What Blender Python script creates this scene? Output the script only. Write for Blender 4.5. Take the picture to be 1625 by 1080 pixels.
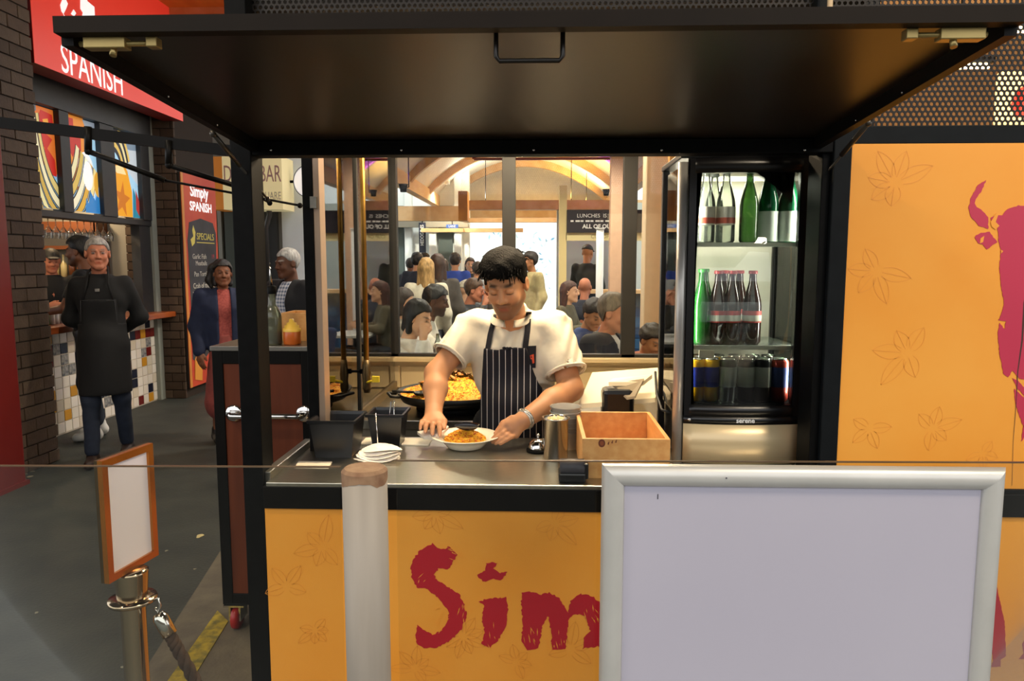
import bpy, bmesh, math, random
import numpy as np
from mathutils import Vector, Matrix
PI = math.pi
for _o in list(bpy.data.objects): bpy.data.objects.remove(_o)
scene = bpy.context.scene
COL = scene.collection
R = math.radians
# ------------------------------------------------------------------ camera
FPX, IW, IH = 1150.0, 1625, 1080
CAM = np.array([0.0, 0.0, 1.6]); PITCH = R(6.2); YAW = R(2.0)
cam = bpy.data.cameras.new('camera'); camo = bpy.data.objects.new('camera', cam); COL.objects.link(camo)
camo.location = CAM; camo.rotation_euler = (R(90) - PITCH, 0, YAW)
cam.sensor_width = 36; cam.lens = 36 * FPX / IW; cam.clip_start = 0.05; cam.clip_end = 200
scene.camera = camo
# ------------------------------------------------------------------ sky and exposure
wd = bpy.data.worlds.new('sky'); scene.world = wd; wd.use_nodes = True
_bg = wd.node_tree.nodes['Background']
_bg.inputs[0].default_value = (0.98, 0.985, 1.0, 1); _bg.inputs[1].default_value = 1.35
vs = scene.view_settings
vs.view_transform = 'Standard'; vs.look = 'None'; vs.gamma = 1.0; vs.use_curve_mapping = False; vs.exposure = 0.45

def lamp(kind, name, loc, power, col=(1, 1, 1), size=0.2, rot=(0, 0, 0), size_y=None, spot=None, blend=0.5):
    l = bpy.data.lights.new(name, kind); l.energy = power; l.color = col
    if kind == 'AREA':
        l.size = size
        if size_y: l.shape = 'RECTANGLE'; l.size_y = size_y
    else: l.shadow_soft_size = size
    if kind == 'SPOT': l.spot_size = spot or R(90); l.spot_blend = blend
    o = bpy.data.objects.new(name, l); COL.objects.link(o); o.location = loc; o.rotation_euler = rot
    return o
WARM = (1.0, 0.72, 0.42)
# daylight falling on the open street at both ends of the hall (the roofs keep it off the kiosk)
_sun = bpy.data.lights.new('sun', 'SUN'); _sun.energy = 2.6; _sun.angle = R(8); _sun.color = (1, .97, .92)
_suno = bpy.data.objects.new('sun', _sun); COL.objects.link(_suno); _suno.rotation_euler = (R(28), R(6), 0); _suno.location = (0, 0, 12)

# ------------------------------------------------------------------ measuring: pixel of the photo -> point on a plane of the place
_f = np.array([-math.sin(YAW) * math.cos(PITCH), math.cos(YAW) * math.cos(PITCH), -math.sin(PITCH)])
_r = np.array([math.cos(YAW), math.sin(YAW), 0.0]); _u = np.cross(_r, _f)
def ray(px, py): return _f + _r * (px - IW / 2) / FPX - _u * (py - IH / 2) / FPX
def onY(px, py, Y): d = ray(px, py); return Vector(CAM + d * (Y / d[1]))
def onZ(px, py, Z): d = ray(px, py); return Vector(CAM + d * ((Z - 1.6) / d[2]))
def onX(px, py, X): d = ray(px, py); return Vector(CAM + d * (X / d[0]))
# ------------------------------------------------------------------ materials
def lin(h):
    if isinstance(h, str):
        h = h.lstrip('#'); c = [int(h[i:i + 2], 16) / 255 for i in (0, 2, 4)]
        return tuple(x / 12.92 if x <= 0.04045 else ((x + 0.055) / 1.055) ** 2.4 for x in c)
    return h
MATS = {}
def M(name, col, rough=0.5, metal=0.0, var=0.0, scale=12.0, bump=0.0, spec=0.5, emit=0.0, col2=None, coat=0.0, stretch=None, bscale=None, trans=0.0, sss=0.0):
    if name in MATS: return MATS[name]
    m = bpy.data.materials.new(name); m.use_nodes = True; nt = m.node_tree; b = nt.nodes['Principled BSDF']
    c = lin(col); b.inputs['Base Color'].default_value = (*c, 1)
    b.inputs['Roughness'].default_value = rough; b.inputs['Metallic'].default_value = metal
    b.inputs['Specular IOR Level'].default_value = spec; b.inputs['Coat Weight'].default_value = coat
    b.inputs['Transmission Weight'].default_value = trans
    if sss: b.inputs['Subsurface Weight'].default_value = sss; b.inputs['Subsurface Radius'].default_value = (0.01, 0.004, 0.002)
    if emit:
        b.inputs['Emission Color'].default_value = (*c, 1); b.inputs['Emission Strength'].default_value = emit
    if var or col2 or bump:
        tc = nt.nodes.new('ShaderNodeTexCoord'); mp = nt.nodes.new('ShaderNodeMapping')
        nt.links.new(tc.outputs['Object'], mp.inputs[0])
        if stretch: mp.inputs['Scale'].default_value = stretch
        nz = nt.nodes.new('ShaderNodeTexNoise'); nz.inputs['Scale'].default_value = scale; nz.inputs['Detail'].default_value = 6
        nt.links.new(mp.outputs[0], nz.inputs['Vector'])
        if var or col2:
            c2 = lin(col2) if col2 else tuple(min(1, x * (1 + var)) for x in c)
            c1 = c if col2 else tuple(x * (1 - var) for x in c)
            rp = nt.nodes.new('ShaderNodeValToRGB'); rp.color_ramp.elements[0].position = 0.34; rp.color_ramp.elements[1].position = 0.66
            rp.color_ramp.elements[0].color = (*c1, 1); rp.color_ramp.elements[1].color = (*c2, 1)
            nt.links.new(nz.outputs[0], rp.inputs[0]); nt.links.new(rp.outputs[0], b.inputs['Base Color'])
        if bump:
            n2 = nz
            if bscale:
                n2 = nt.nodes.new('ShaderNodeTexNoise'); n2.inputs['Scale'].default_value = bscale; nt.links.new(mp.outputs[0], n2.inputs['Vector'])
            bp = nt.nodes.new('ShaderNodeBump'); bp.inputs['Strength'].default_value = bump; bp.inputs['Distance'].default_value = 0.01
            nt.links.new(n2.outputs[0], bp.inputs['Height']); nt.links.new(bp.outputs[0], b.inputs['Normal'])
    MATS[name] = m; return m
def MG(name, tint='#ffffff', refl=1.0, rough=0.02, ior=1.5, body=0.0):
    """thin glass: clear, tinted, with a Fresnel mirror coat; body = share of plain coloured haze"""
    if name in MATS: return MATS[name]
    m = bpy.data.materials.new(name); m.use_nodes = True; nt = m.node_tree; nt.nodes.remove(nt.nodes['Principled BSDF'])
    out = nt.nodes['Material Output']; c = (*lin(tint), 1)
    t = nt.nodes.new('ShaderNodeBsdfTransparent'); t.inputs[0].default_value = c
    g = nt.nodes.new('ShaderNodeBsdfGlossy'); g.inputs['Roughness'].default_value = rough
    fr = nt.nodes.new('ShaderNodeFresnel'); fr.inputs[0].default_value = ior
    mu = nt.nodes.new('ShaderNodeMath'); mu.operation = 'MULTIPLY'; mu.inputs[1].default_value = refl; mu.use_clamp = True
    nt.links.new(fr.outputs[0], mu.inputs[0])
    first = t
    if body:
        d = nt.nodes.new('ShaderNodeBsdfDiffuse'); d.inputs[0].default_value = c
        mb = nt.nodes.new('ShaderNodeMixShader'); mb.inputs[0].default_value = body
        nt.links.new(t.outputs[0], mb.inputs[1]); nt.links.new(d.outputs[0], mb.inputs[2]); first = mb
    mx = nt.nodes.new('ShaderNodeMixShader'); nt.links.new(mu.outputs[0], mx.inputs[0])
    nt.links.new(first.outputs[0], mx.inputs[1]); nt.links.new(g.outputs[0], mx.inputs[2]); nt.links.new(mx.outputs[0], out.inputs[0])
    MATS[name] = m; return m
def MV(name, rough=0.5, spec=0.4, sss=0.0):
    """colour read from the mesh's own paint attribute (skin, lips, brows)"""
    if name in MATS: return MATS[name]
    m = M(name, '#ffffff', rough, spec=spec, sss=sss); nt = m.node_tree
    a = nt.nodes.new('ShaderNodeAttribute'); a.attribute_name = 'Col'
    nt.links.new(a.outputs[0], nt.nodes['Principled BSDF'].inputs['Base Color']); return m
def MS(name, base, stripe, freq, width, axis=0, rough=0.8, check=False, off=0.0):
    """woven stripes / checks along an object axis"""
    if name in MATS: return MATS[name]
    m = M(name, base, rough); nt = m.node_tree; b = nt.nodes['Principled BSDF']
    tc = nt.nodes.new('ShaderNodeTexCoord'); sp = nt.nodes.new('ShaderNodeSeparateXYZ'); nt.links.new(tc.outputs['Object'], sp.inputs[0])
    def band(ax):
        a = nt.nodes.new('ShaderNodeMath'); a.operation = 'MULTIPLY_ADD'; a.inputs[1].default_value = freq; a.inputs[2].default_value = 100 + off
        nt.links.new(sp.outputs[ax], a.inputs[0])
        f = nt.nodes.new('ShaderNodeMath'); f.operation = 'FRACT'; nt.links.new(a.outputs[0], f.inputs[0])
        l = nt.nodes.new('ShaderNodeMath'); l.operation = 'LESS_THAN'; l.inputs[1].default_value = width; nt.links.new(f.outputs[0], l.inputs[0]); return l
    v = band(axis)
    if check:
        w = band(2); ad = nt.nodes.new('ShaderNodeMath'); ad.operation = 'MULTIPLY_ADD'; ad.inputs[1].default_value = 0.5; ad.inputs[2].default_value = 0
        s2 = nt.nodes.new('ShaderNodeMath'); s2.operation = 'ADD'; nt.links.new(v.outputs[0], s2.inputs[0]); nt.links.new(w.outputs[0], s2.inputs[1])
        nt.links.new(s2.outputs[0], ad.inputs[0]); v = ad
    mx = nt.nodes.new('ShaderNodeMix'); mx.data_type = 'RGBA'; nt.links.new(v.outputs[0], mx.inputs[0])
    mx.inputs[6].default_value = (*lin(base), 1); mx.inputs[7].default_value = (*lin(stripe), 1)
    nt.links.new(mx.outputs[2], b.inputs['Base Color']); return m
# ------------------------------------------------------------------ things and meshes
def tag(o, label=None, cat=None, group=None, kind=None):
    if label: o['label'] = label
    if cat: o['category'] = cat
    if group: o['group'] = group
    if kind: o['kind'] = kind
    return o
def thing(name, label, cat, loc=(0, 0, 0), rz=0.0, group=None):
    o = bpy.data.objects.new(name, None); COL.objects.link(o); o.location = loc; o.rotation_euler = (0, 0, rz); o.empty_display_size = 0.1
    return tag(o, label, cat, group)
def setting(name, loc=(0, 0, 0)):
    o = bpy.data.objects.new(name, None); COL.objects.link(o); o.location = loc; o.empty_display_size = 0.1; o['kind'] = 'structure'; return o
def copy_tree(o, parent=None, loc=None, rz=None, label=None):
    c = o.copy(); COL.objects.link(c); c.parent = parent
    if loc is not None: c.location = loc
    if rz is not None: c.rotation_euler = (0, 0, rz)
    if label: c['label'] = label
    for ch in list(o.children): copy_tree(ch, c)
    return c
def rootloc(p):
    v = Vector((0, 0, 0))
    while p is not None: v = v + Vector(p.location); p = p.parent
    return v
def frame(d):
    d = Vector(d).normalized(); a = Vector((0, 0, 1)) if abs(d.z) < 0.95 else Vector((1, 0, 0))
    u = d.cross(a).normalized(); return u, d.cross(u).normalized()
class MB:
    def __init__(s): s.v = []; s.f = []; s.m = []; s.sm = []
    def add(s, vs, fs, mi=0, smooth=False):
        n = len(s.v); s.v += [Vector(v) for v in vs]
        for f in fs: s.f.append([n + i for i in f]); s.m.append(mi); s.sm.append(smooth)
        return s
    def box(s, x0, x1, y0, y1, z0, z1, mi=0, bev=0.0, rot=None, about=None):
        if x0 > x1: x0, x1 = x1, x0
        if y0 > y1: y0, y1 = y1, y0
        if z0 > z1: z0, z1 = z1, z0
        if bev <= 0:
            vs = [(x, y, z) for z in (z0, z1) for y in (y0, y1) for x in (x0, x1)]
            fs = [(0, 2, 3, 1), (4, 5, 7, 6), (0, 1, 5, 4), (2, 6, 7, 3), (0, 4, 6, 2), (1, 3, 7, 5)]
        else:
            bm = bmesh.new(); bmesh.ops.create_cube(bm, size=1)
            for v in bm.verts: v.co = Vector(((x0 + x1) / 2 + v.co.x * (x1 - x0), (y0 + y1) / 2 + v.co.y * (y1 - y0), (z0 + z1) / 2 + v.co.z * (z1 - z0)))
            bmesh.ops.bevel(bm, geom=bm.edges[:], offset=bev, segments=2, affect='EDGES', profile=0.5)
            bm.verts.index_update(); vs = [v.co.copy() for v in bm.verts]; fs = [[v.index for v in f.verts] for f in bm.faces]; bm.free()
        if rot is not None:
            a = Vector(about); vs = [a + rot @ (Vector(v) - a) for v in vs]
        return s.add(vs, fs, mi)
    def tube(s, pts, r, n=10, mi=0, cap=True, smooth=True):
        pts = [Vector(p) for p in pts]; rs = r if isinstance(r, (list, tuple)) else [r] * len(pts)
        rings = []; u = None
        for i, p in enumerate(pts):
            d = (pts[min(i + 1, len(pts) - 1)] - pts[max(i - 1, 0)]).normalized()
            if u is None: u, w = frame(d)
            else:
                u = (u - d * u.dot(d))
                u = u.normalized() if u.length > 1e-6 else frame(d)[0]
                w = d.cross(u).normalized()
            rings.append([p + (u * math.cos(2 * PI * k / n) + w * math.sin(2 * PI * k / n)) * rs[i] for k in range(n)])
        vs = [v for rg in rings for v in rg]; fs = []
        for i in range(len(rings) - 1):
            for k in range(n):
                a, b = i * n + k, i * n + (k + 1) % n; fs.append((a, b, b + n, a + n))
        s.add(vs, fs, mi, smooth)
        if cap:
            s.add(rings[0], [list(range(n))[::-1]], mi); s.add(rings[-1], [list(range(n))], mi)
        return s
    def lathe(s, prof, c=(0, 0, 0), n=24, mi=0, smooth=True, sx=1, sy=1, rot=None):
        c = Vector(c); vs = []; fs = []
        for r, z in prof:
            for k in range(n):
                p = Vector((r * sx * math.cos(2 * PI * k / n), r * sy * math.sin(2 * PI * k / n), z))
                vs.append(c + (rot @ p if rot is not None else p))
        for i in range(len(prof) - 1):
            for k in range(n):
                a, b = i * n + k, i * n + (k + 1) % n; fs.append((a, b, b + n, a + n))
        return s.add(vs, fs, mi, smooth)
    def poly(s, pts, thick=0.0, nrm=(0, -1, 0), mi=0):
        """flat outline (3-D points) with a little thickness towards nrm"""
        pts = [Vector(p) for p in pts]; n = len(pts); nv = Vector(nrm) * thick
        from mathutils.geometry import tessellate_polygon
        tri = tessellate_polygon([pts]); top = [p + nv for p in pts]
        s.add(top, [list(t) for t in tri], mi)
        if thick: s.add(pts + top, [(i, (i + 1) % n, n + (i + 1) % n, n + i) for i in range(n)], mi)
        return s
    def sphere(s, c, r, n=12, mi=0, sc=(1, 1, 1), rot=None):
        c = Vector(c); vs = []; fs = []; h = n // 2
        for i in range(h + 1):
            th = PI * i / h
            for k in range(n):
                p = Vector((r * sc[0] * math.sin(th) * math.cos(2 * PI * k / n), r * sc[1] * math.sin(th) * math.sin(2 * PI * k / n), r * sc[2] * math.cos(th)))
                vs.append(c + (rot @ p if rot is not None else p))
        for i in range(h):
            for k in range(n):
                a, b = i * n + k, i * n + (k + 1) % n; fs.append((a, a + n, b + n, b))
        return s.add(vs, fs, mi, True)
    def build(s, name, mats, parent=None, world=True, label=None, fixn=True):
        off = rootloc(parent) if (world and parent is not None) else Vector((0, 0, 0))
        me = bpy.data.meshes.new(name); me.from_pydata([tuple(v - off) for v in s.v], [], s.f)
        if not isinstance(mats, (list, tuple)): mats = [mats]
        for m in mats: me.materials.append(m)
        me.polygons.foreach_set('material_index', s.m); me.polygons.foreach_set('use_smooth', s.sm)
        if fixn:
            bm = bmesh.new(); bm.from_mesh(me); bmesh.ops.remove_doubles(bm, verts=bm.verts, dist=1e-6); bmesh.ops.recalc_face_normals(bm, faces=bm.faces); bm.to_mesh(me); bm.free()
        me.update(); o = bpy.data.objects.new(name, me); COL.objects.link(o); o.parent = parent
        if label: o['label'] = label
        return o
def one(name, mb, mat, label, cat, loc, rz=0.0, group=None, world=True):
    """a thing that is one mesh, origin at its base"""
    off = Vector(loc)
    if world: mb.v = [v - off for v in mb.v]
    o = mb.build(name, mat, None, False); o.location = loc; o.rotation_euler = (0, 0, rz); return tag(o, label, cat, group)
def struct(name, mb, mat, parent=None):
    o = mb.build(name, mat, parent)
    if parent is None: o['kind'] = 'structure'
    return o
def text(body, size, mat, parent, loc, rot, name='lettering', extrude=0.001, sx=1.0, align='CENTER', world=True, shear=0.0, bold=0.0):
    cu = bpy.data.curves.new('t', 'FONT'); cu.body = body; cu.size = size; cu.extrude = extrude; cu.align_x = align; cu.align_y = 'CENTER'; cu.shear = shear; cu.offset = bold; cu.resolution_u = 3
    to = bpy.data.objects.new('t', cu); COL.objects.link(to)
    dg = bpy.context.evaluated_depsgraph_get(); me = bpy.data.meshes.new_from_object(to.evaluated_get(dg))
    bpy.data.objects.remove(to); bpy.data.curves.remove(cu)
    o = bpy.data.objects.new(name, me); COL.objects.link(o); me.materials.clear(); me.materials.append(mat); me.name = name
    for v in me.vertices: v.co.x *= sx
    o.parent = parent; o.location = Vector(loc) - (rootloc(parent) if world and parent is not None else Vector((0, 0, 0))); o.rotation_euler = rot
    return o
FRONT = (R(90), 0, 0)          # lettering that faces the camera
EAST = (R(90), 0, R(90))       # lettering on a wall that faces +X
# ------------------------------------------------------------------ organic shapes: signed distances and surface nets
def rc(a, b, ra, rb):
    a = np.array(a, np.float32); b = np.array(b, np.float32); ba = b - a; L = float(ba @ ba) + 1e-9
    def f(X, Y, Z):
        px, py, pz = X - a[0], Y - a[1], Z - a[2]
        t = np.clip((px * ba[0] + py * ba[1] + pz * ba[2]) / L, 0, 1)
        return np.sqrt((px - t * ba[0]) ** 2 + (py - t * ba[1]) ** 2 + (pz - t * ba[2]) ** 2) - (ra + t * (rb - ra))
    m = max(ra, rb); f.lo = np.minimum(a, b) - m; f.hi = np.maximum(a, b) + m; return f
def ell(c, r, rot=None):
    c = np.array(c, np.float32); r = np.array(r, np.float32); Rm = None if rot is None else np.array(rot, np.float32)
    def f(X, Y, Z):
        px, py, pz = X - c[0], Y - c[1], Z - c[2]
        if Rm is not None:
            px, py, pz = (Rm[0, 0] * px + Rm[1, 0] * py + Rm[2, 0] * pz, Rm[0, 1] * px + Rm[1, 1] * py + Rm[2, 1] * pz, Rm[0, 2] * px + Rm[1, 2] * py + Rm[2, 2] * pz)
        k0 = np.sqrt((px / r[0]) ** 2 + (py / r[1]) ** 2 + (pz / r[2]) ** 2); k1 = np.sqrt((px / r[0] ** 2) ** 2 + (py / r[1] ** 2) ** 2 + (pz / r[2] ** 2) ** 2)
        return k0 * (k0 - 1) / (k1 + 1e-9)
    m = r if Rm is None else np.full(3, r.max()); f.lo = c - m; f.hi = c + m; return f
def smin(a, b, k):
    h = np.clip(0.5 + 0.5 * (b - a) / k, 0, 1); return b + (a - b) * h - k * h * (1 - h)
def uni(fs, k=0.02):
    def f(X, Y, Z):
        d = fs[0](X, Y, Z)
        for g in fs[1:]: d = smin(d, g(X, Y, Z), k)
        return d
    f.lo = np.min([g.lo for g in fs], 0); f.hi = np.max([g.hi for g in fs], 0); return f
def cut(f, *gs):
    """keep f where every g < 0"""
    def h(X, Y, Z):
        d = f(X, Y, Z)
        for g in gs: d = np.maximum(d, g(X, Y, Z))
        return d
    h.lo, h.hi = f.lo, f.hi; return h
def carve(f, g, k=0.008):
    def h(X, Y, Z): return -smin(-f(X, Y, Z), g(X, Y, Z), k)
    h.lo, h.hi = f.lo, f.hi; return h
def grow(f, t, wr=0.0, fq=30.0, ph=0.0):
    def h(X, Y, Z):
        d = f(X, Y, Z) - t
        if wr: d = d + wr * (np.sin(X * fq + 1.7 * np.sin(Z * fq * .6 + ph)) * np.sin(Z * fq * .7 + 2 * np.sin(Y * fq * .5 + ph)))
        return d
    h.lo, h.hi = f.lo - t - wr, f.hi + t + wr; return h
def half(n, d):
    """half space: n . p < d"""
    n = np.array(n, np.float32); n = n / np.linalg.norm(n)
    def f(X, Y, Z): return X * n[0] + Y * n[1] + Z * n[2] - d
    return f
def plane_at(p, n):
    n = np.array(n, float); n = n / np.linalg.norm(n); return half(n, float(np.dot(n, p)))
def nets(f, h, lo=None, hi=None):
    lo = (f.lo if lo is None else np.array(lo)) - 2 * h; hi = (f.hi if hi is None else np.array(hi)) + 2 * h
    ax = [np.arange(lo[i], hi[i] + h, h, dtype=np.float32) for i in range(3)]
    X, Y, Z = ax[0][:, None, None], ax[1][None, :, None], ax[2][None, None, :]
    D = np.broadcast_to(f(X, Y, Z), (len(ax[0]), len(ax[1]), len(ax[2]))).astype(np.float32)
    S = D < 0; nx, ny, nz = [n - 1 for n in D.shape]
    cs = np.zeros((nx, ny, nz), np.int8)
    for i in (0, 1):
        for j in (0, 1):
            for k in (0, 1): cs += S[i:nx + i, j:ny + j, k:nz + k]
    act = (cs > 0) & (cs < 8); I, J, K = np.nonzero(act); n = len(I)
    if n == 0: return np.zeros((0, 3)), np.zeros((0, 4), int)
    idx = np.full((nx, ny, nz), -1, np.int64); idx[I, J, K] = np.arange(n)
    acc = np.zeros((n, 3)); cnt = np.zeros(n); cor = [(i, j, k) for i in (0, 1) for j in (0, 1) for k in (0, 1)]
    for a in cor:
        for b in cor:
            if sum(b) - sum(a) == 1 and all(q >= p for p, q in zip(a, b)):
                da = D[I + a[0], J + a[1], K + a[2]]; db = D[I + b[0], J + b[1], K + b[2]]; c = (da < 0) != (db < 0)
                t = np.where(c, da / np.where(c, da - db, 1), 0)
                for q in range(3): acc[:, q] += np.where(c, a[q] + t * (b[q] - a[q]), 0)
                cnt += c
    V = lo + h * (np.stack([I, J, K], 1) + acc / cnt[:, None]); F = []
    for axn in range(3):
        A = [slice(None)] * 3; B = [slice(None)] * 3; A[axn] = slice(0, -1); B[axn] = slice(1, None)
        ch = S[tuple(A)] != S[tuple(B)]; p = np.stack(np.nonzero(ch), 1); u, v = (axn + 1) % 3, (axn + 2) % 3
        dims = (nx, ny, nz); ok = (p[:, u] > 0) & (p[:, v] > 0) & (p[:, u] < dims[u]) & (p[:, v] < dims[v]) & (p[:, axn] < dims[axn]); p = p[ok]
        if len(p) == 0: continue
        def cell(du, dv):
            q = p.copy(); q[:, u] -= du; q[:, v] -= dv; return idx[q[:, 0], q[:, 1], q[:, 2]]
        q = np.stack([cell(0, 0), cell(1, 0), cell(1, 1), cell(0, 1)], 1); sg = S[p[:, 0], p[:, 1], p[:, 2]]
        q[~sg] = q[~sg][:, ::-1]; F.append(q)
    F = np.concatenate(F); F = F[(F >= 0).all(1)]; return V, F
def skin_mesh(name, parts, mat, parent=None, colfn=None, label=None):
    """parts: list of (V, F); joined into one mesh object; colfn(V) gives paint"""
    n = 0; Vs = []; Fs = []
    for V, F in parts:
        if len(V) == 0: continue
        Vs.append(V); Fs.append(F + n); n += len(V)
    V = np.concatenate(Vs); F = np.concatenate(Fs)
    me = bpy.data.meshes.new(name); me.vertices.add(len(V)); me.vertices.foreach_set('co', V.astype(np.float32).ravel())
    me.loops.add(F.size); me.loops.foreach_set('vertex_index', F.astype(np.int32).ravel()); me.polygons.add(len(F))
    me.polygons.foreach_set('loop_start', np.arange(0, F.size, 4, dtype=np.int32)); me.polygons.foreach_set('loop_total', np.full(len(F), 4, np.int32))
    me.polygons.foreach_set('use_smooth', np.ones(len(F), bool)); me.update(calc_edges=True); me.validate(); me.materials.append(mat)
    if colfn is not None:
        ca = me.color_attributes.new('Col', 'FLOAT_COLOR', 'POINT'); c = np.ones((len(V), 4), np.float32); c[:, :3] = colfn(V); ca.data.foreach_set('color', c.ravel())
    o = bpy.data.objects.new(name, me); COL.objects.link(o); o.parent = parent
    if label: o['label'] = label
    return o
def rotm(yaw=0, pitch=0, roll=0):
    """head frame: x = its left, y = where it looks, z up; yaw 0 looks along -Y"""
    return np.array((Matrix.Rotation(yaw + PI, 3, 'Z') @ Matrix.Rotation(-pitch, 3, 'X') @ Matrix.Rotation(roll, 3, 'Y')))
class Head:
    """a head with face, ears and hair around centre c (between the ears), sized s"""
    def __init__(s, c, Rm, sc=1.0):
        s.c = np.array(c, float); s.R = np.array(Rm, float); s.k = sc
    def w(s, p): return s.c + s.R @ (np.array(p, float) * s.k)
    def e(s, p, r): return ell(s.w(p), np.array(r) * s.k, s.R)
    def t(s, a, b, ra, rb): return rc(s.w(a), s.w(b), ra * s.k, rb * s.k)
    def skull(s): return uni([s.e((0, -.014, .036), (.074, .094, .086)), s.e((0, .022, -.035), (.062, .070, .088))], .03)
    def face(s, closed=False, fat=1.0):
        f = uni([s.skull(), s.t((.045 * fat, .0, -.055), (.012, .068, -.098), .026, .022), s.t((-.045 * fat, .0, -.055), (-.012, .068, -.098), .026, .022),
                 s.e((.034, .066, -.028), (.024, .022, .024)), s.e((-.034, .066, -.028), (.024, .022, .024))], .022)
        for x in (-.031, .031): f = carve(f, s.e((x, .102, .006), (.017, .016, .012)), .014)
        f = uni([f, s.t((-.04, .078, .024), (-.014, .087, .024), .008, .009), s.t((.04, .078, .024), (.014, .087, .024), .008, .009),
                 s.t((0, .088, .014), (0, .108, -.026), .008, .0115), s.e((.012, .096, -.03), (.009, .011, .008)), s.e((-.012, .096, -.03), (.009, .011, .008))], .009)
        for x in (-.031, .031): f = uni([f, s.e((x, .079, .006), (.0145, .0135, .0125 if closed else .011))], .004)
        f = uni([f, s.t((-.02, .083, -.060), (.02, .083, -.060), .0065, .0065), s.t((-.008, .089, -.058), (.008, .089, -.058), .0065, .0065), s.t((-.014, .084, -.071), (.014, .084, -.071), .0075, .0075)], .007)
        f = carve(f, s.t((-.024, .097, -.0655), (.024, .097, -.0655), .0022, .0022), .004)
        for x in (-1, 1): f = uni([f, carve(s.e((x * .079, -.004, -.004), (.011, .021, .032)), s.e((x * .092, .004, -.002), (.008, .012, .019)), .006)], .008)
        return f
    def neck(s, base, r0=.052, r1=.062): return rc(s.w((0, -.02, -.07)), base, r0, r1)
    def local(s, V): return ((V - s.c) @ s.R) / s.k
    def hair(s, style, h):
        sk = s.skull(); cen = s.c; f = None
        def loc(fn):
            Rm = s.R.astype(np.float32); k = s.k
            def g(X, Y, Z):
                px, py, pz = X - cen[0], Y - cen[1], Z - cen[2]
                return fn((Rm[0, 0] * px + Rm[1, 0] * py + Rm[2, 0] * pz) / k, (Rm[0, 1] * px + Rm[1, 1] * py + Rm[2, 1] * pz) / k, (Rm[0, 2] * px + Rm[1, 2] * py + Rm[2, 2] * pz) / k) * k
            return g
        if style in ('short', 'crop', 'quiff'):
            t = {'short': .018, 'crop': .009, 'quiff': .017}[style]
            g = grow(sk, t * s.k, (.0055 if style == 'short' else .003) * s.k, 62 / s.k)
            # hairline: above the brow in front, over the ears at the sides, down to the nape behind
            hl = loc(lambda x, y, z: np.interp(y, [-.1, -.05, -.025, .03, .058], [-.075, -.065, .008, .028, .066]).astype(np.float32) - z)
            f = cut(g, hl)
            if style == 'quiff': f = uni([f, s.t((-.05, .068, .082), (.05, .074, .085), .024, .026), s.t((-.045, .03, .112), (.045, .035, .114), .024, .024)], .02)
        elif style == 'long':
            g = grow(sk, .014 * s.k, .003 * s.k, 70 / s.k)
            hl = loc(lambda x, y, z: np.interp(y, [-.03, -.005, .02, .06], [-.15, -.06, .03, .072]).astype(np.float32) - z)
            f = uni([cut(g, hl), s.t((.055, -.045, .0), (.07, -.055, -.2), .04, .032), s.t((-.055, -.045, .0), (-.07, -.055, -.2), .04, .032), s.t((0, -.075, .0), (0, -.085, -.24), .05, .04)], .03)
        elif style == 'bob':
            g = grow(sk, .016 * s.k, .003 * s.k, 70 / s.k)
            hl = loc(lambda x, y, z: np.interp(y, [-.03, -.005, .02, .06], [-.15, -.06, .03, .072]).astype(np.float32) - z)
            f = uni([cut(g, hl), s.t((.06, -.03, .0), (.066, -.01, -.1), .034, .024), s.t((-.06, -.03, .0), (-.066, -.01, -.1), .034, .024), s.t((0, -.07, .0), (0, -.075, -.1), .05, .035)], .03)
        elif style == 'cap':
            g = grow(sk, .012 * s.k)
            hl = loc(lambda x, y, z: .045 - z)
            f = uni([cut(g, hl), s.e((0, .11, .052), (.06, .055, .008))], .008)
        elif style == 'bald':
            g = grow(sk, .005 * s.k, .001, 80)
            hl = loc(lambda x, y, z: np.maximum(z - .05, np.where(y > .0, .05, -.06 - z)))
            f = cut(g, hl)
        return nets(f, h)
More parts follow.
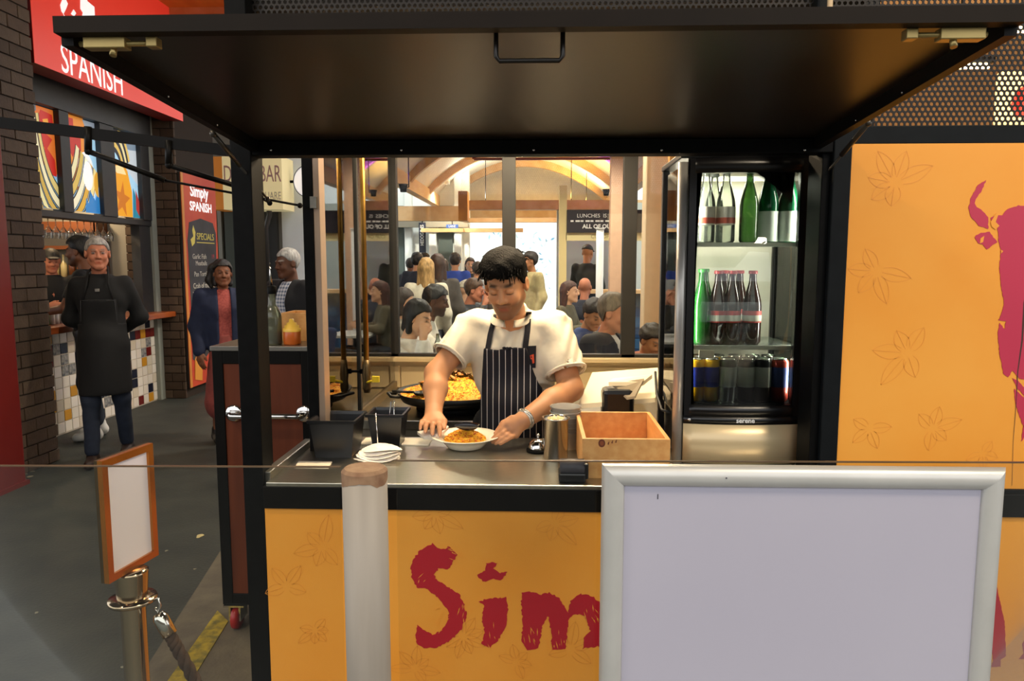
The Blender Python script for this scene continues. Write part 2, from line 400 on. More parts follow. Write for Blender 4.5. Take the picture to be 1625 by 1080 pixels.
    def paint(s, skin, brow, lip, eyes=True, beard=None):
        skin = np.array(lin(skin)); brow = np.array(lin(brow)); lip = np.array(lin(lip)); bd = None if beard is None else np.array(lin(beard))
        def col(V):
            p = s.local(V); x, y, z = np.abs(p[:, 0]), p[:, 1], p[:, 2]; c = np.tile(skin, (len(V), 1)); near = (np.abs(p) < .16).all(1)
            def mix(w, q): c[:] = c * (1 - w[:, None]) + q * w[:, None]
            if bd is not None:
                b = np.clip((-.035 - z) / .02, 0, 1) * np.clip((y + .005) / .03, 0, 1) * (z > -.135) * near * .62
                mo = np.exp(-(((z + .047) / .007) ** 2)) * (x < .03) * (y > .06) * near * .7
                mix(np.maximum(b, mo), bd)
            ck = np.exp(-(((x - .038) / .02) ** 2 + ((z + .03) / .02) ** 2)) * (y > .04) * near * .22; mix(ck, skin * np.array([1.05, .72, .68]))
            mix(np.exp(-(((z - .03) / .0055) ** 2 + ((x - .031) / .017) ** 4)) * (y > .05) * near * .9, brow)
            mix(np.exp(-(((z + .066) / .0085) ** 2 + (x / .021) ** 4)) * (y > .07) * near * .85, lip)
            if eyes == 'dark':
                mix(np.exp(-(((z - .006) / .007) ** 2 + ((x - .031) / .012) ** 4)) * (y > .07) * near * .9, np.minimum(brow, skin) * .35)
            elif eyes:
                mix(np.exp(-(((z - .006) / .0075) ** 2 + ((x - .031) / .0125) ** 4)) * (y > .07) * near * .95, np.array([.30, .27, .25]))
                mix(np.exp(-(((z - .006) / .007) ** 2 + ((x - .031) / .0058) ** 4)) * (y > .07) * near, np.array([.012, .009, .007]))
                mix(np.exp(-(((z - .0155) / .0028) ** 2 + ((x - .031) / .015) ** 4)) * (y > .07) * near * .8, brow * .6)
            else: mix(np.exp(-(((z + .004) / .003) ** 2 + ((x - .031) / .0145) ** 4)) * (y > .06) * near * .9, brow * .5)
            return np.clip(c, 0, 1)
        return col
def hand_prims(wrist, palm_end, side, curl, spread=None, s=1.0, thumb=None, roll=(0, 0, 1), tips=None):
    """palm and five fingers. palm runs wrist -> palm_end; side = unit vector across the palm towards the thumb; curl = vector the fingers bend to.
    tips: optional fingertip targets for index..little; thumb: optional tip target"""
    w = np.array(wrist, float); p = np.array(palm_end, float); d = p - w; L = np.linalg.norm(d); d /= L
    sd = np.array(side, float); sd = sd - d * (sd @ d); sd /= np.linalg.norm(sd); cv = np.array(curl, float); cv = cv - sd * (cv @ sd); cv /= np.linalg.norm(cv)
    out = [rc(w, p - d * .015 * s + sd * .022 * s, .026 * s, .017 * s), rc(w, p - d * .012 * s, .026 * s, .017 * s), rc(w, p - d * .018 * s - sd * .026 * s, .025 * s, .016 * s)]
    lens = [.072, .08, .074, .058]; offs = [.029, .010, -.010, -.028]; rad = [.0092, .0095, .0090, .0080]; fing = []
    for i in range(4):
        b = p + sd * offs[i] * s - d * (0, -.004, 0, .012)[i] * s
        if tips is not None:
            t = np.array(tips[i], float); mid = (b + t) / 2 - cv * 0.018 * s; m2 = mid * .45 + t * .55 - cv * .004 * s
            ch = [b, mid, m2, t]
        else:
            a = [0.35, 0.95, 1.35]; ch = [b]; seg = [lens[i] * .45, lens[i] * .32, lens[i] * .25]
            for k in range(3): ch.append(ch[-1] + (d * math.cos(a[k]) + cv * math.sin(a[k])) * seg[k] * s)
        rr = [rad[i] * 1.08, rad[i], rad[i] * .93, rad[i] * .82]
        fing.append(uni([rc(ch[k], ch[k + 1], rr[k] * s, rr[k + 1] * s) for k in range(3)], .004))
    tb = w + d * .03 * s + sd * .026 * s
    if thumb is None: tm = tb + (d * .7 + sd * .6 + cv * .3) * .036 * s; tt = tm + (d * .9 + sd * .1 + cv * .5) * .03 * s
    else: tt = np.array(thumb, float); tm = (tb + tt) / 2 + sd * .010 * s - cv * .004 * s
    th = uni([rc(tb, tm, .0165 * s, .0115 * s), rc(tm, tt, .0115 * s, .0092 * s)], .006)
    return uni(out, .012), fing + [th]
def hand_sdf(*a, **k):
    palm, fs = hand_prims(*a, **k)
    def f(X, Y, Z):
        d = fs[0](X, Y, Z)
        for g in fs[1:]: d = np.minimum(d, g(X, Y, Z))
        return smin(palm(X, Y, Z), d, .006)
    f.lo = np.min([g.lo for g in fs + [palm]], 0); f.hi = np.max([g.hi for g in fs + [palm]], 0); return f
# ================================================================== the setting: ground, roofs, outside
BLK = M('black_powder_coat', '#0b0b0b', .5, var=.25, scale=30, spec=.09)
BLK2 = M('black_satin_metal', '#0d0b09', .45, var=.2, scale=8, spec=.12)
STEEL = M('brushed_steel', '#b9b4a8', .28, 1.0, var=.12, scale=40, stretch=(1, 12, 1))
CHROME = M('chrome', '#d8d6d2', .12, 1.0)
YEL = M('yellow_print_panel', '#f29e36', .42, col2='#f6aa45', scale=2.2, spec=.35)
RED = M('crimson_print', '#b8142a', .45)
GLASS = MG('clear_pane', '#f6faf8', 1.0)
GLASS2 = MG('barrier_pane', '#f3f4ee', .55)
fl = MB(); fl.box(-14, 14, -10, 40, -.2, 0)
struct('floor', fl, M('dark_asphalt_floor', '#2b2f2c', .62, col2='#3a3d37', scale=3.5, bump=.25, bscale=60))
# paler concrete beside the kiosk and a worn yellow line
pv = MB(); a = [onZ(352, 870, .004), onZ(215, 1085, .004)]
b0 = Vector((a[0].x, a[0].y, 0)); dv = (Vector((a[1].x, a[1].y, 0)) - b0)
p0 = b0 - dv * .35; p1 = b0 + dv * 2.2
pv.poly([(p0.x, p0.y, 0), (p1.x, p1.y, 0), (2.2, p1.y, 0), (2.2, p0.y, 0)], .004, (0, 0, 1))
struct('floor_concrete_strip', pv, M('brown_concrete', '#5a5145', .8, col2='#6a604f', scale=9, bump=.2, bscale=70))
yl = MB(); q = [onZ(345, 968, .008), onZ(362, 985, .008), onZ(300, 1085, .008), onZ(262, 1085, .008)]
yl.poly([(p.x, p.y, .004) for p in q], .004, (0, 0, 1))
struct('floor_yellow_line', yl, M('worn_yellow_paint', '#b59a2a', .8, col2='#6d6430', scale=26, bump=.2))
lf = MB(); c = onZ(317, 850, .003); lf.poly([(c.x + .018 * math.cos(t) * (1 + .3 * math.sin(3 * t)), c.y + .03 * math.sin(t), .001) for t in [k * PI / 6 for k in range(12)]], .003, (0, 0, 1))
one('fallen_leaf', lf, M('pale_leaf', '#cdbb84', .8), 'small pale dry leaf lying on the dark floor', 'leaf', (c.x, c.y, 0))
random.seed(4)
for k, (px, py) in enumerate([(60, 742), (50, 748), (38, 752), (48, 756), (190, 885), (264, 874), (309, 903), (58, 972), (196, 1058)]):
    c = onZ(px, py, 0); m = MB(); r = .012 if k > 3 else .03
    m.poly([(c.x + r * random.uniform(.5, 1) * math.cos(t), c.y + r * random.uniform(.5, 1) * math.sin(t), .0008) for t in [k2 * PI / 4 for k2 in range(8)]], .002, (0, 0, 1))
    o = one('litter_scrap', m, M('pale_scrap', '#8f8b78', .8), ('pale crumb of litter on the dark floor' if k > 3 else 'pale flaked scrap beside the red column'), 'litter', (c.x, c.y, 0), group='scraps on the dark floor' if k > 3 else 'flakes by the red column')
# unseen market roof, put over camera and kiosk to hold back sky light
TIMB = M('pale_timber', '#d9b487', .55, col2='#cba06c', scale=5, stretch=(1, .15, 1))
TIMB2 = M('orange_timber', '#d8923f', .5, col2='#c27c30', scale=5, stretch=(1, .15, 1))
rf = MB(); rf.box(-9, 10, -1.5, 5.6, 4.6, 4.75); struct('ceiling', rf, M('shading_ceiling', '#5b5045', .8, var=.15))
rf2 = MB(); rf2.box(-9, -2.6, 5.6, 12, 4.35, 4.5); struct('ceiling_timber', rf2, TIMB2)
bm_ = setting('ceiling_beams', (-5, 8, 4.35))
for i, y in enumerate((5.7, 6.9, 8.1, 9.3, 10.5, 11.7)):
    m = MB(); m.box(-9, -2.6, y, y + .16, 4.1, 4.35); m.build('beam', TIMB, bm_)
m = MB(); m.box(-2.9, -2.6, 5.4, 12, 4.0, 4.35); m.build('beam', TIMB, bm_)
m = MB(); m.box(-4.3, -4.15, 5.4, 8.5, 3.9, 4.35); m.build('beam', BLK, bm_)
for i, (x, y) in enumerate(((2.2, -.2), (-2.2, .3), (-3.2, 3.6))):  # unseen lamps added to brighten the kiosk front and the bar side
    t = thing('street_fill_lamp', ['square ceiling fill lamp added over the street, right side', 'square ceiling fill lamp added over the street, left side', 'square ceiling fill lamp added before the bar'][i], 'lamp', (x, y, 4.52))
    m = MB(); m.box(x - .3, x + .3, y - .3, y + .3, 4.54, 4.6, bev=.006); m.build('housing', M('white_housing', '#e8e4da', .5), t); m = MB(); m.box(x - .27, x + .27, y - .27, y + .27, 4.53, 4.54); m.build('diffuser', M('strip_diffuser', '#ffd9a0', .4, emit=4), t)
    l = lamp('AREA', 'street_fill_glow', (0, 0, -.005), (75, 40, 22)[i], (1, .84, .62), .5); l.parent = t
# unseen wall put up behind the camera to keep the low sky out
wb = MB(); wb.box(-14, 14, -10, -9.8, 0, 3.2); struct('wall_sky_block', wb, M('sky_block_wall', '#6f675c', .85, var=.15, scale=2))

# ------------------------------------------------------------------ far food hall: storefronts, vault roof, bright street end
WHITEW = M('pale_render_wall', '#f3f5f3', .7, var=.05, scale=3)
fw = setting('wall_storefront', (-2.4, 15, 0))
m = MB(); m.box(-3.9, -1.42, 15.2, 15.4, 0, 4.4); m.build('wall_face', WHITEW, fw)
for i, x in enumerate((-3.6, -3.15, -2.75, -2.25, -1.72)):
    m = MB(); m.box(x, x + .16, 15.02, 15.2, 0, 3.4, bev=.02); m.build('pilaster', M('pilaster_white', '#e9ecea', .6), fw)
for i, (x0, x1) in enumerate(((-3.42, -3.17), (-2.97, -2.78), (-2.06, -1.76))):
    m = MB(); m.box(x0, x1, 15.12, 15.2, 0, 2.75); m.build('doorway', M('dark_doorway', ['#58625f', '#8d968f', '#2c211a'][i], .4), fw)
m = MB(); m.box(-3.9, -1.42, 14.9, 15.05, 2.3, 2.48); m.build('lintel', M('grey_lintel', '#8c8779', .6), fw)
# left-hand white wall between the bar and the hall
m = MB(); m.box(-3.95, -2.9, 11.2, 11.4, 0, 3.9); o = struct('wall_white', m, M('white_wall_paint', '#e4ebef', .6, var=.03, scale=2))
# far street end: pale house front in the daylight with blue drawing, blue hoarding
st = setting('wall_far_street', (0, 23, 0))
m = MB(); m.box(-5, 7, 23, 23.3, 0, 4.2); m.build('wall_face', M('sunlit_render', '#f4f6f6', .7), st)
random.seed(11)
for i in range(4):
    m = MB()
    for k in range(60):
        cx = random.choice([random.gauss(-.6, .6), random.gauss(1.6, .7)]); cz = random.uniform(.6, 2.5); t = random.uniform(0, PI); L = random.uniform(.03, .12); d = Vector((math.cos(t), 0, math.sin(t))) * L; n_ = Vector((-math.sin(t), 0, math.cos(t))) * random.uniform(.01, .035); c = Vector((cx, 22.99, cz))
        m.add([c - d, c + n_, c + d, c - n_], [(0, 1, 2, 3)])
    o = m.build('painted_scribble', M('mural_%d' % i, ['#9cc6dd', '#c9e2ee', '#6f9db8', '#b9c7cf'][i], .7), st); o['kind'] = 'stuff'
m = MB(); a, b = onY(700, 372, 20), onY(727, 408, 20); m.box(a.x, b.x, 20, 20.08, 0, a.z)
hd = one('street_hoarding', m, M('blue_hoarding', '#7fb0e2', .6), 'pale blue hoarding panel standing at the bright street end', 'panel', (0, 20, 0))
# ground outside is pale
m = MB(); m.box(-6, 8, 16.5, 23, .0, .012); struct('floor_street', m, M('pale_paving', '#cfcfc8', .7, var=.06, scale=3))
# vault roof on arches over the food hall
VX0, VX1, VZ0, VZ1 = -2.1, 1.55, 2.86, 3.72
def vault(x): t = (x - VX0) / (VX1 - VX0); return VZ0 + (VZ1 - VZ0) * math.sin(PI * max(0, min(1, t))) ** .8
vr = setting('ceiling_vault', (-.3, 11, 0)); N = 20; YA, YB = 5.2, 17
m = MB(); xs = [VX0 + (VX1 - VX0) * i / N for i in range(N + 1)]
vsx = []
for y in (YA, YB):
    for x in xs: vsx.append((x, y, vault(x) + .09))
for y in (YA, YB):
    for x in xs: vsx.append((x, y, vault(x) + .13))
n1 = N + 1; fsx = []
for i in range(N):
    fsx += [(i, i + 1, n1 + i + 1, n1 + i), (2 * n1 + i, 2 * n1 + i + 1, 3 * n1 + i + 1, 3 * n1 + i)]
m.add(vsx, fsx, 0, True); m.build('roof_sheet', M('cream_roof_sheet', '#f2ead8', .6, var=.04), vr, fixn=False)
for y in (6.0, 7.8, 9.7, 11.7, 13.8, 16.0):
    m = MB()
    for i in range(N):
        xa, xb = xs[i], xs[i + 1]; za, zb = vault(xa), vault(xb)
        v = [(xa, y, za - .07), (xb, y, zb - .07), (xb, y + .12, zb - .07), (xa, y + .12, za - .07), (xa, y, za + .09), (xb, y, zb + .09), (xb, y + .12, zb + .09), (xa, y + .12, za + .09)]
        m.add(v, [(0, 1, 2, 3), (0, 4, 5, 1), (2, 6, 7, 3), (4, 7, 6, 5)])
    m.build('arch_beam', TIMB, vr)
m = MB(); m.poly([(VX0, 16.9, VZ0 + .02)] + [(x, 16.9, vault(x) + .09) for x in xs] + [(VX1, 16.9, VZ0 + .02)], .05); m.build('gable_board', M('cream_roof_sheet', '#f2ead8'), vr)
for x in (VX0, VX1):
    m = MB(); m.box(x - .07, x + .07, YA, YB, VZ0 - .12, VZ0 + .1); m.build('eave_beam', TIMB, vr)
for i, y in enumerate((7.2, 9.0, 11.0)):
    m = MB(); m.tube([(-.95, y, 3.02 + .05 * i), (VX1, y, 3.02 + .05 * i)], .022, 8); m.tube([(-.95, y, 3.02 + .05 * i), (-.95, y, 3.1 + .05 * i)], .03, 8); m.tube([(-.6, y, 3.02 + .05 * i), (-.6, y, vault(-.6))], .006, 6); m.tube([(.7, y, 3.02 + .05 * i), (.7, y, vault(.7))], .006, 6)
    one('sprinkler_pipe', m, M('red_pipe', '#9b3d22', .45), ['red sprinkler pipe nearest the kiosk window, under the vault', 'red sprinkler pipe under the vault, second from the kiosk window', 'farthest red sprinkler pipe under the vault'][i], 'pipe', (0, y, 3.02 + .05 * i))
tr = setting('trim_cross_beams', (0, 15, 2.5))
for (pa, pb, Y, th) in (((620, 318), (1060, 345), 16.6, .2), ((600, 327), (740, 350), 13.0, .1), ((735, 346), (1060, 352), 13.6, .1), ((668, 362), (735, 368), 14.6, .08), ((735, 362), (830, 368), 14.8, .08), ((730, 318), (1000, 332), 12.4, .1)):
    a, b = onY(pa[0], pa[1], Y), onY(pb[0], pb[1], Y); m = MB(); m.box(a.x, b.x, Y, Y + .18, min(a.z, b.z), max(a.z, b.z)); m.build('cross_beam', TIMB, tr)
m = MB(); a, b = onY(727, 303, 11.8), onY(742, 350, 11.8); m.box(a.x, b.x, 11.8, 12.1, b.z, a.z); m.build('beam_box', TIMB2, tr)
# columns of the hall
PINK = M('pinkish_column', '#e0b596', .55, var=.05)
for i, (px0, px1, Y, mt, lb) in enumerate(((968, 991, 10.4, PINK, 'broad pinkish square column beside the menu stall'), (1023, 1062, 6.6, M('cream_column', '#e6c7a0', .55, var=.04), 'cream square column just left of the drinks fridge'))):
    a, b = onY(px0, 400, Y), onY(px1, 400, Y); m = MB(); m.box(a.x, b.x, Y, Y + (b.x - a.x), 0, 3.6, bev=.01)
    one('hall_column', m, mt, lb, 'column', ((a.x + b.x) / 2, Y, 0))
a = onY(952, 400, 9.2); m = MB(); m.tube([(a.x, 9.2, 0), (a.x, 9.2, 2.0)], .047, 16); m.tube([(a.x, 9.2, 2.0), (a.x, 9.2, 2.02)], .055, 16)
one('white_post', m, M('white_gloss_paint', '#f2f3f3', .35), 'round white post in front of the menu stall', 'post', (a.x, 9.2, 0))
# stall with menu board on the right of the hall
stl = thing('menu_stall', 'food stall with dark menu board over a bright serving window', 'stall', (2.2, 11.2, 0))
def yx(px, Y): return onY(px, 400, Y).x
m = MB(); m.box(yx(900, 11.2), 4.2, 11.2, 11.35, 0, 1.12); m.build('counter_front', M('stall_blue_tile', '#23405f', .35), stl)
for r_ in range(6):
    for c_ in range(9):
        x = yx(900, 11.2) + .02 + c_ * .16; z = .1 + r_ * .165; m = MB(); m.box(x, x + .15, 11.18, 11.2, z, z + .155); m.build('tile', M('stall_tile%d' % ((r_ + c_) % 2), ['#1f3d5e', '#2d5273'][(r_ + c_) % 2], .25), stl)
m = MB(); m.box(yx(898, 11.2), 4.2, 11.05, 11.5, 1.12, 1.17); m.build('counter_top', TIMB, stl)
m = MB(); m.box(yx(887, 11.2), yx(899, 11.2), 11.2, 11.4, 0, 2.75); m.build('side_panel', M('stall_yellow_post', '#ecd79a', .5), stl)
m = MB(); m.box(yx(898, 11.2), 4.2, 11.2, 11.3, 1.92, 2.04); m.build('sign_strip', M('stall_cream', '#f2e2a8', .5), stl)
m = MB(); m.box(yx(899, 11.2), 4.2, 11.15, 11.25, 2.04, 2.38); mb_ = m.build('menu_board', M('menu_black', '#262029', .5), stl)
m = MB(); m.box(yx(887, 11.2), 4.2, 12.6, 12.7, 0, 2.6); m.build('back_wall', M('stall_backwall', '#c9d2cd', .6), stl)
WP = M('white_print', '#f0efec', .6)
text('LUNCHES  IS', .08, WP, stl, (.82, 11.145, 2.29), FRONT); text('ALL OF OUR', .085, WP, stl, (.92, 11.145, 2.13), FRONT, bold=.003)
for i in range(11): m = MB(); m.box(.5 + i * .075, .5 + i * .075 + .045 + .02 * (i % 2), 11.143, 11.15, 2.2, 2.225); m.build('text_dash', WP, stl)
text('CUP OF', .08, M('tan_print', '#9a8a5a', .6), stl, (.95, 11.195, 1.98), FRONT)
# vertical black sign with pale letters on the storefront
a, b = onY(666, 353, 14.8), onY(674, 393, 14.8)
sg = thing('vertical_sign', 'narrow black hanging sign with white letters reading sideways', 'sign', ((a.x + b.x) / 2, 14.8, b.z)); sg.location.z = b.z
m = MB(); m.box(a.x - .02, b.x + .02, 14.8, 14.86, b.z - .1, a.z); m.build('sign_board', M('sign_black', '#22283a', .5), sg); m = MB(); m.tube([((a.x + b.x) / 2, 14.83, a.z), ((a.x + b.x) / 2, 14.83, 2.49)], .012, 6); m.build('bracket', BLK, sg)
text('HEDOGO ES', .1, WP, sg, ((a.x + b.x) / 2, 14.795, (a.z + b.z) / 2), (R(90), R(-90), 0), sx=.75)
a, b = onY(708, 356, 14.6), onY(727, 362, 14.6)
sg = thing('blue_sign', 'small blue hanging sign with white text above the street end', 'sign', (a.x, 14.6, b.z))
m = MB(); m.box(a.x, b.x, 14.6, 14.64, b.z, a.z); m.build('sign_board', M('sign_blue', '#3f5fa6', .5), sg); text('LANE', .06, WP, sg, ((a.x + b.x) / 2, 14.595, (a.z + b.z) / 2), FRONT)
m = MB(); m.tube([((a.x + b.x) / 2, 14.62, a.z), ((a.x + b.x) / 2, 14.62, a.z + .2)], .008, 6); m.build('hanger', BLK, sg)
# hall lamps: wash lights aimed up at the vault, plain downlights added to brighten diners and storefront
def uplight(px, py, Y, power, col, lb, hexc, ang=150):
    p = onY(px, py, Y); t = thing('wash_light', lb, 'lamp', p)
    m = MB(); m.lathe([(0, -.1), (.04, -.1), (.045, -.06), (.062, .0), (.056, .0), (.036, -.05)], p, 16); m.build('lamp_can', BLK, t)
    m = MB(); m.lathe([(0, -.012), (.054, -.008)], p, 16); m.build('lens', M('lens_' + hexc[1:], hexc, .3, emit=5), t)
    m = MB(); m.tube([p + Vector((.07, 0, -.04)), Vector((p.x + .07, p.y, vault(p.x + .07) + .1))], .008, 6); m.tube([p + Vector((.03, 0, -.04)), p + Vector((.07, 0, -.04))], .006, 6); m.build('yoke', BLK, t)
    l = lamp('SPOT', 'wash_glow', (0, 0, .02), power, col, .04, rot=(PI, 0, 0), spot=R(ang), blend=.6); l.parent = t
    return t
def downlight(x, Y, power, col, lb, z=None):
    z = vault(x) - .1 if z is None else z; p = Vector((x, Y, z)); t = thing('hall_fill_light', lb, 'lamp', p)
    m = MB(); m.lathe([(.0, .1), (.05, .1), (.055, .0), (.05, .0), (.045, .09)], p, 16); m.tube([p + Vector((0, 0, .1)), p + Vector((0, 0, .22))], .008, 6); m.build('lamp_can', M('white_can', '#e6e2d8', .5), t)
    m = MB(); m.lathe([(0, .03), (.048, .03)], p, 16); m.build('lens', M('lens_plain', '#ffe9c8', .3, emit=6), t)
    l = lamp('SPOT', 'hall_fill_glow', (0, 0, -.01), power, col, .05, spot=R(150), blend=.7); l.parent = t
uplight(900, 318, 12.8, 130, (1, .55, .14), 'warm wash light under the vault nearer the kiosk', '#ffc060')
uplight(925, 322, 15.2, 110, (1, .58, .16), 'warm wash light at the far end of the vault', '#ffc868')
uplight(962, 300, 11.6, 60, (.36, .08, 1), 'purple wash light at the right side of the vault', '#b070ff', 110)
uplight(640, 292, 9.4, 24, (.36, .08, 1), 'purple wash light at the left eave of the vault', '#a868ff', 100)
uplight(765, 318, 14.4, 70, (1, .9, .76), 'pale wash light at the left of the far vault', '#ffe2b0')
for i, (x, Y) in enumerate(((-.9, 6.4), (.6, 6.6), (-.8, 9.0), (.7, 9.4), (-.4, 12.6), (-1.75, 14.2))):
    downlight(x, Y, 145, (1, .88, .72), ['white downlight added to brighten the cream hoodie table', 'white downlight added to brighten the suited man', 'white downlight added to brighten the charcoal hoodie table', 'white downlight added to brighten people near the menu stall', 'white downlight added to brighten the standing crowd', 'white downlight added to brighten the storefront'][i])
# ================================================================== the kiosk
KX0, KX1 = -.915, .907; KY = 2.17
ki = setting('trim_kiosk_frame', (0, 2.2, 0))
def kpart(name, mat, *boxes, bev=.003):
    m = MB()
    for b in boxes: m.box(*b, bev=bev)
    return m.build(name, mat, ki)
BLKB = M('black_bluish_steel', '#121517', .5, var=.15, scale=20, spec=.12)
kpart('post', BLK, (KX0, -.852, KY, 2.25, 0, 2.42)); kpart('post', BLK, (KX0 + .018, -.862, 2.25, 2.29, 0, 2.42))
kpart('post', BLKB, (.855, KX1, KY, 2.25, .84, 2.0)); kpart('post', BLK, (.83, .856, 2.19, 2.3, .84, 2.0))
kpart('header_beam', BLK, (-.853, .856, 2.175, 2.24, 1.914, 1.956))
kpart('upper_rail', BLKB, (.856, 2.3, KY + .01, 2.24, 1.938, 1.99)); kpart('upper_rail', BLK, (KX0, .857, 2.2, 2.24, 1.956, 1.99))
for px in (430, 637, 847, 1050, 1277):
    a = onY(px, 238, 2.172); m = MB(); m.lathe([(0, .003), (.003, .0025), (.0038, 0)], a, 10, rot=Matrix.Rotation(R(90), 3, 'X')); m.build('screw', CHROME, ki)
# perforated metal fascia above the opening: every hole cut through
def perf(x0, x1, z0, z1, y, pitch=.0165, th=.003):
    hx = pitch; hz = pitch * math.sqrt(3) / 2; rows = int((z1 - z0) / hz); cols = int((x1 - x0) / hx); Rr = pitch / math.sqrt(3); rr = pitch * .37
    hexo = [(Rr * math.sin(PI / 3 * k), Rr * math.cos(PI / 3 * k)) for k in range(6)]; hexi = [(rr * math.sin(PI / 3 * k), rr * math.cos(PI / 3 * k)) for k in range(6)]
    cc = [(x0 + hx * (c + .5 * (r % 2)) + hx / 2, z0 + hz * r + Rr) for r in range(rows) for c in range(cols)]
    cc = np.array(cc); n = len(cc)
    tmpl = np.array([(a, 0, b) for a, b in hexo] + [(a, 0, b) for a, b in hexi] + [(a, th, b) for a, b in hexi])
    V = np.zeros((n, 18, 3)); V[:] = tmpl; V[:, :, 0] += cc[:, 0:1]; V[:, :, 2] += cc[:, 1:2]; V[:, :, 1] += y
    tf = [(k, (k + 1) % 6, 6 + (k + 1) % 6, 6 + k) for k in range(6)] + [(6 + k, 6 + (k + 1) % 6, 12 + (k + 1) % 6, 12 + k) for k in range(6)]
    F = (np.array(tf)[None] + (np.arange(n) * 18)[:, None, None]).reshape(-1, 4)
    V = V.reshape(-1, 3) - np.array(rootloc(ki))
    o = skin_mesh('perforated_sheet', [(V, F)], M('perforated_black', '#26211c', .35, .6), ki); o.data.polygons.foreach_set('use_smooth', np.zeros(len(F), bool)); return o
perf(-.86, .80, 2.1, 2.5, 2.225); perf(.83, 2.2, 1.992, 2.5, 2.225)
kpart('fascia_post', BLK, (-.915, -.86, 2.18, 2.24, 1.99, 2.55)); kpart('fascia_post', BLKB, (.80, .835, 2.2, 2.25, 1.99, 2.55)); kpart('fascia_rail', BLK, (-.915, 2.3, 2.2, 2.25, 2.5, 2.56))
# a pale conduit rising beside the fascia post
m = MB(); a = onY(1319, 15, 2.15); m.tube([(a.x, 2.16, 2.0), (a.x, 2.16, 2.6)], .008, 8); one('conduit_pipe', m, M('cream_conduit', '#d6b991', .5), 'short cream conduit pipe in front of the mesh fascia', 'pipe', (a.x, 2.16, 2.0))
# front: black fascia band, yellow printed panels
pan = setting('wall_kiosk_front', (0, 2.2, 0))
m = MB(); m.box(-.85, 2.3, KY - .012, 2.2, .836, .908, bev=.003); m.build('fascia_band', BLK2, pan)
m = MB(); m.box(-.85, .905, KY, 2.2, .03, .836); m.build('front_panel', YEL, pan)
m = MB(); m.box(.907, 2.3, KY, 2.2, .03, .836); m.build('front_panel', YEL, pan)
m = MB(); m.box(.907, 2.3, KY + .005, 2.2, .92, 1.938); up = m.build('upper_panel', YEL, pan)
m = MB(); m.box(-.905, -.85, KY + .005, 2.24, 0, .91); m.build('corner_post', BLK, pan)
m = MB(); m.box(-.85, 2.3, KY + .01, 2.2, 0, .03); m.build('kick_strip', BLK, pan)
m = MB(); m.box(.907, 2.3, KY - .006, 2.2, .905, .92, bev=.002); m.build('bead', BLK, pan)
# faint printed flowers and leaves: slightly darker line drawing on the yellow panels
LINE = M('ochre_line_print', '#e89634', .42)
def leafline(m, cx, cz, ang, L, w, y):
    d = Vector((math.cos(ang), 0, math.sin(ang))); n_ = Vector((-math.sin(ang), 0, math.cos(ang))); c0 = Vector((cx, y, cz))
    for sgn in (-1, 0, 1):
        pts = [c0 + d * L * t + n_ * (sgn * w * math.sin(PI * t) ** .8) for t in [.18 + .82 * i / 8 for i in range(9)]]
        for a_, b_ in zip(pts[:-1], pts[1:]):
            q = n_ * .0009; m.add([a_ - q, b_ - q, b_ + q, a_ + q], [(0, 1, 2, 3)])
random.seed(8)
m = MB()
for (px, py, n, L) in ((512, 868, 5, .1), (455, 930, 4, .09), (500, 1000, 6, .07), (690, 815, 6, .09), (735, 1010, 7, .08), (880, 830, 5, .09), (905, 1030, 5, .09), (660, 1060, 6, .08), (820, 1050, 5, .07)):
    c = onY(px, py, KY - .0006); a0 = random.uniform(0, 6)
    for k in range(n): leafline(m, c.x, c.z, a0 + k * 2 * PI / n * .8, L * random.uniform(.6, 1.1), L * .2, KY - .0006)
m.build('line_print', LINE, pan)
m = MB()
for (px, py, n, L) in ((1420, 290, 6, .11), (1390, 430, 5, .1), (1440, 560, 5, .11), (1480, 680, 5, .09), (1380, 680, 4, .08), (1560, 720, 4, .07)):
    c = onY(px, py, KY + .0044); a0 = random.uniform(0, 6)
    for k in range(n): leafline(m, c.x, c.z, a0 + k * 2 * PI / n * .8, L * random.uniform(.6, 1.1), L * .2, KY + .0044)
m.build('line_print', M('ochre_line_print_upper', '#ec9a38', .42), pan)
# brush lettering, ragged like a dry brush
def brush(outline, y, jag=.0028, seed=1, step=.006):
    rnd = random.Random(seed); out = []
    n = len(outline)
    for i in range(n):
        a, b = Vector(outline[i]), Vector(outline[(i + 1) % n]); k = max(1, int((b - a).length / step))
        for j in range(k):
            p = a.lerp(b, j / k); out.append(Vector((p.x + rnd.uniform(-jag, jag), y, p.z + rnd.uniform(-jag, jag))))
    return out
def zp(pts, x0, y0, sx, sy, Y): return [onY(x0 + a / sx, y0 + b / sy, Y) for a, b in pts]
Zs = 1625 / 560.0
S_ = [(775, 237), (722, 262), (690, 300), (672, 350), (678, 400), (700, 440), (745, 445), (790, 480), (825, 520), (850, 560), (840, 600), (815, 640), (775, 655), (722, 628), (706, 610), (697, 655), (700, 700), (745, 722), (800, 712), (855, 685), (905, 632), (930, 570), (920, 520), (895, 470), (850, 440), (800, 410), (778, 380), (800, 352), (845, 355), (865, 325), (890, 285), (860, 262), (845, 250), (820, 265), (790, 255)]
idot = [(975, 385), (1015, 360), (1020, 325), (1075, 325), (1050, 355), (1080, 372), (1118, 370), (1090, 405), (1050, 400), (1010, 415)]
istem = [(988, 505), (1030, 490), (1110, 485), (1120, 530), (1112, 610), (1085, 670), (1040, 715), (1000, 700), (1012, 640), (1000, 580), (1012, 520)]
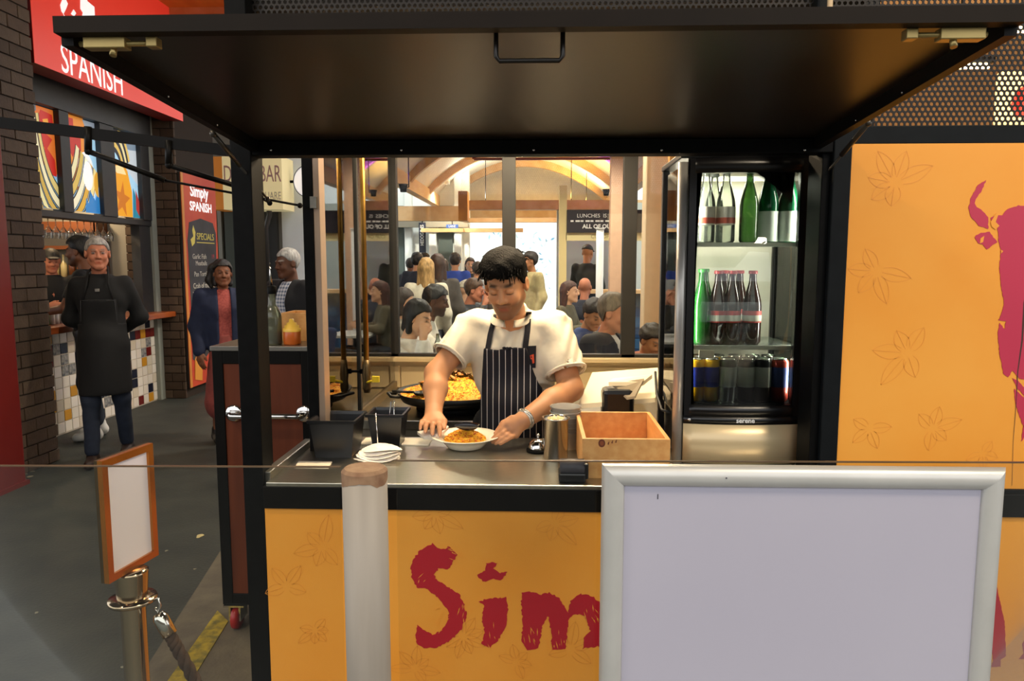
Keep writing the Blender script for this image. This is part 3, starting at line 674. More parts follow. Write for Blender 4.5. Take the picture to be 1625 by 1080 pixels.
m_ = [(1185, 460), (1245, 460), (1262, 475), (1310, 462), (1355, 490), (1385, 530), (1395, 555), (1410, 500), (1455, 470), (1510, 480), (1560, 520), (1590, 580), (1600, 700), (1465, 720), (1468, 670), (1500, 640), (1475, 570), (1430, 560), (1400, 590), (1385, 720), (1325, 725), (1318, 640), (1305, 570), (1280, 610), (1262, 720), (1210, 725), (1180, 690), (1190, 600), (1180, 520)]
LY = KY - .0002
for i, (ol, nm) in enumerate(((S_, 1), (idot, 2), (istem, 3), (m_, 4))):
    m = MB(); m.poly(brush(zp(ol, 420, 780, Zs, Zs, LY), LY, seed=nm), .0012); m.build('lettering', RED, pan, label='crimson brush lettering reading Sim')
# dry-brush gaps show the yellow through
random.seed(3); m = MB()
for (px, py, n, ang) in ((700, 985, 16, 2.6), (722, 880, 10, .5), (735, 965, 12, 1.9), (772, 1010, 8, 1.3), (840, 1010, 9, 1.3), (880, 1015, 9, 1.4), (940, 975, 8, 1.2), (668, 930, 7, 2.3)):
    for k in range(n):
        c = onY(px + random.gauss(0, 8), py + random.gauss(0, 9), LY - .0015); L = random.uniform(.004, .016); t = ang + random.gauss(0, .2); d = Vector((math.cos(t), 0, -math.sin(t))) * L; nn = Vector((math.sin(t), 0, math.cos(t))) * random.uniform(.0006, .0016)
        m.add([c - d, c + nn, c + d, c - nn], [(0, 1, 2, 3)])
m.build('dry_brush_gap', YEL, pan)
for ol in ([(1582, 930), (1588, 960), (1594, 985), (1596, 1040), (1588, 1046), (1588, 1057), (1573, 1058), (1576, 1046), (1574, 1030), (1570, 990), (1560, 960), (1572, 935)], [(1640, 990), (1622, 1020), (1624, 1036), (1617, 1045), (1640, 1046)]):
    m = MB(); m.poly(brush([onY(a, b, LY) for a, b in ol], LY, .001, 7), .0012); m.build('lettering', RED, pan, label='crimson end strokes of the lettering at the right')
# bull print on the upper panel
BY = KY + .0045; BRED = M('raspberry_print', '#c2314f', .4)
bull = [(1598, 332), (1616, 326), (1650, 328), (1650, 590), (1640, 596), (1630, 604), (1618, 600), (1606, 588), (1600, 598), (1592, 592), (1586, 560), (1583, 530), (1586, 512), (1594, 522), (1596, 510), (1584, 508), (1590, 495), (1593, 480), (1588, 450), (1586, 425), (1588, 395), (1584, 380), (1583, 360), (1574, 355), (1572, 345), (1578, 342), (1590, 341)]
horn = [(1565, 286), (1552, 293), (1541, 312), (1537, 330), (1541, 345), (1553, 358), (1568, 363), (1568, 345), (1560, 335), (1550, 328), (1546, 322), (1548, 316), (1556, 305)]
ear = [(1546, 376), (1556, 369), (1570, 368), (1582, 384), (1566, 396), (1560, 388), (1552, 386)]
tuft = [(1609, 617), (1616, 622), (1622, 628), (1640, 640), (1640, 700), (1625, 680), (1616, 655), (1611, 640)]
spike = [(1606, 600), (1616, 604), (1622, 612), (1634, 622), (1626, 628), (1614, 616)]
XM = onY(1650, 450, BY).x
for k, ol in enumerate((bull, horn, ear, tuft, spike) * 2):
    pts_ = [onY(a, b, BY) for a, b in ol]
    if k > 4: pts_ = [Vector((2 * XM - .001 - p.x, p.y, p.z)) for p in pts_][::-1]      # the far half of the head
    m = MB(); m.poly(brush(pts_, BY, .0012, 20 + k), .001); m.build('bull_print', BRED, pan, label='raspberry red bull print on the yellow panel')
m = MB()
for ol in ([(1572, 352), (1581, 338), (1584, 341), (1580, 352), (1586, 358), (1580, 364), (1574, 360)], [(1556, 378), (1562, 374), (1560, 384), (1555, 386)], [(1588, 396), (1592, 398), (1589, 402)]):
    m.poly([onY(a, b, BY - .0013) for a, b in ol], .0004)
m.build('print_gap', YEL, pan)
# dark crack down the panel
m = MB(); pts = [(1650, 380), (1626, 480), (1622, 540), (1615, 590), (1612, 650), (1608, 700), (1606, 770)]
for k, (a_, b_) in enumerate(zip(pts[:-1], pts[1:])):
    p, q = onY(*a_, BY - .0012), onY(*b_, BY - .0012); w0 = [.006, .007, .005, .003, .0015, .0012, .001][k]; w1 = [.006, .007, .005, .003, .0015, .0012, .001][k + 1] if k < 5 else .001
    m.add([p + Vector((-w0 / 2, 0, 0)), q + Vector((-w1 / 2, 0, 0)), q + Vector((w1 / 2, 0, 0)), p + Vector((w0 / 2, 0, 0))], [(0, 1, 2, 3)])
m.build('crack', M('crack_dark', '#4a2f2a', .8), pan)
# countertop, back counter and back splash
m = MB(); m.box(-.84, .86, KY - .01, 2.76, .9, .92, bev=.003); struct('trim_front_worktop', m, STEEL)
m = MB(); m.box(-.83, .85, 2.21, 2.72, .06, .898); struct('trim_worktop_carcass', m, M('dark_carcass', '#332c26', .6))
m = MB(); m.box(-.865, -.835, 2.19, 2.62, .9, .945, bev=.004); struct('trim_worktop_edge_rail', m, M('dull_steel_edge', '#77736a', .35, .8))
CREAMS = M('cream_steel_splash', '#c9b48c', .34, .35, var=.06, scale=3)
m = MB(); m.box(-.84, 1.0, 3.05, 3.86, .88, .92, bev=.003); struct('trim_back_worktop', m, STEEL)
m = MB(); m.box(-.84, 1.0, 3.07, 3.86, .06, .878); struct('trim_back_carcass', m, M('steel_carcass', '#8d8471', .4, .5))
bs = setting('wall_kiosk_back', (0, 3.86, 0))
m = MB(); m.box(-.84, 1.0, 3.86, 3.9, 0, 1.088); m.build('back_panel', CREAMS, bs)
for (x0, x1) in ((-.82, -.74), (-.735, -.28), (-.275, .18), (.185, .64), (.645, .98)):
    m = MB(); m.box(x0, x1, 3.845, 3.86, .925, 1.04, bev=.004); m.build('splash_panel', CREAMS, bs)
m = MB(); m.box(-.84, 1.0, 3.8, 3.9, 1.07, 1.092, bev=.002); m.build('sill', CREAMS, bs)
wn = setting('window_1', (0, 3.87, 1.1))
WF = M('window_frame_black', '#1b1a18', .45, var=.1)
for (x0, x1) in ((-.79, -.745), (-.186, -.116), (.447, .52), (.96, 1.0)):
    m = MB(); m.box(x0, x1, 3.85, 3.9, 1.092, 2.34, bev=.002); m.build('mullion', WF, wn)
m = MB(); m.box(-.79, 1.0, 3.85, 3.9, 1.092, 1.108); m.build('bottom_rail', WF, wn)
for (x0, x1) in ((-.745, -.186), (-.116, .447), (.52, .96)):
    m = MB(); m.box(x0, x1, 3.872, 3.878, 1.108, 2.34); m.build('pane', GLASS, wn)
# left side glazing with slim frames
ws = setting('window_2', (-.77, 3.2, 1))
SG = MG('side_pane', '#f4f4ee', 1.6)
m = MB(); m.box(-.772, -.766, 2.6, 3.85, .96, 2.34); m.build('pane', SG, ws)
m = MB(); m.box(-.785, -.755, 2.6, 3.86, .92, .96); m.build('bottom_rail', M('dull_bronze', '#6b5c45', .4, .6), ws)
m = MB(); m.box(-.818, -.782, 2.53, 2.6, .92, 2.34, bev=.002); m.build('jamb', BLK, ws)
m = MB(); m.box(-.782, -.759, 2.535, 2.6, .92, 2.34, bev=.002); m.build('jamb_strip', M('pinkish_aluminium', '#b59d88', .35, .6), ws)
m = MB(); m.box(-.78, -.758, 3.06, 3.085, .96, 2.34); m.build('mullion', WF, ws)
m = MB(); m.box(-.79, -.768, 2.525, 2.535, 1.785, 1.825); m.build('hinge_plate', STEEL, ws)
# kiosk ceiling with warm strip lights, dark right-hand wall behind the fridge
m = MB(); m.box(-.9, 1.0, 2.25, 3.95, 2.36, 2.4); struct('ceiling_kiosk', m, M('kiosk_ceiling', '#3a332c', .7))
m = MB(); m.box(.96, 1.0, 2.25, 3.9, 0, 2.36); struct('wall_kiosk_right', m, M('kiosk_side_wall', '#4b4640', .5))
for i, (x, y) in enumerate(((-.35, 2.9), (.35, 2.9), (0, 3.4))):
    t = thing('strip_light', ['warm strip light on the kiosk ceiling above the containers', 'warm strip light on the kiosk ceiling above the crate', 'warm strip light on the kiosk ceiling above the back counter'][i], 'lamp', (x, y, 2.3))
    m = MB(); m.box(x - .27, x + .27, y - .035, y + .035, 2.31, 2.36, bev=.004); m.build('housing', M('white_housing', '#e8e4da', .5), t)
    m = MB(); m.box(x - .25, x + .25, y - .025, y + .025, 2.3, 2.31); m.build('diffuser', M('strip_diffuser', '#ffd9a0', .4, emit=4), t)
    l = lamp('AREA', 'strip_glow', (0, 0, -.012), 14, (1, .78, .5), .5, size_y=.05); l.parent = t
# gas pipe with valve in the left corner
a = onY(582, 600, 3.0); gp = thing('gas_pipe', 'brass gas pipe with valve dropping down beside the side pane', 'pipe', (a.x, 3.0, 1.05))
BRS = M('aged_brass', '#8f6a30', .35, .9, var=.2, scale=15)
m = MB(); m.tube([(a.x, 3.0, 1.18), (a.x, 3.0, 2.36)], .011, 12); m.build('pipe', BRS, gp)
m = MB(); m.tube([(a.x, 3.0, 1.05), (a.x, 3.0, 1.07), (a.x, 3.0, 1.1), (a.x, 3.0, 1.13), (a.x, 3.0, 1.16), (a.x, 3.0, 1.19)], [.012, .018, .016, .019, .015, .013], 10); m.build('valve', M('dark_bronze_valve', '#5d4d33', .4, .8), gp)
m = MB(); m.tube([(a.x, 2.99, 1.095), (a.x + .05, 2.97, 1.11)], .005, 8); m.box(a.x + .03, a.x + .06, 2.965, 2.975, 1.1, 1.125); m.build('lever', M('yellow_lever', '#e5c41f', .5), gp)
m = MB(); m.box(a.x - .03, a.x + .01, 3.0, 3.01, 1.13, 1.15); m.box(a.x - .1, a.x - .02, 3.0, 3.01, 1.135, 1.145); m.build('wall_clip', BLK, gp)
# ------------------------------------------------------------------ lifted serving flap
fp = thing('serving_flap', 'large black flap hatch raised over the kiosk counter', 'hatch', (0, 2.2, 1.96))
FB = M('flap_underside', '#1d1813', .33, var=.18, scale=2.5, spec=.6)
fy0, fy1, fz0, fz1, fx0, fx1 = 1.3, 2.19, 2.006, 1.945, -.852, .818
def fzz(y): return fz1 + (fz0 - fz1) * (fy1 - y) / (fy1 - fy0)
def slab(m, x0, x1, y0, y1, t0, t1):
    v = [(x, y, fzz(y) + t) for t in (t0, t1) for y in (y0, y1) for x in (x0, x1)]
    m.add(v, [(0, 2, 3, 1), (4, 5, 7, 6), (0, 1, 5, 4), (2, 6, 7, 3), (0, 4, 6, 2), (1, 3, 7, 5)])
m = MB(); slab(m, fx0, fx1, fy0, fy1, .012, .02); m.build('flap_sheet', FB, fp)
m = MB(); slab(m, fx0, fx1, fy0 - .004, fy0 + .02, -.006, .022); m.build('front_rim', M('flap_rim', '#1a130c', .5, var=.1, spec=.12), fp)
m = MB(); slab(m, fx0 - .002, fx0 + .02, fy0 + .02, fy1, -.02, .02); m.build('side_rim', BLK2, fp)
m = MB(); slab(m, fx1 - .02, fx1 + .002, fy0 + .02, fy1, -.02, .02); m.build('side_rim', BLK2, fp)
m = MB(); a, b = onY(787, 60, 1.33), onY(893, 95, 1.33); m.tube([(a.x, 1.335, 2.012), (a.x, 1.335, b.z + .008), (a.x + .006, 1.335, b.z), (b.x - .006, 1.335, b.z), (b.x, 1.335, b.z + .008), (b.x, 1.335, 2.012)], .0045, 10); m.build('pull_handle', M('handle_black', '#1c1813', .3, .4), fp)
BOLT = M('zinc_bolt', '#a08c58', .35, .7, var=.1)
for s_, px in ((-1, 165), (1, 1528)):
    a = onY(px, 66, 1.32); m = MB(); m.box(a.x - .038, a.x + .038, 1.318, 1.342, fzz(1.33) - .024, fzz(1.33) - .004, bev=.002); m.tube([(a.x - .05 * 1, 1.33, fzz(1.33) - .014), (a.x - s_ * .09, 1.33, fzz(1.33) - .014)] if s_ < 0 else [(a.x + .045, 1.33, fzz(1.33) - .014), (a.x - .09, 1.33, fzz(1.33) - .014)], .005, 8)
    m.box(a.x - s_ * .085 - .01, a.x - s_ * .085 + .01, 1.32, 1.342, fzz(1.33) - .022, fzz(1.33) - .004, bev=.002); m.tube([(a.x - s_ * .012, 1.33, fzz(1.33) - .02), (a.x - s_ * .012, 1.325, fzz(1.33) - .036)], .006, 8); m.build('slide_bolt', BOLT, fp)
for px, py in ((252, 132), (332, 190), (1448, 122), (1372, 175)):
    x = fx0 if px < 800 else fx1; a = onX(px, py, x); m = MB(); m.sphere((x + (.02 if px < 800 else -.02), a.y, fzz(a.y) - .012), .003, 8); m.build('rivet', CHROME, fp)
STRUT = M('strut_grey', '#4a453d', .3, .6)
for (p, q) in ((onY(338, 212, 2.0), onY(425, 316, 2.3)), (onY(1378, 195, 2.0), onY(1290, 300, 2.28))):
    m = MB(); mid = p.lerp(q, .45); m.tube([p, mid], .007, 8); m.tube([mid, q], .0035, 8); m.sphere(p, .01, 8); m.sphere(q, .009, 8); m.tube([p, p + Vector((0, 0, .04))], .006, 8); m.build('gas_strut', STRUT, fp)
# side flap at the left, seen along its edge, with two gas struts
sf = thing('side_flap', 'narrow black side flap sticking out left of the kiosk on gas struts', 'hatch', (-.92, 2.24, 1.94))
a, b = onY(-20, 192, 2.26), onY(372, 240, 2.26); m = MB(); d = (b - a); m.add([a + Vector((0, y, z)) for y in (0, .02) for z in (-.016, .018)] + [b + Vector((0, y, z)) for y in (0, .02) for z in (-.016, .018)], [(0, 1, 3, 2), (4, 6, 7, 5), (0, 4, 5, 1), (2, 3, 7, 6), (0, 2, 6, 4), (1, 5, 7, 3)]); m.build('flap_edge', BLK2, sf)
for (p1, p2, p3) in (((140, 240), (262, 286), (476, 326)), ((268, 262), (385, 298), (428, 322))):
    p, c, q = onY(*p1, 2.26), onY(*p2, 2.33 if p1[0] < 200 else 2.4), onY(*p3, 2.5); m = MB(); m.tube([p, c], .0085, 8); m.tube([c, q], .004, 8); m.sphere(p, .012, 8); m.sphere(q, .01, 8); m.tube([p, p + Vector((.004, 0, .075))], .011, 6); m.build('gas_strut', BLK2, sf)
# a little strut bracket on the side frame
# ================================================================== on and around the counter
CT = .92
# paella pan on its ring burner
PC = onY(722, 640, 3.33); PX, PY = PC.x, 3.33
pp = thing('paella_pan', 'wide dark paella pan full of yellow rice behind the chef', 'pan', (PX, PY, CT))
IRON = M('black_iron_pan', '#1d1a17', .45, .4, var=.2, scale=20)
m = MB(); m.lathe([(0, .035), (.2, .035), (.24, .05), (.265, .085), (.272, .085), (.245, .043), (.2, .028), (0, .028)], (PX, PY, CT), 48); m.build('pan_body', IRON, pp)
for a in (200, 340):
    c, s_ = math.cos(R(a)), math.sin(R(a)); p = Vector((PX + c * .265, PY + s_ * .265, CT + .075)); t = Vector((-s_, c, 0)); o_ = Vector((c, s_, .1)); m = MB()
    m.tube([p + t * .05, p + t * .045 + o_ * .04, p - t * .045 + o_ * .04, p - t * .05], .007, 8); m.build('handle', IRON, pp)
m = MB(); m.lathe([(.17, 0), (.18, 0), (.18, .028), (.17, .028)], (PX, PY, CT), 32); m.build('burner_ring', BLK, pp)
# rice: a heaped lumpy surface plus loose grains
random.seed(21); rice = M('saffron_rice', '#e09a16', .55, col2='#ecb52e', scale=60, bump=.6, bscale=140)
m = MB(); vs_ = []; fs_ = []; NR, NA = 14, 48
for i in range(NR + 1):
    r = .252 * i / NR
    for k in range(NA):
        a = 2 * PI * k / NA; x, y = r * math.cos(a), r * math.sin(a)
        z = .075 + .038 * max(0, 1 - (r / .25) ** 2) + .03 * math.exp(-((x - .0) ** 2 + (y - .08) ** 2) / .008) + random.uniform(-.004, .004)
        vs_.append((PX + x, PY + y, CT + z))
for i in range(NR):
    for k in range(NA):
        a, b = i * NA + k, i * NA + (k + 1) % NA; fs_.append((a, a + NA, b + NA, b))
m.add(vs_, fs_, 0, True); ri = m.build('rice', rice, pp); ri['kind'] = 'stuff'
def rice_z(x, y):
    r = math.hypot(x, y); return .075 + .038 * max(0, 1 - (r / .25) ** 2) + .03 * math.exp(-((x) ** 2 + (y - .08) ** 2) / .008)
def grains(n, fn, mats, s0, name, parent, sd):
    rnd = random.Random(sd); m = MB()
    for i in range(n):
        x, y, z = fn(rnd); L = s0 * rnd.uniform(.7, 1.5); a = rnd.uniform(0, PI); t = rnd.uniform(-.5, .5); d = Vector((math.cos(a) * math.cos(t), math.sin(a) * math.cos(t), math.sin(t))) * L; u, w = frame(d); u *= L * .4; w *= L * .4; c = Vector((x, y, z)); mi = rnd.randrange(len(mats))
        m.add([c - d, c + u, c + w, c - u, c - w, c + d], [(0, 2, 1), (0, 3, 2), (0, 4, 3), (0, 1, 4), (5, 1, 2), (5, 2, 3), (5, 3, 4), (5, 4, 1)], mi)
    o = m.build(name, mats, parent, fixn=False); o['kind'] = 'stuff'; return o
GR = [M('grain_yellow', '#f0b429', .5), M('grain_gold', '#dd8f1a', .5), M('grain_red', '#b8481c', .5), M('grain_pale', '#eebb38', .5)]
def pr_(rnd):
    r = .25 * math.sqrt(rnd.random()); a = rnd.uniform(0, 2 * PI); x, y = r * math.cos(a), r * math.sin(a); return PX + x, PY + y, CT + rice_z(x, y) + .002
grains(2600, pr_, GR, .0055, 'rice_grains', pp, 5)
SHELL = M('mussel_shell', '#1b1a20', .25, var=.4, scale=40, coat=.4); MEAT = M('mussel_meat', '#d58a45', .5, var=.2, scale=40)
def mussel(parent, c, a, tilt, L=.032, roll=0.0):
    Rm = Matrix.Rotation(a, 3, 'Z') @ Matrix.Rotation(roll, 3, 'Y') @ Matrix.Rotation(tilt, 3, 'X'); c = Vector(c)
    m = MB(); prof = [(math.sin(PI * t) ** .7 * (1 - .35 * t), t) for t in [i / 8 for i in range(9)]]
    vs = []; fs = []
    for i, (w, t) in enumerate(prof):
        for k in range(9):
            th = PI * k / 8; vs.append(c + Rm @ Vector((w * L * .5 * math.cos(th), (t - .5) * 2 * L, -w * L * .36 * math.sin(th))))
    for i in range(8):
        for k in range(8): a_ = i * 9 + k; fs.append((a_, a_ + 1, a_ + 10, a_ + 9))
    m.add(vs, fs, 0, True); sh = m.build('mussel_shell', SHELL, parent)
    m = MB(); m.sphere(c + Rm @ Vector((0, 0, -.001)), L * .42, 8, sc=(.7, 1.5, .5), rot=Rm); m.build('mussel_meat', MEAT, sh)
random.seed(9)
for i in range(22):
    x, y = random.gauss(.01, .06), random.gauss(.06, .05); 
    if i > 14: a = random.uniform(0, 2 * PI); x, y = .17 * math.cos(a), .14 * math.sin(a)
    mussel(pp, (PX + x, PY + y, CT + rice_z(x, y) + .014), random.uniform(0, 6), random.uniform(-.9, .9))
# serving spoon resting in the rice at the left
m = MB(); a = onY(668, 645, 3.16); m.lathe([(0, -.012), (.025, -.008), (.037, .004), (.034, .006), (.022, -.004), (0, -.007)], (a.x, 3.16, CT + .1), 20); m.tube([(a.x - .03, 3.16, CT + .104), (a.x - .12, 3.12, CT + .115)], .006, 8)
one('serving_spoon', m, IRON, 'dark serving spoon lying on the edge of the paella pan', 'spoon', (a.x, 3.16, CT + .09))
# trays and white board between front and back counters
m = MB(); a, b = onZ(600, 676, CT), onZ(690, 690, CT); m.box(-.66, -.40, 2.62, 2.72, CT, CT + .006, bev=.002)
one('white_cutting_board', m, M('white_plastic', '#ece2cd', .5), 'thin white chopping board at the back of the worktop left of the plate', 'board', (-.53, 2.67, CT))
# plate with rice and a mussel
PLX, PLY = -.262, 2.60; pl = thing('dinner_plate', 'wide-rimmed white pasta plate of paella held by the chef', 'plate', (PLX, PLY, CT))
m = MB(); m.lathe([(0, .004), (.055, .002), (.066, .006), (.08, .022), (.092, .034), (.124, .046), (.127, .0475), (.124, .049), (.09, .0385), (.074, .026), (.058, .012), (0, .010)], (PLX, PLY, CT), 56); m.build('plate_body', M('white_china', '#f6efdd', .18, coat=.3), pl)
m = MB(); vs_ = []; fs_ = []
for i in range(9):
    r = .074 * i / 8
    for k in range(28):
        a = 2 * PI * k / 28; vs_.append((PLX + r * math.cos(a) * 1.05, PLY - .01 + r * math.sin(a) * .8, CT + .034 + .034 * (1 - (i / 8) ** 2) + random.uniform(-.002, .002) * (i < 8)))
for i in range(8):
    for k in range(28): a, b = i * 28 + k, i * 28 + (k + 1) % 28; fs_.append((a, a + 28, b + 28, b))
m.add(vs_, fs_, 0, True); q = m.build('rice_mound', rice, pl); q['kind'] = 'stuff'
def pr2(rnd):
    r = .072 * math.sqrt(rnd.random()); a = rnd.uniform(0, 2 * PI); return PLX + r * math.cos(a) * 1.05, PLY - .01 + r * math.sin(a) * .8, CT + .037 + .034 * (1 - (r / .074) ** 2)
grains(900, pr2, GR, .0042, 'rice_grains', pl, 6)
mussel(pl, (PLX + .006, PLY - .03, CT + .088), R(92), R(4), .046, R(66)); mussel(pl, (PLX + .012, PLY + .002, CT + .086), R(84), R(-4), .042, R(-15))
# black food containers
PLAS = M('black_plastic', '#121214', .3, var=.1)
def insert(lb, x0, x1, y0, y1, z1, spoon):
    t = thing('food_container', lb, 'container', ((x0 + x1) / 2, (y0 + y1) / 2, CT)); m = MB(); tp = .012; cx = (x0 + x1) / 2; cy = (y0 + y1) / 2
    def ring(inx, z): return [(x0 + inx, y0 + inx, z), (x1 - inx, y0 + inx, z), (x1 - inx, y1 - inx, z), (x0 + inx, y1 - inx, z)]
    rg = [ring(tp + .006, CT), ring(.004, z1 - .012), ring(-.004, z1 - .010), ring(-.004, z1), ring(.004, z1), ring(.008, z1 - .01), ring(tp + .01, CT + .02)]
    for a_, b_ in zip(rg[:-1], rg[1:]): m.add(a_ + b_, [(i, (i + 1) % 4, 4 + (i + 1) % 4, 4 + i) for i in range(4)])
    m.add(rg[-1], [(0, 1, 2, 3)]); m.add(rg[0], [(3, 2, 1, 0)]); m.build('tub', PLAS, t, fixn=False)
    if spoon:
        m = MB(); m.tube([(cx, cy, CT + .05), (cx + .006, cy + .02, z1 + .03), (cx + .018, cy + .02, z1 + .034), (cx + .02, cy, CT + .05)], .0025, 6); m.build('tongs', CHROME, t)
insert('black plastic food container nearest the left post', -.79, -.628, 2.43, 2.60, 1.055, False)
insert('black plastic food container with tongs beside the napkins', -.618, -.485, 2.56, 2.70, 1.05, True)
# napkins, card, doily with a fork handle
a = onZ(607, 712, CT); nx_, ny_ = -.555, 2.44
t = thing('napkin_stack', 'loose stack of scalloped white paper napkins before the black container', 'napkins', (nx_, ny_, CT))
for k in range(5):
    m = MB(); pts = []; r0 = .078 - .003 * k
    for i in range(36):
        th = 2 * PI * i / 36; rr = r0 * (1 + .05 * (i % 2)); pts.append((nx_ + rr * math.cos(th) + .004 * k, ny_ + rr * .8 * math.sin(th) + .006 * k, CT + .001 + k * .0075 + .006 * math.sin(2 * th + k)))
    m.add(pts + [(nx_, ny_, CT + .006 + k * .0085)], [(i, (i + 1) % 36, 36) for i in range(36)]); m.add([Vector(p) - Vector((0, 0, .0015)) for p in pts], [list(range(36))[::-1]]); m.build('napkin', M('white_paper', '#f0e8dc', .8), t, fixn=False)
m = MB(); m.tube([(nx_ + .0, ny_ + .02, CT + .05), (nx_ - .012, ny_ + .05, CT + .15)], .002, 6); m.build('skewer', CHROME, t)
m = MB(); q = [onZ(474, 732, CT), onZ(527, 733, CT), onZ(521, 743, CT), onZ(467, 742, CT)]; m.poly([(p.x, p.y, CT) for p in q], .002, (0, 0, 1)); one('paper_card', m, M('cream_card', '#e9dcc4', .7), 'small blank cream card lying on the steel worktop', 'card', (q[0].x, q[0].y, CT))
# steel cup with wooden sticks, bell
a = onZ(882, 730, CT); cx, cy = a.x, a.y + .02; t = thing('steel_cup', 'tall shiny steel cup holding wooden sticks', 'cup', (cx, cy, CT))
m = MB(); m.lathe([(0, 0), (.04, 0), (.042, .003), (.043, .14), (.049, .143), (.049, .147), (.0435, .147), (.041, .14), (.04, .01), (0, .01)], (cx, cy, CT), 36); m.build('cup_body', M('polished_steel', '#cfcac0', .14, 1.0), t)
random.seed(5)
for k in range(14):
    th = random.uniform(0, 6.28); r = random.uniform(0, .028); m = MB(); m.tube([(cx + r * .5 * math.cos(th), cy + r * .5 * math.sin(th), CT + .012), (cx + r * math.cos(th), cy + r * math.sin(th), CT + .142 + random.uniform(0, .008))], .0035, 6); m.build('stick', M('pale_wood_stick', '#e7cf9c', .6), t)
bx_, by_ = .005, 2.56; t = thing('service_bell', 'small chrome counter bell on black base beside the steel cup', 'bell', (bx_, by_, CT))
m = MB(); m.lathe([(0, 0), (.042, 0), (.043, .008), (.038, .011), (0, .011)], (bx_, by_, CT), 28); m.build('bell_base', BLK, t)
m = MB(); m.lathe([(.038, .014), (.037, .022), (.03, .036), (.018, .045), (0, .048)], (bx_, by_, CT), 28); m.build('bell_dome', CHROME, t)
m = MB(); m.tube([(bx_, by_, CT + .046), (bx_, by_, CT + .058)], .004, 8); m.sphere((bx_, by_, CT + .06), .006, 8); m.build('plunger', CHROME, t)
# clear plastic tub and its lid stack between cup and crate
t = thing('plastic_tub_stack', 'stack of clear plastic tubs behind the steel cup', 'tubs', (.14, 2.62, CT))
for k in range(6):
    m = MB(); z = CT + .018 * k; m.lathe([(.045, z - CT), (.055, z - CT + .06), (.058, z - CT + .062), (.058, z - CT + .066), (.054, z - CT + .064), (.043, z - CT + .002)], (.105, 2.62, CT), 24); m.build('tub', MG('tub_plastic', '#f2efe6', 1.4, .15, body=.35), t)
# wooden crate
PINE = M('pine_board', '#cc9150', .5, col2='#d9a463', scale=5, stretch=(8, 1.2, 8)); PINE2 = M('pine_inside', '#c2702c', .55, col2='#d0843c', scale=6)
cr = thing('wooden_crate', 'open pine crate on the worktop left of the drinks fridge', 'crate', (.285, 2.44, CT))
x0, x1, y0, y1, z1 = .143, .418, 2.235, 2.655, 1.048
for nm, b in (('front_board', (x0, x1, y0, y0 + .013, CT, z1)), ('back_board', (x0, x1, y1 - .013, y1, CT, z1)), ('side_board', (x0, x0 + .013, y0 + .013, y1 - .013, CT, z1)), ('side_board', (x1 - .013, x1, y0 + .013, y1 - .013, CT, z1)), ('base_board', (x0 + .013, x1 - .013, y0 + .013, y1 - .013, CT + .001, CT + .012))):
    m = MB(); m.box(*b, bev=.0015); m.build(nm, PINE, cr)
a = onY(955, 703, y0 - .0006); m = MB(); m.poly([(a.x + .011 * math.cos(k * PI / 8), y0 - .0003, a.z + .013 * math.sin(k * PI / 8)) for k in range(16)], .0004); m.build('knot', M('knot_dark', '#6d3318', .6), cr)
m = MB(); m.poly([(a.x + .006 * math.cos(k * PI / 8), y0 - .0008, a.z + .007 * math.sin(k * PI / 8)) for k in range(16)], .0004); m.build('knot_core', M('knot_core', '#8e4a22', .6), cr)
m = MB()
for k, (px, py) in enumerate(((966, 703), (972, 701), (978, 700))): p = onY(px, py, y0); m.add([(p.x - .004, y0 - .0006, p.z - .003), (p.x, y0 - .0006, p.z - .005), (p.x + .002, y0 - .0006, p.z + .006), (p.x - .001, y0 - .0006, p.z + .004)], [(0, 1, 2, 3)])
m.build('grain_mark', M('knot_dark', '#6d3318', .6), cr)
m = MB(); a = onY(1045, 727, 2.24); m.lathe([(0, .006), (.012, .002), (.014, 0)], (x1 - .02, y0 + .006, z1), 8); 
# black receipt roll printer at the front edge
a = onZ(908, 764, CT); t = thing('receipt_printer', 'small black receipt printer with dark roll at the counter edge', 'printer', (a.x, 2.22, CT))
m = MB(); m.box(a.x - .042, a.x + .042, 2.185, 2.26, CT, CT + .03, bev=.006); m.build('printer_body', PLAS, t)
m = MB(); m.tube([(a.x - .038, 2.215, CT + .042), (a.x + .038, 2.215, CT + .042)], .026, 20); m.build('roll', M('dark_roll', '#3c3a40', .5), t)
m = MB(); m.box(a.x + .036, a.x + .05, 2.19, 2.25, CT + .01, CT + .06, bev=.004); m.build('side_cap', PLAS, t)
# tilted point-of-sale screen seen from behind, white body on a black stand
ps = thing('sales_terminal', 'white sales terminal on a black stand, seen from behind, above the crate', 'terminal', (.40, 2.95, CT))
def P3(px, py, Y): return onY(px, py, Y)
WPL = M('cream_plastic', '#e2d6b8', .45)
def quad_slab(m, pts, nrm, th):
    pts = [Vector(p) for p in pts]; n_ = Vector(nrm).normalized() * th; v = pts + [p + n_ for p in pts]
    m.add(v, [(0, 1, 2, 3), (7, 6, 5, 4), (0, 4, 5, 1), (1, 5, 6, 2), (2, 6, 7, 3), (3, 7, 4, 0)])
m = MB(); quad_slab(m, [P3(940, 597, 3.06), P3(1060, 588, 3.10), P3(1040, 638, 2.88), P3(918, 648, 2.84)], (0, .5, 1), .018); m.build('screen_body', WPL, ps)
m = MB(); quad_slab(m, [P3(973, 606, 2.90), P3(1035, 600, 2.92), P3(1020, 612, 2.86), P3(966, 612, 2.85)], (0, .4, 1), .016); m.build('rear_box', WPL, ps)
m = MB(); quad_slab(m, [P3(972, 612, 2.86), P3(1022, 604, 2.87), P3(1008, 632, 2.82), P3(995, 634, 2.82)], (0, .4, 1), .01); m.build('hinge_cover', M('dark_cream_plastic', '#8e8068', .4), ps)
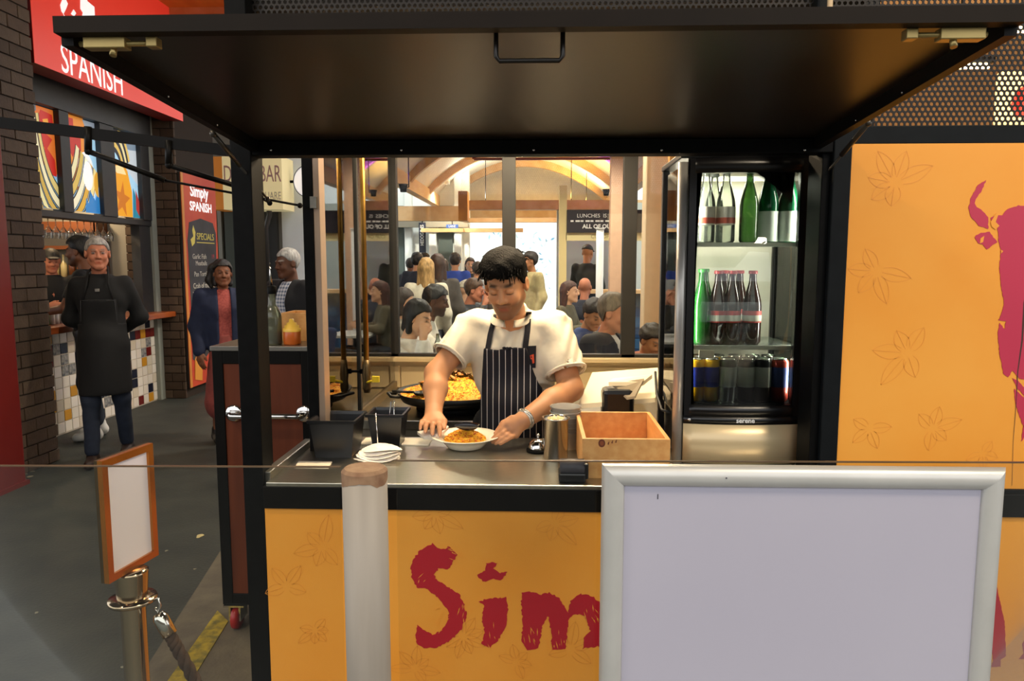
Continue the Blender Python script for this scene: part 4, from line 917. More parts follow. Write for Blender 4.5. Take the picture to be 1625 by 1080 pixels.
m = MB(); a, b = P3(955, 652, 2.86), P3(1006, 612, 2.86); m.box(a.x, b.x, 2.83, 2.93, CT, 1.10, bev=.02); m.box(a.x - .02, b.x + .03, 2.8, 3.0, CT, CT + .02, bev=.006)
m.build('stand', PLAS, ps)
m = MB(); m.box(.26, .66, 2.77, 3.05, .86, CT); struct('trim_till_shelf', m, M('dark_carcass', '#332c26', .6))
m = MB(); m.tube([P3(1040, 590, 2.9), P3(1042, 625, 2.7), P3(1050, 650, 2.6), P3(1066, 655, 2.58)], .005, 8); one('power_cable', m, M('cable_black', '#161616', .5), 'black cable looping down beside the fridge', 'cable', (.47, 2.6, 1.05))
# ------------------------------------------------------------------ glass-door drinks fridge
FX0, FX1, FY0, FY1 = .452, .884, 2.36, 2.72
fr = thing('drinks_fridge', 'upright glass-door drinks fridge with silver sides standing on the worktop', 'fridge', ((FX0 + FX1) / 2, 2.5, CT))
SILV = M('silver_plastic', '#b6b3ad', .32, .5); DRK = M('fridge_black', '#0e0e10', .3)
FZ0, FZ1 = 1.098, 1.925
m = MB(); m.box(FX0 + .03, FX1 - .03, FY0 + .01, FY1, CT + .012, 1.072, bev=.004); m.build('base_housing', DRK, fr)
def bowed(m, x0, x1, yf, z0, z1, bow, th, n=12):
    pts = []
    for i in range(n + 1):
        t = i / n; x = x0 + (x1 - x0) * t; y = yf - bow * (1 - (2 * t - 1) ** 2); pts.append((x, y))
    v = [(x, y, z) for z in (z0, z1) for x, y in pts] + [(x, y + th, z) for z in (z0, z1) for x, y in pts]; k = n + 1; f = []
    for i in range(n): f += [(i, i + 1, k + i + 1, k + i), (2 * k + i, 3 * k + i, 3 * k + i + 1, 2 * k + i + 1), (k + i, k + i + 1, 3 * k + i + 1, 3 * k + i), (i, 2 * k + i, 2 * k + i + 1, i + 1)]
    f += [(0, k, 3 * k, 2 * k), (n, 2 * k + n, 3 * k + n, k + n)]; m.add(v, f, 0, True)
m = MB(); bowed(m, FX0 + .03, FX1 - .03, FY0, CT + .02, 1.072, .018, .01); m.build('kick_panel', M('champagne_panel', '#d6c096', .32, .25), fr)
m = MB(); bowed(m, FX0 + .03, FX1 - .03, FY0 - .001, 1.072, FZ0, .018, .02); m.build('logo_band', DRK, fr)
text('serene', .022, WP, fr, ((FX0 + FX1) / 2 + .01, FY0 - .021, 1.086), FRONT, extrude=.0006, bold=.0004)
m = MB(); m.lathe([(0, .003), (.005, .003), (.006, 0)], (FX0 + .048, FY0 - .006, 1.086), 12, rot=Matrix.Rotation(R(90), 3, 'X')); m.build('lock', CHROME, fr)
for s_ in (0, 1):
    x = FX0 + .014 if s_ == 0 else FX1 - .014; m = MB(); m.tube([(x, FY0 + .018, CT + .012), (x, FY0 + .018, FZ1 - .01)], .0175, 16); m.build('side_rail', SILV, fr)
    m = MB(); m.box(x - .012, x + .012, FY1 - .03, FY1, CT, FZ1, bev=.003); m.build('rear_post', DRK, fr)
    m = MB(); m.box(x - .003, x + .003, FY0 + .035, FY1 - .03, FZ0, FZ1 - .02); m.build('side_pane', GLASS, fr)
    m = MB(); xx = FX0 + .03 if s_ == 0 else FX1 - .052; m.box(xx, xx + .022, FY0 - .004, FY0 + .03, FZ0, FZ1); m.build('door_stile', DRK, fr)
m = MB(); bowed(m, FX0 + .03, FX1 - .03, FY0 - .001, FZ0, 1.135, .018, .02); m.build('door_rail', DRK, fr)
m = MB(); bowed(m, FX0 + .03, FX1 - .03, FY0 - .001, FZ1 - .045, FZ1, .018, .02); m.build('door_rail', DRK, fr)
m = MB(); bowed(m, FX0 + .05, FX1 - .05, FY0 + .002, 1.135, FZ1 - .045, .016, .004); m.build('door_pane', MG('fridge_pane', '#eef3ee', 1.5), fr)
m = MB(); m.box(FX0, FX1, FY0 - .005, FY1, FZ1, FZ1 + .02, bev=.004); m.build('top_cap', DRK, fr)
m = MB(); m.box(FX0 + .01, FX1 - .01, FY1 - .012, FY1 - .002, FZ0, FZ1); m.build('back_liner', M('fridge_liner', '#cfc9b8', .5), fr)
m = MB(); m.box(FX0 + .03, FX1 - .03, FY0 + .03, FY1 - .02, 1.1, 1.135); m.build('floor_pan', DRK, fr)
SH1, SH2, SH0 = 1.325, 1.66, 1.138
GSH = MG('shelf_glass', '#e6efe8', 1.0, body=.15)
for z in (SH1, SH2):
    m = MB(); m.box(FX0 + .03, FX1 - .03, FY0 + .03, FY1 - .025, z - .006, z); m.build('shelf', GSH, fr)
    m = MB(); m.box(FX0 + .03, FX1 - .03, FY0 + .025, FY0 + .03, z - .012, z + .002); m.build('shelf_strip', M('shelf_edge', '#cfcdbf', .4), fr)
m = MB(); m.box(FX0 + .08, FX0 + .13, FY0 + .024, FY0 + .027, SH1 - .04, SH1 - .014); m.build('price_ticket', M('cream_card', '#e9dcc4', .7), fr)
m = MB(); m.box(FX0 + .05, FX1 - .05, FY1 - .04, FY1 - .02, FZ1 - .035, FZ1 - .02); m.build('lamp_tube', M('fridge_tube', '#fff6e2', .4, emit=3), fr)
l = lamp('AREA', 'fridge_glow', (0, .12, FZ1 - .04 - CT), 1.6, (1, .95, .85), .28, size_y=.02); l.parent = fr
for s_ in (-1, 1):      # upright fill strips behind the stiles, added to brighten the drinks
    so = -.172 if s_ < 0 else .19; xx = (FX0 + FX1) / 2 + so; m = MB(); m.box(xx - .006, xx + .006, FY0 + .034, FY0 + .042, 1.15, FZ1 - .05); m.build('fill_strip', M('fridge_tube', '#fff6e2'), fr)
    l = lamp('AREA', 'strip_glow', (so * .97, FY0 + .05 - 2.5, .59), 1.7, (1, .95, .85), .012, rot=(R(90), 0, R(s_ * 62)), size_y=.7); l.parent = fr
# bottles and cans: one of each kind, then copies
GRN = MG('green_glass', '#2f7f33', 1.0, .03, body=.35); CLR = MG('bottle_clear', '#e8ece6', 1.2, .03, body=.12); COLA = M('cola_brown', '#2a120c', .12, coat=.6); GRN2 = MG('dark_green_glass', '#1f6a45', 1.0, .03, body=.45)
def bottle(name, label, h, r, glass, capc, lab=None, group=None, neck=.32, lz=(.3, .55), labc='#b02a24', lab2=None):
    t = thing(name, label, 'bottle', (0, 0, 0), group=group); m = MB()
    m.lathe([(0, .004), (r * .8, 0), (r, .008), (r, h * .52), (r * .92, h * .6), (r * .42, h * (1 - neck * .5)), (r * .36, h * .95), (r * .42, h * .955), (r * .42, h * .975)], n=20); m.build('glass_body', glass, t, False)
    m = MB(); m.lathe([(r * .48, h * .955), (r * .48, h * .995), (r * .4, h), (0, h)], n=16); m.build('cap', M('cap_' + capc[1:], capc, .35), t, False)
    if lab:
        m = MB(); m.lathe([(r + .0006, h * lz[0]), (r + .0006, h * lz[1])], n=20); m.build('label', M('label_' + labc[1:], labc, .5), t, False)
        if lab2: m = MB(); m.lathe([(r + .0009, h * (lz[0] + .02)), (r + .0009, h * (lz[0] + .1))], n=20); m.build('label_band', M('label_' + lab2[1:], lab2, .5), t, False)
    return t
def can(name, label, cols, h=.146, r=.0285, group=None):
    t = thing(name, label, 'can', (0, 0, 0), group=group); m = MB(); m.lathe([(0, .004), (r * .8, 0), (r, .008), (r, h * .34)], n=22); m.build('can_body', M('can_' + cols[0][1:], cols[0], .28, .35), t, False)
    m = MB(); m.lathe([(r, h * .34), (r, h * .8)], n=22); m.build('printed_band', M('can_' + cols[1][1:], cols[1], .28, .3), t, False)
    m = MB(); m.lathe([(r, h * .8), (r, h * .91), (r * .86, h * .965)], n=22); m.build('shoulder', M('can_' + cols[2][1:], cols[2], .28, .35), t, False)
    m = MB(); m.lathe([(r * .86, h * .965), (r * .88, h), (r * .82, h), (r * .8, h * .975), (0, h * .975)], n=22); m.build('lid', CHROME, t, False)
    return t
used = set()
def put(proto, loc, label):
    if proto.name not in used: used.add(proto.name); proto.location = loc; proto['label'] = label; return proto
    return copy_tree(proto, None, loc, None, label)
def fx(px, Y=2.46): return onY(px, 500, Y).x
cY = can('drink_can', '', ['#e2ac12', '#2b3a9c', '#d8a51e'], group='cans on the fridge floor'); cK = can('drink_can', '', ['#3a302c', '#c9cdc8', '#26262a'], group='cans on the fridge floor'); cR = can('drink_can', '', ['#b84a3e', '#4a5a96', '#b24438'], group='cans on the fridge floor')
F0 = SH0 - .003
put(cY, (fx(1104), 2.43, F0), 'yellow and blue slim can at the far left of the fridge floor'); put(cY, (fx(1127), 2.43, F0), 'yellow and blue slim can, second from the left in the fridge')
put(cK, (fx(1154), 2.43, F0), 'black and white can just right of the yellow cans'); put(cK, (fx(1183), 2.43, F0), 'black and white can in the middle of the fridge floor'); put(cK, (fx(1209), 2.43, F0), 'black and white can beside the red can in the fridge')
put(cR, (fx(1236), 2.43, F0), 'red and blue can at the right of the fridge floor')
for i, px in enumerate((1113, 1140, 1168, 1196, 1222)):
    put(cY if i < 2 else cK, (fx(px, 2.51), 2.51, F0), ['yellow can in the second row behind the two front yellow cans', 'second yellow can in the back row of the fridge floor', 'dark can in the second row behind the black and white cans', 'dark can in the back row, fourth from the left', 'dark can in the back row nearest the red can'][i])
bC = bottle('cola_bottle', '', .245, .0305, COLA, '#a3262a', True, 'cola bottles on the middle shelf', lz=(.3, .46), labc='#b5332c', lab2='#c9c4b4')
for i, px in enumerate((1136, 1158, 1190)): put(bC, (fx(px), 2.44, SH1 + .001), ['brown cola bottle with red label next to the green bottle', 'brown cola bottle second from the green bottle', 'brown cola bottle standing apart at the right of the middle shelf'][i])
for i, px in enumerate((1148, 1172)): put(bC, (fx(px, 2.53), 2.53, SH1 + .001), ['cola bottle in the second row behind the front cola bottles', 'cola bottle in the second row behind the gap'][i])
bG = bottle('green_bottle', '', .25, .031, GRN, '#2f7a34', False, 'green bottles on the middle shelf')
put(bG, (fx(1111), 2.44, SH1 + .001), 'bright green glass bottle at the left of the middle shelf'); put(bG, (fx(1117, 2.53), 2.53, SH1 + .001), 'green bottle behind the front green bottle')
bW = bottle('water_bottle', '', .235, .031, CLR, '#d9d9d4', True, 'clear bottles on the top shelf', lz=(.25, .5), labc='#d8cfc4', lab2='#c05a48')
for i, px in enumerate((1113, 1144)): put(bW, (fx(px), 2.44, SH2 + .001), ['clear water bottle with red band at the left of the top shelf', 'clear water bottle second on the top shelf'][i])
put(bW, (fx(1128, 2.53), 2.53, SH2 + .001), 'clear water bottle behind the first two on the top shelf')
bP = bottle('tall_green_bottle', '', .245, .033, GRN2, '#3a3a38', True, 'dark green bottles on the top shelf', lz=(.02, .42), labc='#c8cfc6')
bL = bottle('pale_green_bottle', '', .235, .03, MG('pale_green', '#7fa86a', 1, .03, body=.3), '#e4e4de', False, 'clear bottles on the top shelf'); put(bL, (fx(1180), 2.44, SH2 + .001), 'pale green bottle in the middle of the top shelf')
for i, px in enumerate((1211, 1243)): put(bP, (fx(px), 2.45, SH2 + .001), ['tall dark green bottle, left one at the right of the top shelf', 'tall dark green bottle at the right end of the top shelf'][i])
# ------------------------------------------------------------------ wood-panelled cart left of the kiosk
CX0, CX1, CY0, CY1, CZ = -1.36, -.925, 2.96, 3.5, 1.25
ct = thing('service_cart', 'black-framed cart with dark red wood panels and chrome grab rail on castors', 'cart', ((CX0 + CX1) / 2, (CY0 + CY1) / 2, 0))
MAH = M('mahogany_panel', '#5c2a14', .5, spec=.25, col2='#6a3219', scale=4, stretch=(6, 6, .6))
m = MB(); m.box(CX0, CX1, CY0 + .012, CY1, .12, CZ - .03); m.build('carcass', BLK, ct)
for (x0, x1, z0, z1) in ((CX0, CX0 + .045, .12, CZ - .02), (CX1 - .06, CX1, .12, CZ - .02), (CX0 + .045, CX1 - .06, CZ - .075, CZ - .02), (CX0 + .045, CX1 - .06, .12, .17), (-1.175, -1.13, .17, CZ - .075)):
    m = MB(); m.box(x0, x1, CY0, CY0 + .012, z0, z1, bev=.002); m.build('frame_rail', BLK2, ct)
for (x0, x1) in ((CX0 + .045, -1.175), (-1.13, CX1 - .06)):
    m = MB(); m.box(x0, x1, CY0 + .006, CY0 + .012, .17, CZ - .075); m.build('wood_panel', MAH, ct)
m = MB(); m.box(CX0 - .005, CX1 + .005, CY0 - .006, CY1, CZ - .02, CZ, bev=.002); m.build('cart_top', M('steel_top_edge', '#8f8b84', .3, .9), ct)
za = onY(360, 660, 2.9).z; xa, xb = onY(362, 660, 2.9).x, onY(476, 660, 2.9).x
m = MB(); m.tube([(xa, CY0, za), (xa, 2.915, za), (xa + .012, 2.9, za), (xb - .012, 2.9, za), (xb, 2.915, za), (xb, CY0, za)], .013, 14); m.build('grab_rail', CHROME, ct)
for x in (xa, xb): m = MB(); m.lathe([(0, .012), (.03, .011), (.036, .006), (.037, 0)], (x, CY0 + .001, za), 24, rot=Matrix.Rotation(R(90), 3, 'X')); m.build('rail_flange', CHROME, ct)
for k, (x, y) in enumerate(((CX0 + .05, CY0 + .03), (CX1 - .06, CY0 + .06), (CX0 + .1, CY1 - .06), (CX1 - .06, CY1 - .06))):
    m = MB(); ax = Matrix.Rotation(R(90), 3, 'Y'); m.lathe([(.0, -.016), (.03, -.016), (.05, -.013), (.052, 0), (.05, .013), (.03, .016), (0, .016)], (x, y, .052), 24, rot=ax); w_ = m.build('castor_wheel', M('red_castor', '#a31d1d', .4), ct)
    m = MB(); m.box(x - .026, x - .018, y - .03, y + .045, .045, .115); m.box(x + .018, x + .026, y - .03, y + .045, .045, .115); m.box(x - .045, x + .045, y - .04, y + .05, .112, .12); m.build('castor_fork', CHROME if k == 0 else BLK, w_)
m = MB(); m.poly([(0, 0, 0)] * 0 or [(-1.18, CY0 - .002, .15), (-1.02, CY0 - .002, .15), (-1.02, CY0 - .002, .155), (-1.18, CY0 - .002, .155)], .001); m.build('lower_trim', BLK, ct)
# on the cart: oil bottle, squeeze bottle, wooden box
a = onY(434, 548, 3.04); ob = thing('oil_bottle', 'dark oil bottle with steel pourer on the cart', 'bottle', (a.x, 3.04, CZ)); x, y = a.x, 3.04
m = MB(); m.lathe([(0, .002), (.036, 0), (.038, .006), (.038, .115), (.036, .13), (.026, .152), (.016, .17), (.0145, .225), (.017, .228), (.017, .236), (0, .236)], (x, y, CZ), 28); m.build('glass_body', MG('oil_glass', '#dfe3c8', 1.3, .03, body=.12), ob)
m = MB(); m.lathe([(0, .004), (.0365, .004), (.0365, .112), (0, .112)], (x, y, CZ), 28); m.build('oil', M('dark_oil', '#1d2413', .12, coat=.5), ob)
m = MB(); m.lathe([(.018, .215), (.019, .222), (.019, .246), (.012, .25), (0, .25)], (x, y, CZ), 18); m.build('stopper', BLK, ob)
m = MB(); m.tube([(x, y, CZ + .25), (x - .003, y, CZ + .3), (x - .002, y, CZ + .345)], [.006, .004, .003], 8); m.build('pourer', CHROME, ob)
a = onY(464, 548, 3.04); sq = thing('squeeze_bottle', 'orange sauce squeeze bottle with yellow ridged cap', 'bottle', (a.x, 3.04, CZ)); x = a.x
m = MB(); m.lathe([(0, 0), (.033, 0), (.036, .004), (.036, .055), (.034, .06), (0, .06)], (x, y, CZ), 26); m.build('bottle_body', M('orange_sauce', '#c65f17', .35, coat=.2), sq)
m = MB(); m.lathe([(.037, .055), (.038, .068), (.03, .07), (.03, .08), (.022, .083), (.02, .092), (.012, .094), (.009, .108), (0, .108)], (x, y, CZ), 26); m.build('cap', M('yellow_cap', '#efc04a', .4), sq)
wbx = thing('wooden_box', 'plain wooden box behind the bottles on the cart', 'box', (-.985, 3.25, CZ)); a0, b0_ = onY(445, 500, 3.16), onY(523, 500, 3.16)
m = MB(); m.box(a0.x, b0_.x, 3.16, 3.172, CZ, CZ + .125, bev=.001); m.build('front_board', PINE, wbx); m = MB(); m.box(a0.x, b0_.x, 3.328, 3.34, CZ, CZ + .125, bev=.001); m.build('back_board', PINE, wbx)
for x in (a0.x, b0_.x - .012): m = MB(); m.box(x, x + .012, 3.172, 3.328, CZ, CZ + .125, bev=.001); m.build('side_board', PINE, wbx)
m = MB(); m.box(a0.x + .012, b0_.x - .012, 3.172, 3.328, CZ, CZ + .01); m.build('base_board', PINE, wbx)
# dark sloped shelf outside the side pane with a red cloth
m = MB(); m.box(-1.0, -.81, 3.4, 3.85, 1.17, 1.2); m.box(-.9, -.86, 3.45, 3.8, 0, 1.17); m.box(-1.0, -.81, 3.42, 3.44, .0, 1.17); one('side_ledge', m, BLK, 'black ledge outside the side pane', 'shelf', (-.9, 3.6, 0))
m = MB(); m.tube([(-.97, 3.45, 1.225), (-.93, 3.52, 1.235), (-.87, 3.6, 1.232), (-.84, 3.7, 1.225)], [.015, .03, .028, .012], 10); one('red_cloth', m, M('crimson_cloth', '#8c1f33', .9, var=.3, scale=30), 'rolled crimson cloth lying on the black ledge', 'cloth', (-.9, 3.57, 1.2))
# ================================================================== foreground: barrier, board, stanchion
bp = thing('barrier_post', 'round off-white barrier post with worn brown top', 'post', (onY(578, 730, 1.36).x, 1.36, 0)); x = bp.location.x
m = MB(); m.tube([(x, 1.36, 0), (x, 1.36, .4), (x, 1.36, .8), (x, 1.36, 1.196)], .0435, 40); m.build('post_tube', M('dull_silver_paint', '#958c80', .5, col2='#a0978b', scale=4, stretch=(6, 6, .5)), bp)
random.seed(2); m = MB(); n = 40; zb = [1.178 + .006 * math.sin(k * .47) + random.uniform(-.002, .002) for k in range(n)]
m.add([(x + .0442 * math.cos(2 * PI * k / n), 1.36 + .0442 * math.sin(2 * PI * k / n), zb[k]) for k in range(n)] + [(x + .0442 * math.cos(2 * PI * k / n), 1.36 + .0442 * math.sin(2 * PI * k / n), 1.198) for k in range(n)] + [(x + .038 * math.cos(2 * PI * k / n), 1.36 + .038 * math.sin(2 * PI * k / n), 1.204) for k in range(n)], [(k, (k + 1) % n, n + (k + 1) % n, n + k) for k in range(n)] + [(n + k, n + (k + 1) % n, 2 * n + (k + 1) % n, 2 * n + k) for k in range(n)] + [[2 * n + k for k in range(n)]], 0, False)
m.build('worn_cap', M('rusty_brown', '#7d5a40', .7, col2='#9a7a5c', scale=30, bump=.3), bp)
m = MB(); m.lathe([(0, .006), (.09, .006), (.095, 0)], (x, 1.36, 0), 32); m.build('foot_plate', STEEL, bp)
EDGE = M('glass_edge', '#5d4c3a', .3, var=.15, scale=10)
def glass_panel(lb, p, q, z0=.12, z1=1.2, th=.006):
    p, q = Vector(p), Vector(q); t = thing('barrier_glass', lb, 'glass panel', ((p.x + q.x) / 2, (p.y + q.y) / 2, 0)); d = (q - p).normalized(); n_ = Vector((-d.y, d.x, 0)) * th / 2
    m = MB(); m.add([p - n_ + Vector((0, 0, z)) for z in (z0, z1)] + [q - n_ + Vector((0, 0, z)) for z in (z1, z0)], [(0, 1, 2, 3)]); m.build('pane', GLASS2, t)
    m = MB(); a = [p - n_, q - n_, q + n_, p + n_]; m.add([v + Vector((0, 0, z1)) for v in a] + [v + Vector((0, 0, z1 + .0025)) for v in a], [(0, 1, 2, 3), (4, 5, 6, 7), (0, 1, 5, 4), (2, 3, 7, 6), (1, 2, 6, 5), (3, 0, 4, 7)]); m.build('top_edge', EDGE, t)
    m = MB()
    for f in (.15, .85): c = p.lerp(q, f); m.tube([(c.x, c.y, 0), (c.x, c.y, z0 + .03)], .02, 12)
    m.build('clamp_foot', STEEL, t)
glass_panel('left pane of the glass barrier, running out of the picture', (-1.75, 1.34, 0), (x - .05, 1.37, 0)); glass_panel('right pane of the glass barrier behind the white board', (x + .05, 1.42, 0), (1.75, 1.468, 0))
# snap-frame board
wb_ = thing('poster_board', 'large blank white board in a rounded silver snap frame', 'board', (.5, 1.37, 0)); BYY = 1.37
a, b = onY(955, 735, BYY), onY(1596, 742, BYY); bx0, bx1, bz1, bz0 = a.x, b.x, (a.z + b.z) / 2 + .001, .28; fw_ = .046
SNAP = M('snap_frame_silver', '#c9c8c3', .35, .35, var=.04)
def snap(p0_, p1_, inw, name):
    """one mitred side with a rounded section"""
    p0_, p1_, inw = Vector(p0_), Vector(p1_), Vector(inw); d = (p1_ - p0_).normalized(); m = MB(); N_ = 8; A, B = [], []
    for k in range(N_ + 1):
        t = k / N_; off = inw * fw_ * t; dep = Vector((0, -.016 * math.sin(PI * t) ** .55, 0)); A.append(p0_ + off + d * fw_ * t + dep); B.append(p1_ + off - d * fw_ * t + dep)
    v = A + B; k_ = N_ + 1; m.add(v, [(i, i + 1, k_ + i + 1, k_ + i) for i in range(N_)], 0, True); m.add([A[0], A[-1], B[-1], B[0]], [(0, 1, 2, 3)]); return m.build(name, SNAP, wb_)
c00, c10, c11, c01 = (bx0, BYY, bz0), (bx1, BYY, bz0), (bx1, BYY, bz1), (bx0, BYY, bz1)
snap(c01, c11, (0, 0, -1), 'frame_rail'); snap(c10, c00, (0, 0, 1), 'frame_rail'); snap(c00, c01, (1, 0, 0), 'frame_rail'); snap(c11, c10, (-1, 0, 0), 'frame_rail')
m = MB(); m.box(bx0 + fw_ - .004, bx1 - fw_ + .004, BYY - .003, BYY, bz0 + fw_ - .004, bz1 - fw_ + .004); m.build('white_sheet', M('white_sheet', '#b2afbd', .35, col2='#b7b4c1', scale=1.5, spec=.3), wb_)
m = MB(); m.box(bx0 + .004, bx1 - .004, BYY, BYY + .006, bz0 + .004, bz1 - .004); m.build('back_plate', M('back_plate_grey', '#55575a', .5), wb_)
m = MB(); a = onY(1044, 787, BYY - .004); m.box(a.x - .001, a.x + .001, BYY - .0036, BYY - .003, a.z - .006, a.z + .004); m.build('ink_mark', M('ink', '#4b4a55', .7), wb_)
m = MB(); a = onY(1152, 739, BYY - .01); m.sphere((a.x, BYY - .0165, bz1 - .022), .0018, 8); m.build('paint_speck', M('ink', '#4b4a55', .7), wb_)
for xx in (bx0 + .12, bx1 - .12): m = MB(); m.box(xx - .015, xx + .015, BYY + .006, BYY + .02, 0, bz0 + .3, bev=.002); m.box(xx - .02, xx + .02, BYY - .12, BYY + .05, 0, .012); m.build('leg', STEEL, wb_)
# stanchion with sign holder and rope
_t0, _b0, _t1, _b1 = [Vector(CAM + ray(*p) * d) for p, d in (((160, 731), 1.545), ((160, 934), 1.545), ((240, 697), 1.70), ((240, 880), 1.70))]
n0 = (_t0 + _b0) / 2; n1_ = (_t1 + _b1) / 2; n0.z = n1_.z = 0; zb1, zb0 = (_t0.z + _t1.z) / 2, (_b0.z + _b1.z) / 2
SX, SY = (n0.x + n1_.x) / 2, (n0.y + n1_.y) / 2; zr = (CAM + ray(197, 958) * 1.62)[2]; dz = zr - .838
sn = thing('rope_stanchion', 'polished brass stanchion post with a framed blank sign on top', 'stanchion', (SX, SY, 0))
POL = M('polished_warm_steel', '#b9a68c', .14, 1.0)
m = MB(); m.lathe([(0, 0), (.15, 0), (.155, .01), (.1, .03), (.03, .045), (.0265, .06), (.0265, .835 + dz)], (SX, SY, 0), 40); m.build('post_tube', POL, sn)
m = MB(); m.lathe([(.0265, .832), (.05, .833), (.052, .838), (.05, .843), (.03, .845)], (SX, SY, dz), 36); m.build('rope_ring', POL, sn)
m = MB(); m.lathe([(.031, .84), (.033, .86), (.036, .9), (.0365, .905), (.03, .909), (0, .91)], (SX, SY, dz), 36); m.build('post_cap', POL, sn)
m = MB(); m.tube([(SX, SY, .908 + dz), (SX, SY, zb0 + .01)], .006, 10); m.build('sign_stem', POL, sn)
CU = M('copper_frame', '#c07a35', .25, .85, var=.08)
# frame plane: near edge at left of picture, far edge at right
dd = (n1_ - n0).normalized(); nn = Vector((dd.y, -dd.x, 0)); W_ = (n1_ - n0).length
def fpt(u, z, o=0.0): p = n0 + dd * u + nn * o; return Vector((p.x, p.y, z))
def fbar(u0, u1, z0, z1, o0, o1, mat, nm, par=sn):
    m = MB(); v = [fpt(u, z, o) for o in (o0, o1) for z in (z0, z1) for u in (u0, u1)]; m.add(v, [(0, 2, 3, 1), (4, 5, 7, 6), (0, 1, 5, 4), (2, 6, 7, 3), (0, 4, 6, 2), (1, 3, 7, 5)]); return m.build(nm, mat, par)
fb = .016
fbar(0, W_, zb1 - fb, zb1, 0, .012, CU, 'sign_frame'); fbar(0, W_, zb0, zb0 + fb, 0, .012, CU, 'sign_frame'); fbar(0, fb, zb0 + fb, zb1 - fb, 0, .012, CU, 'sign_frame'); fbar(W_ - fb, W_, zb0 + fb, zb1 - fb, 0, .012, CU, 'sign_frame')
fbar(fb - .001, W_ - fb + .001, zb0 + fb - .001, zb1 - fb + .001, .002, .006, M('lilac_white_sheet', '#d4cfd6', .45), 'blank_sheet'); fbar(.0, W_, zb0, zb1, -.008, 0, M('dark_bronze_back', '#4a3d28', .4, .6), 'sign_back')
rp = thing('barrier_rope', 'dark braided barrier rope with chrome end hooked to the stanchion', 'rope', (SX + .08, SY, zr - .1))
h0 = Vector((SX + .05, SY - .005, zr)); m = MB(); m.tube([h0, h0 + Vector((.012, 0, .006)), h0 + Vector((.016, 0, -.012)), h0 + Vector((.01, 0, -.028)), h0 + Vector((.004, 0, -.018))], .0028, 8); m.build('hook', CHROME, rp)
e0 = h0 + Vector((.010, 0, -.03)); e1 = Vector((SX + .105, SY - .01, zr - .115)); e2 = Vector((SX + .145, SY - .015, zr - .19)); e3 = e2 + (e2 - e1) * 1.5 + Vector((.05, -.02, .02)); mid = e0.lerp(e1, .58)
m = MB(); m.tube([e0, e0.lerp(mid, .2), mid], [.011, .0165, .0165], 16); m.build('end_cap', CHROME, rp)
m = MB(); pts = [mid, e1, e2, e3, e3 + Vector((.2, -.03, .0)), e3 + Vector((.4, -.06, .1))]
for s_ in range(3):
    ln = []; nseg = 60
    for i in range(nseg + 1):
        t = i / nseg * (len(pts) - 1); k = min(int(t), len(pts) - 2); c = pts[k].lerp(pts[k + 1], t - k); d = (pts[k + 1] - pts[k]).normalized(); u, w = frame(d); ph = i * .55 + s_ * 2 * PI / 3; ln.append(c + (u * math.cos(ph) + w * math.sin(ph)) * .006)
    m.tube(ln, .0085, 7)
m.build('braid', M('brown_rope', '#3a2a20', .85, var=.3, scale=60), rp)
# ================================================================== left: brick piers, bar front, signs
BX = -4.4                                  # bar front plane, facing +X
BRK = [M('brick_brown_%d' % i, c, .75, var=.12, scale=14, bump=.3, bscale=50) for i, c in enumerate(('#4a382a', '#524132', '#423122'))]
def pier(name, x0, x1, y0, y1, h, faces, seed):
    t = setting(name, ((x0 + x1) / 2, (y0 + y1) / 2, 0)); m = MB(); m.box(x0 + .012, x1 - .012, y0 + .012, y1 - .012, 0, h); m.build('mortar_core', M('mortar_dark', '#2a2018', .9), t)
    rnd = random.Random(seed); bh = .1; mesh = {}
    for r_ in range(int(h / bh)):
        z = r_ * bh
        for fc in faces:
            a, b = (y0, y1) if fc == 'E' else (x0, x1); L = .235; s0 = a - (L / 2 if r_ % 2 else 0)
            while s0 < b - .01:
                u0, u1 = max(a, s0) + .004, min(b, s0 + L) - .004; s0 += L
                if u1 - u0 < .03: continue
                key = (fc, round(u1 - u0, 3), rnd.randrange(3))
                if key not in mesh:
                    m = MB(); w = (u1 - u0) / 2
                    if fc == 'E': m.box(-.03, .002, -w, w, .005, bh - .005, bev=.003)
                    else: m.box(-w, w, -.002, .03, .005, bh - .005, bev=.003)
                    mesh[key] = m
                    o = m.build('brick', BRK[key[2]], t, False); mesh[key] = o.data
                else:
                    o = bpy.data.objects.new('brick', mesh[key]); COL.objects.link(o); o.parent = t
                j = rnd.uniform(-.002, .003); c = (u0 + u1) / 2
                o.location = (Vector((x1 - .002 + j, c, z)) if fc == 'E' else Vector((c, y0 + .002 - j, z))) - Vector(t.location)
    return t
pier('wall_brick_pier', -4.5, -3.87, 5.02, 5.62, 4.0, 'E', 1)
pier('wall_brick_pier_far', -4.75, -4.12, 8.27, 9.3, 4.0, 'S', 2)
m = MB(); m.box(-4.35, -3.70, 4.5, 5.0, 0, 3.6, bev=.02); m.box(-4.37, -3.68, 4.48, 5.0, 0, .03)
one('red_column', m, M('dark_red_gloss', '#6e1712', .4, var=.08, scale=2), 'dark red square column at the far left edge', 'column', (-4.0, 4.75, 0))
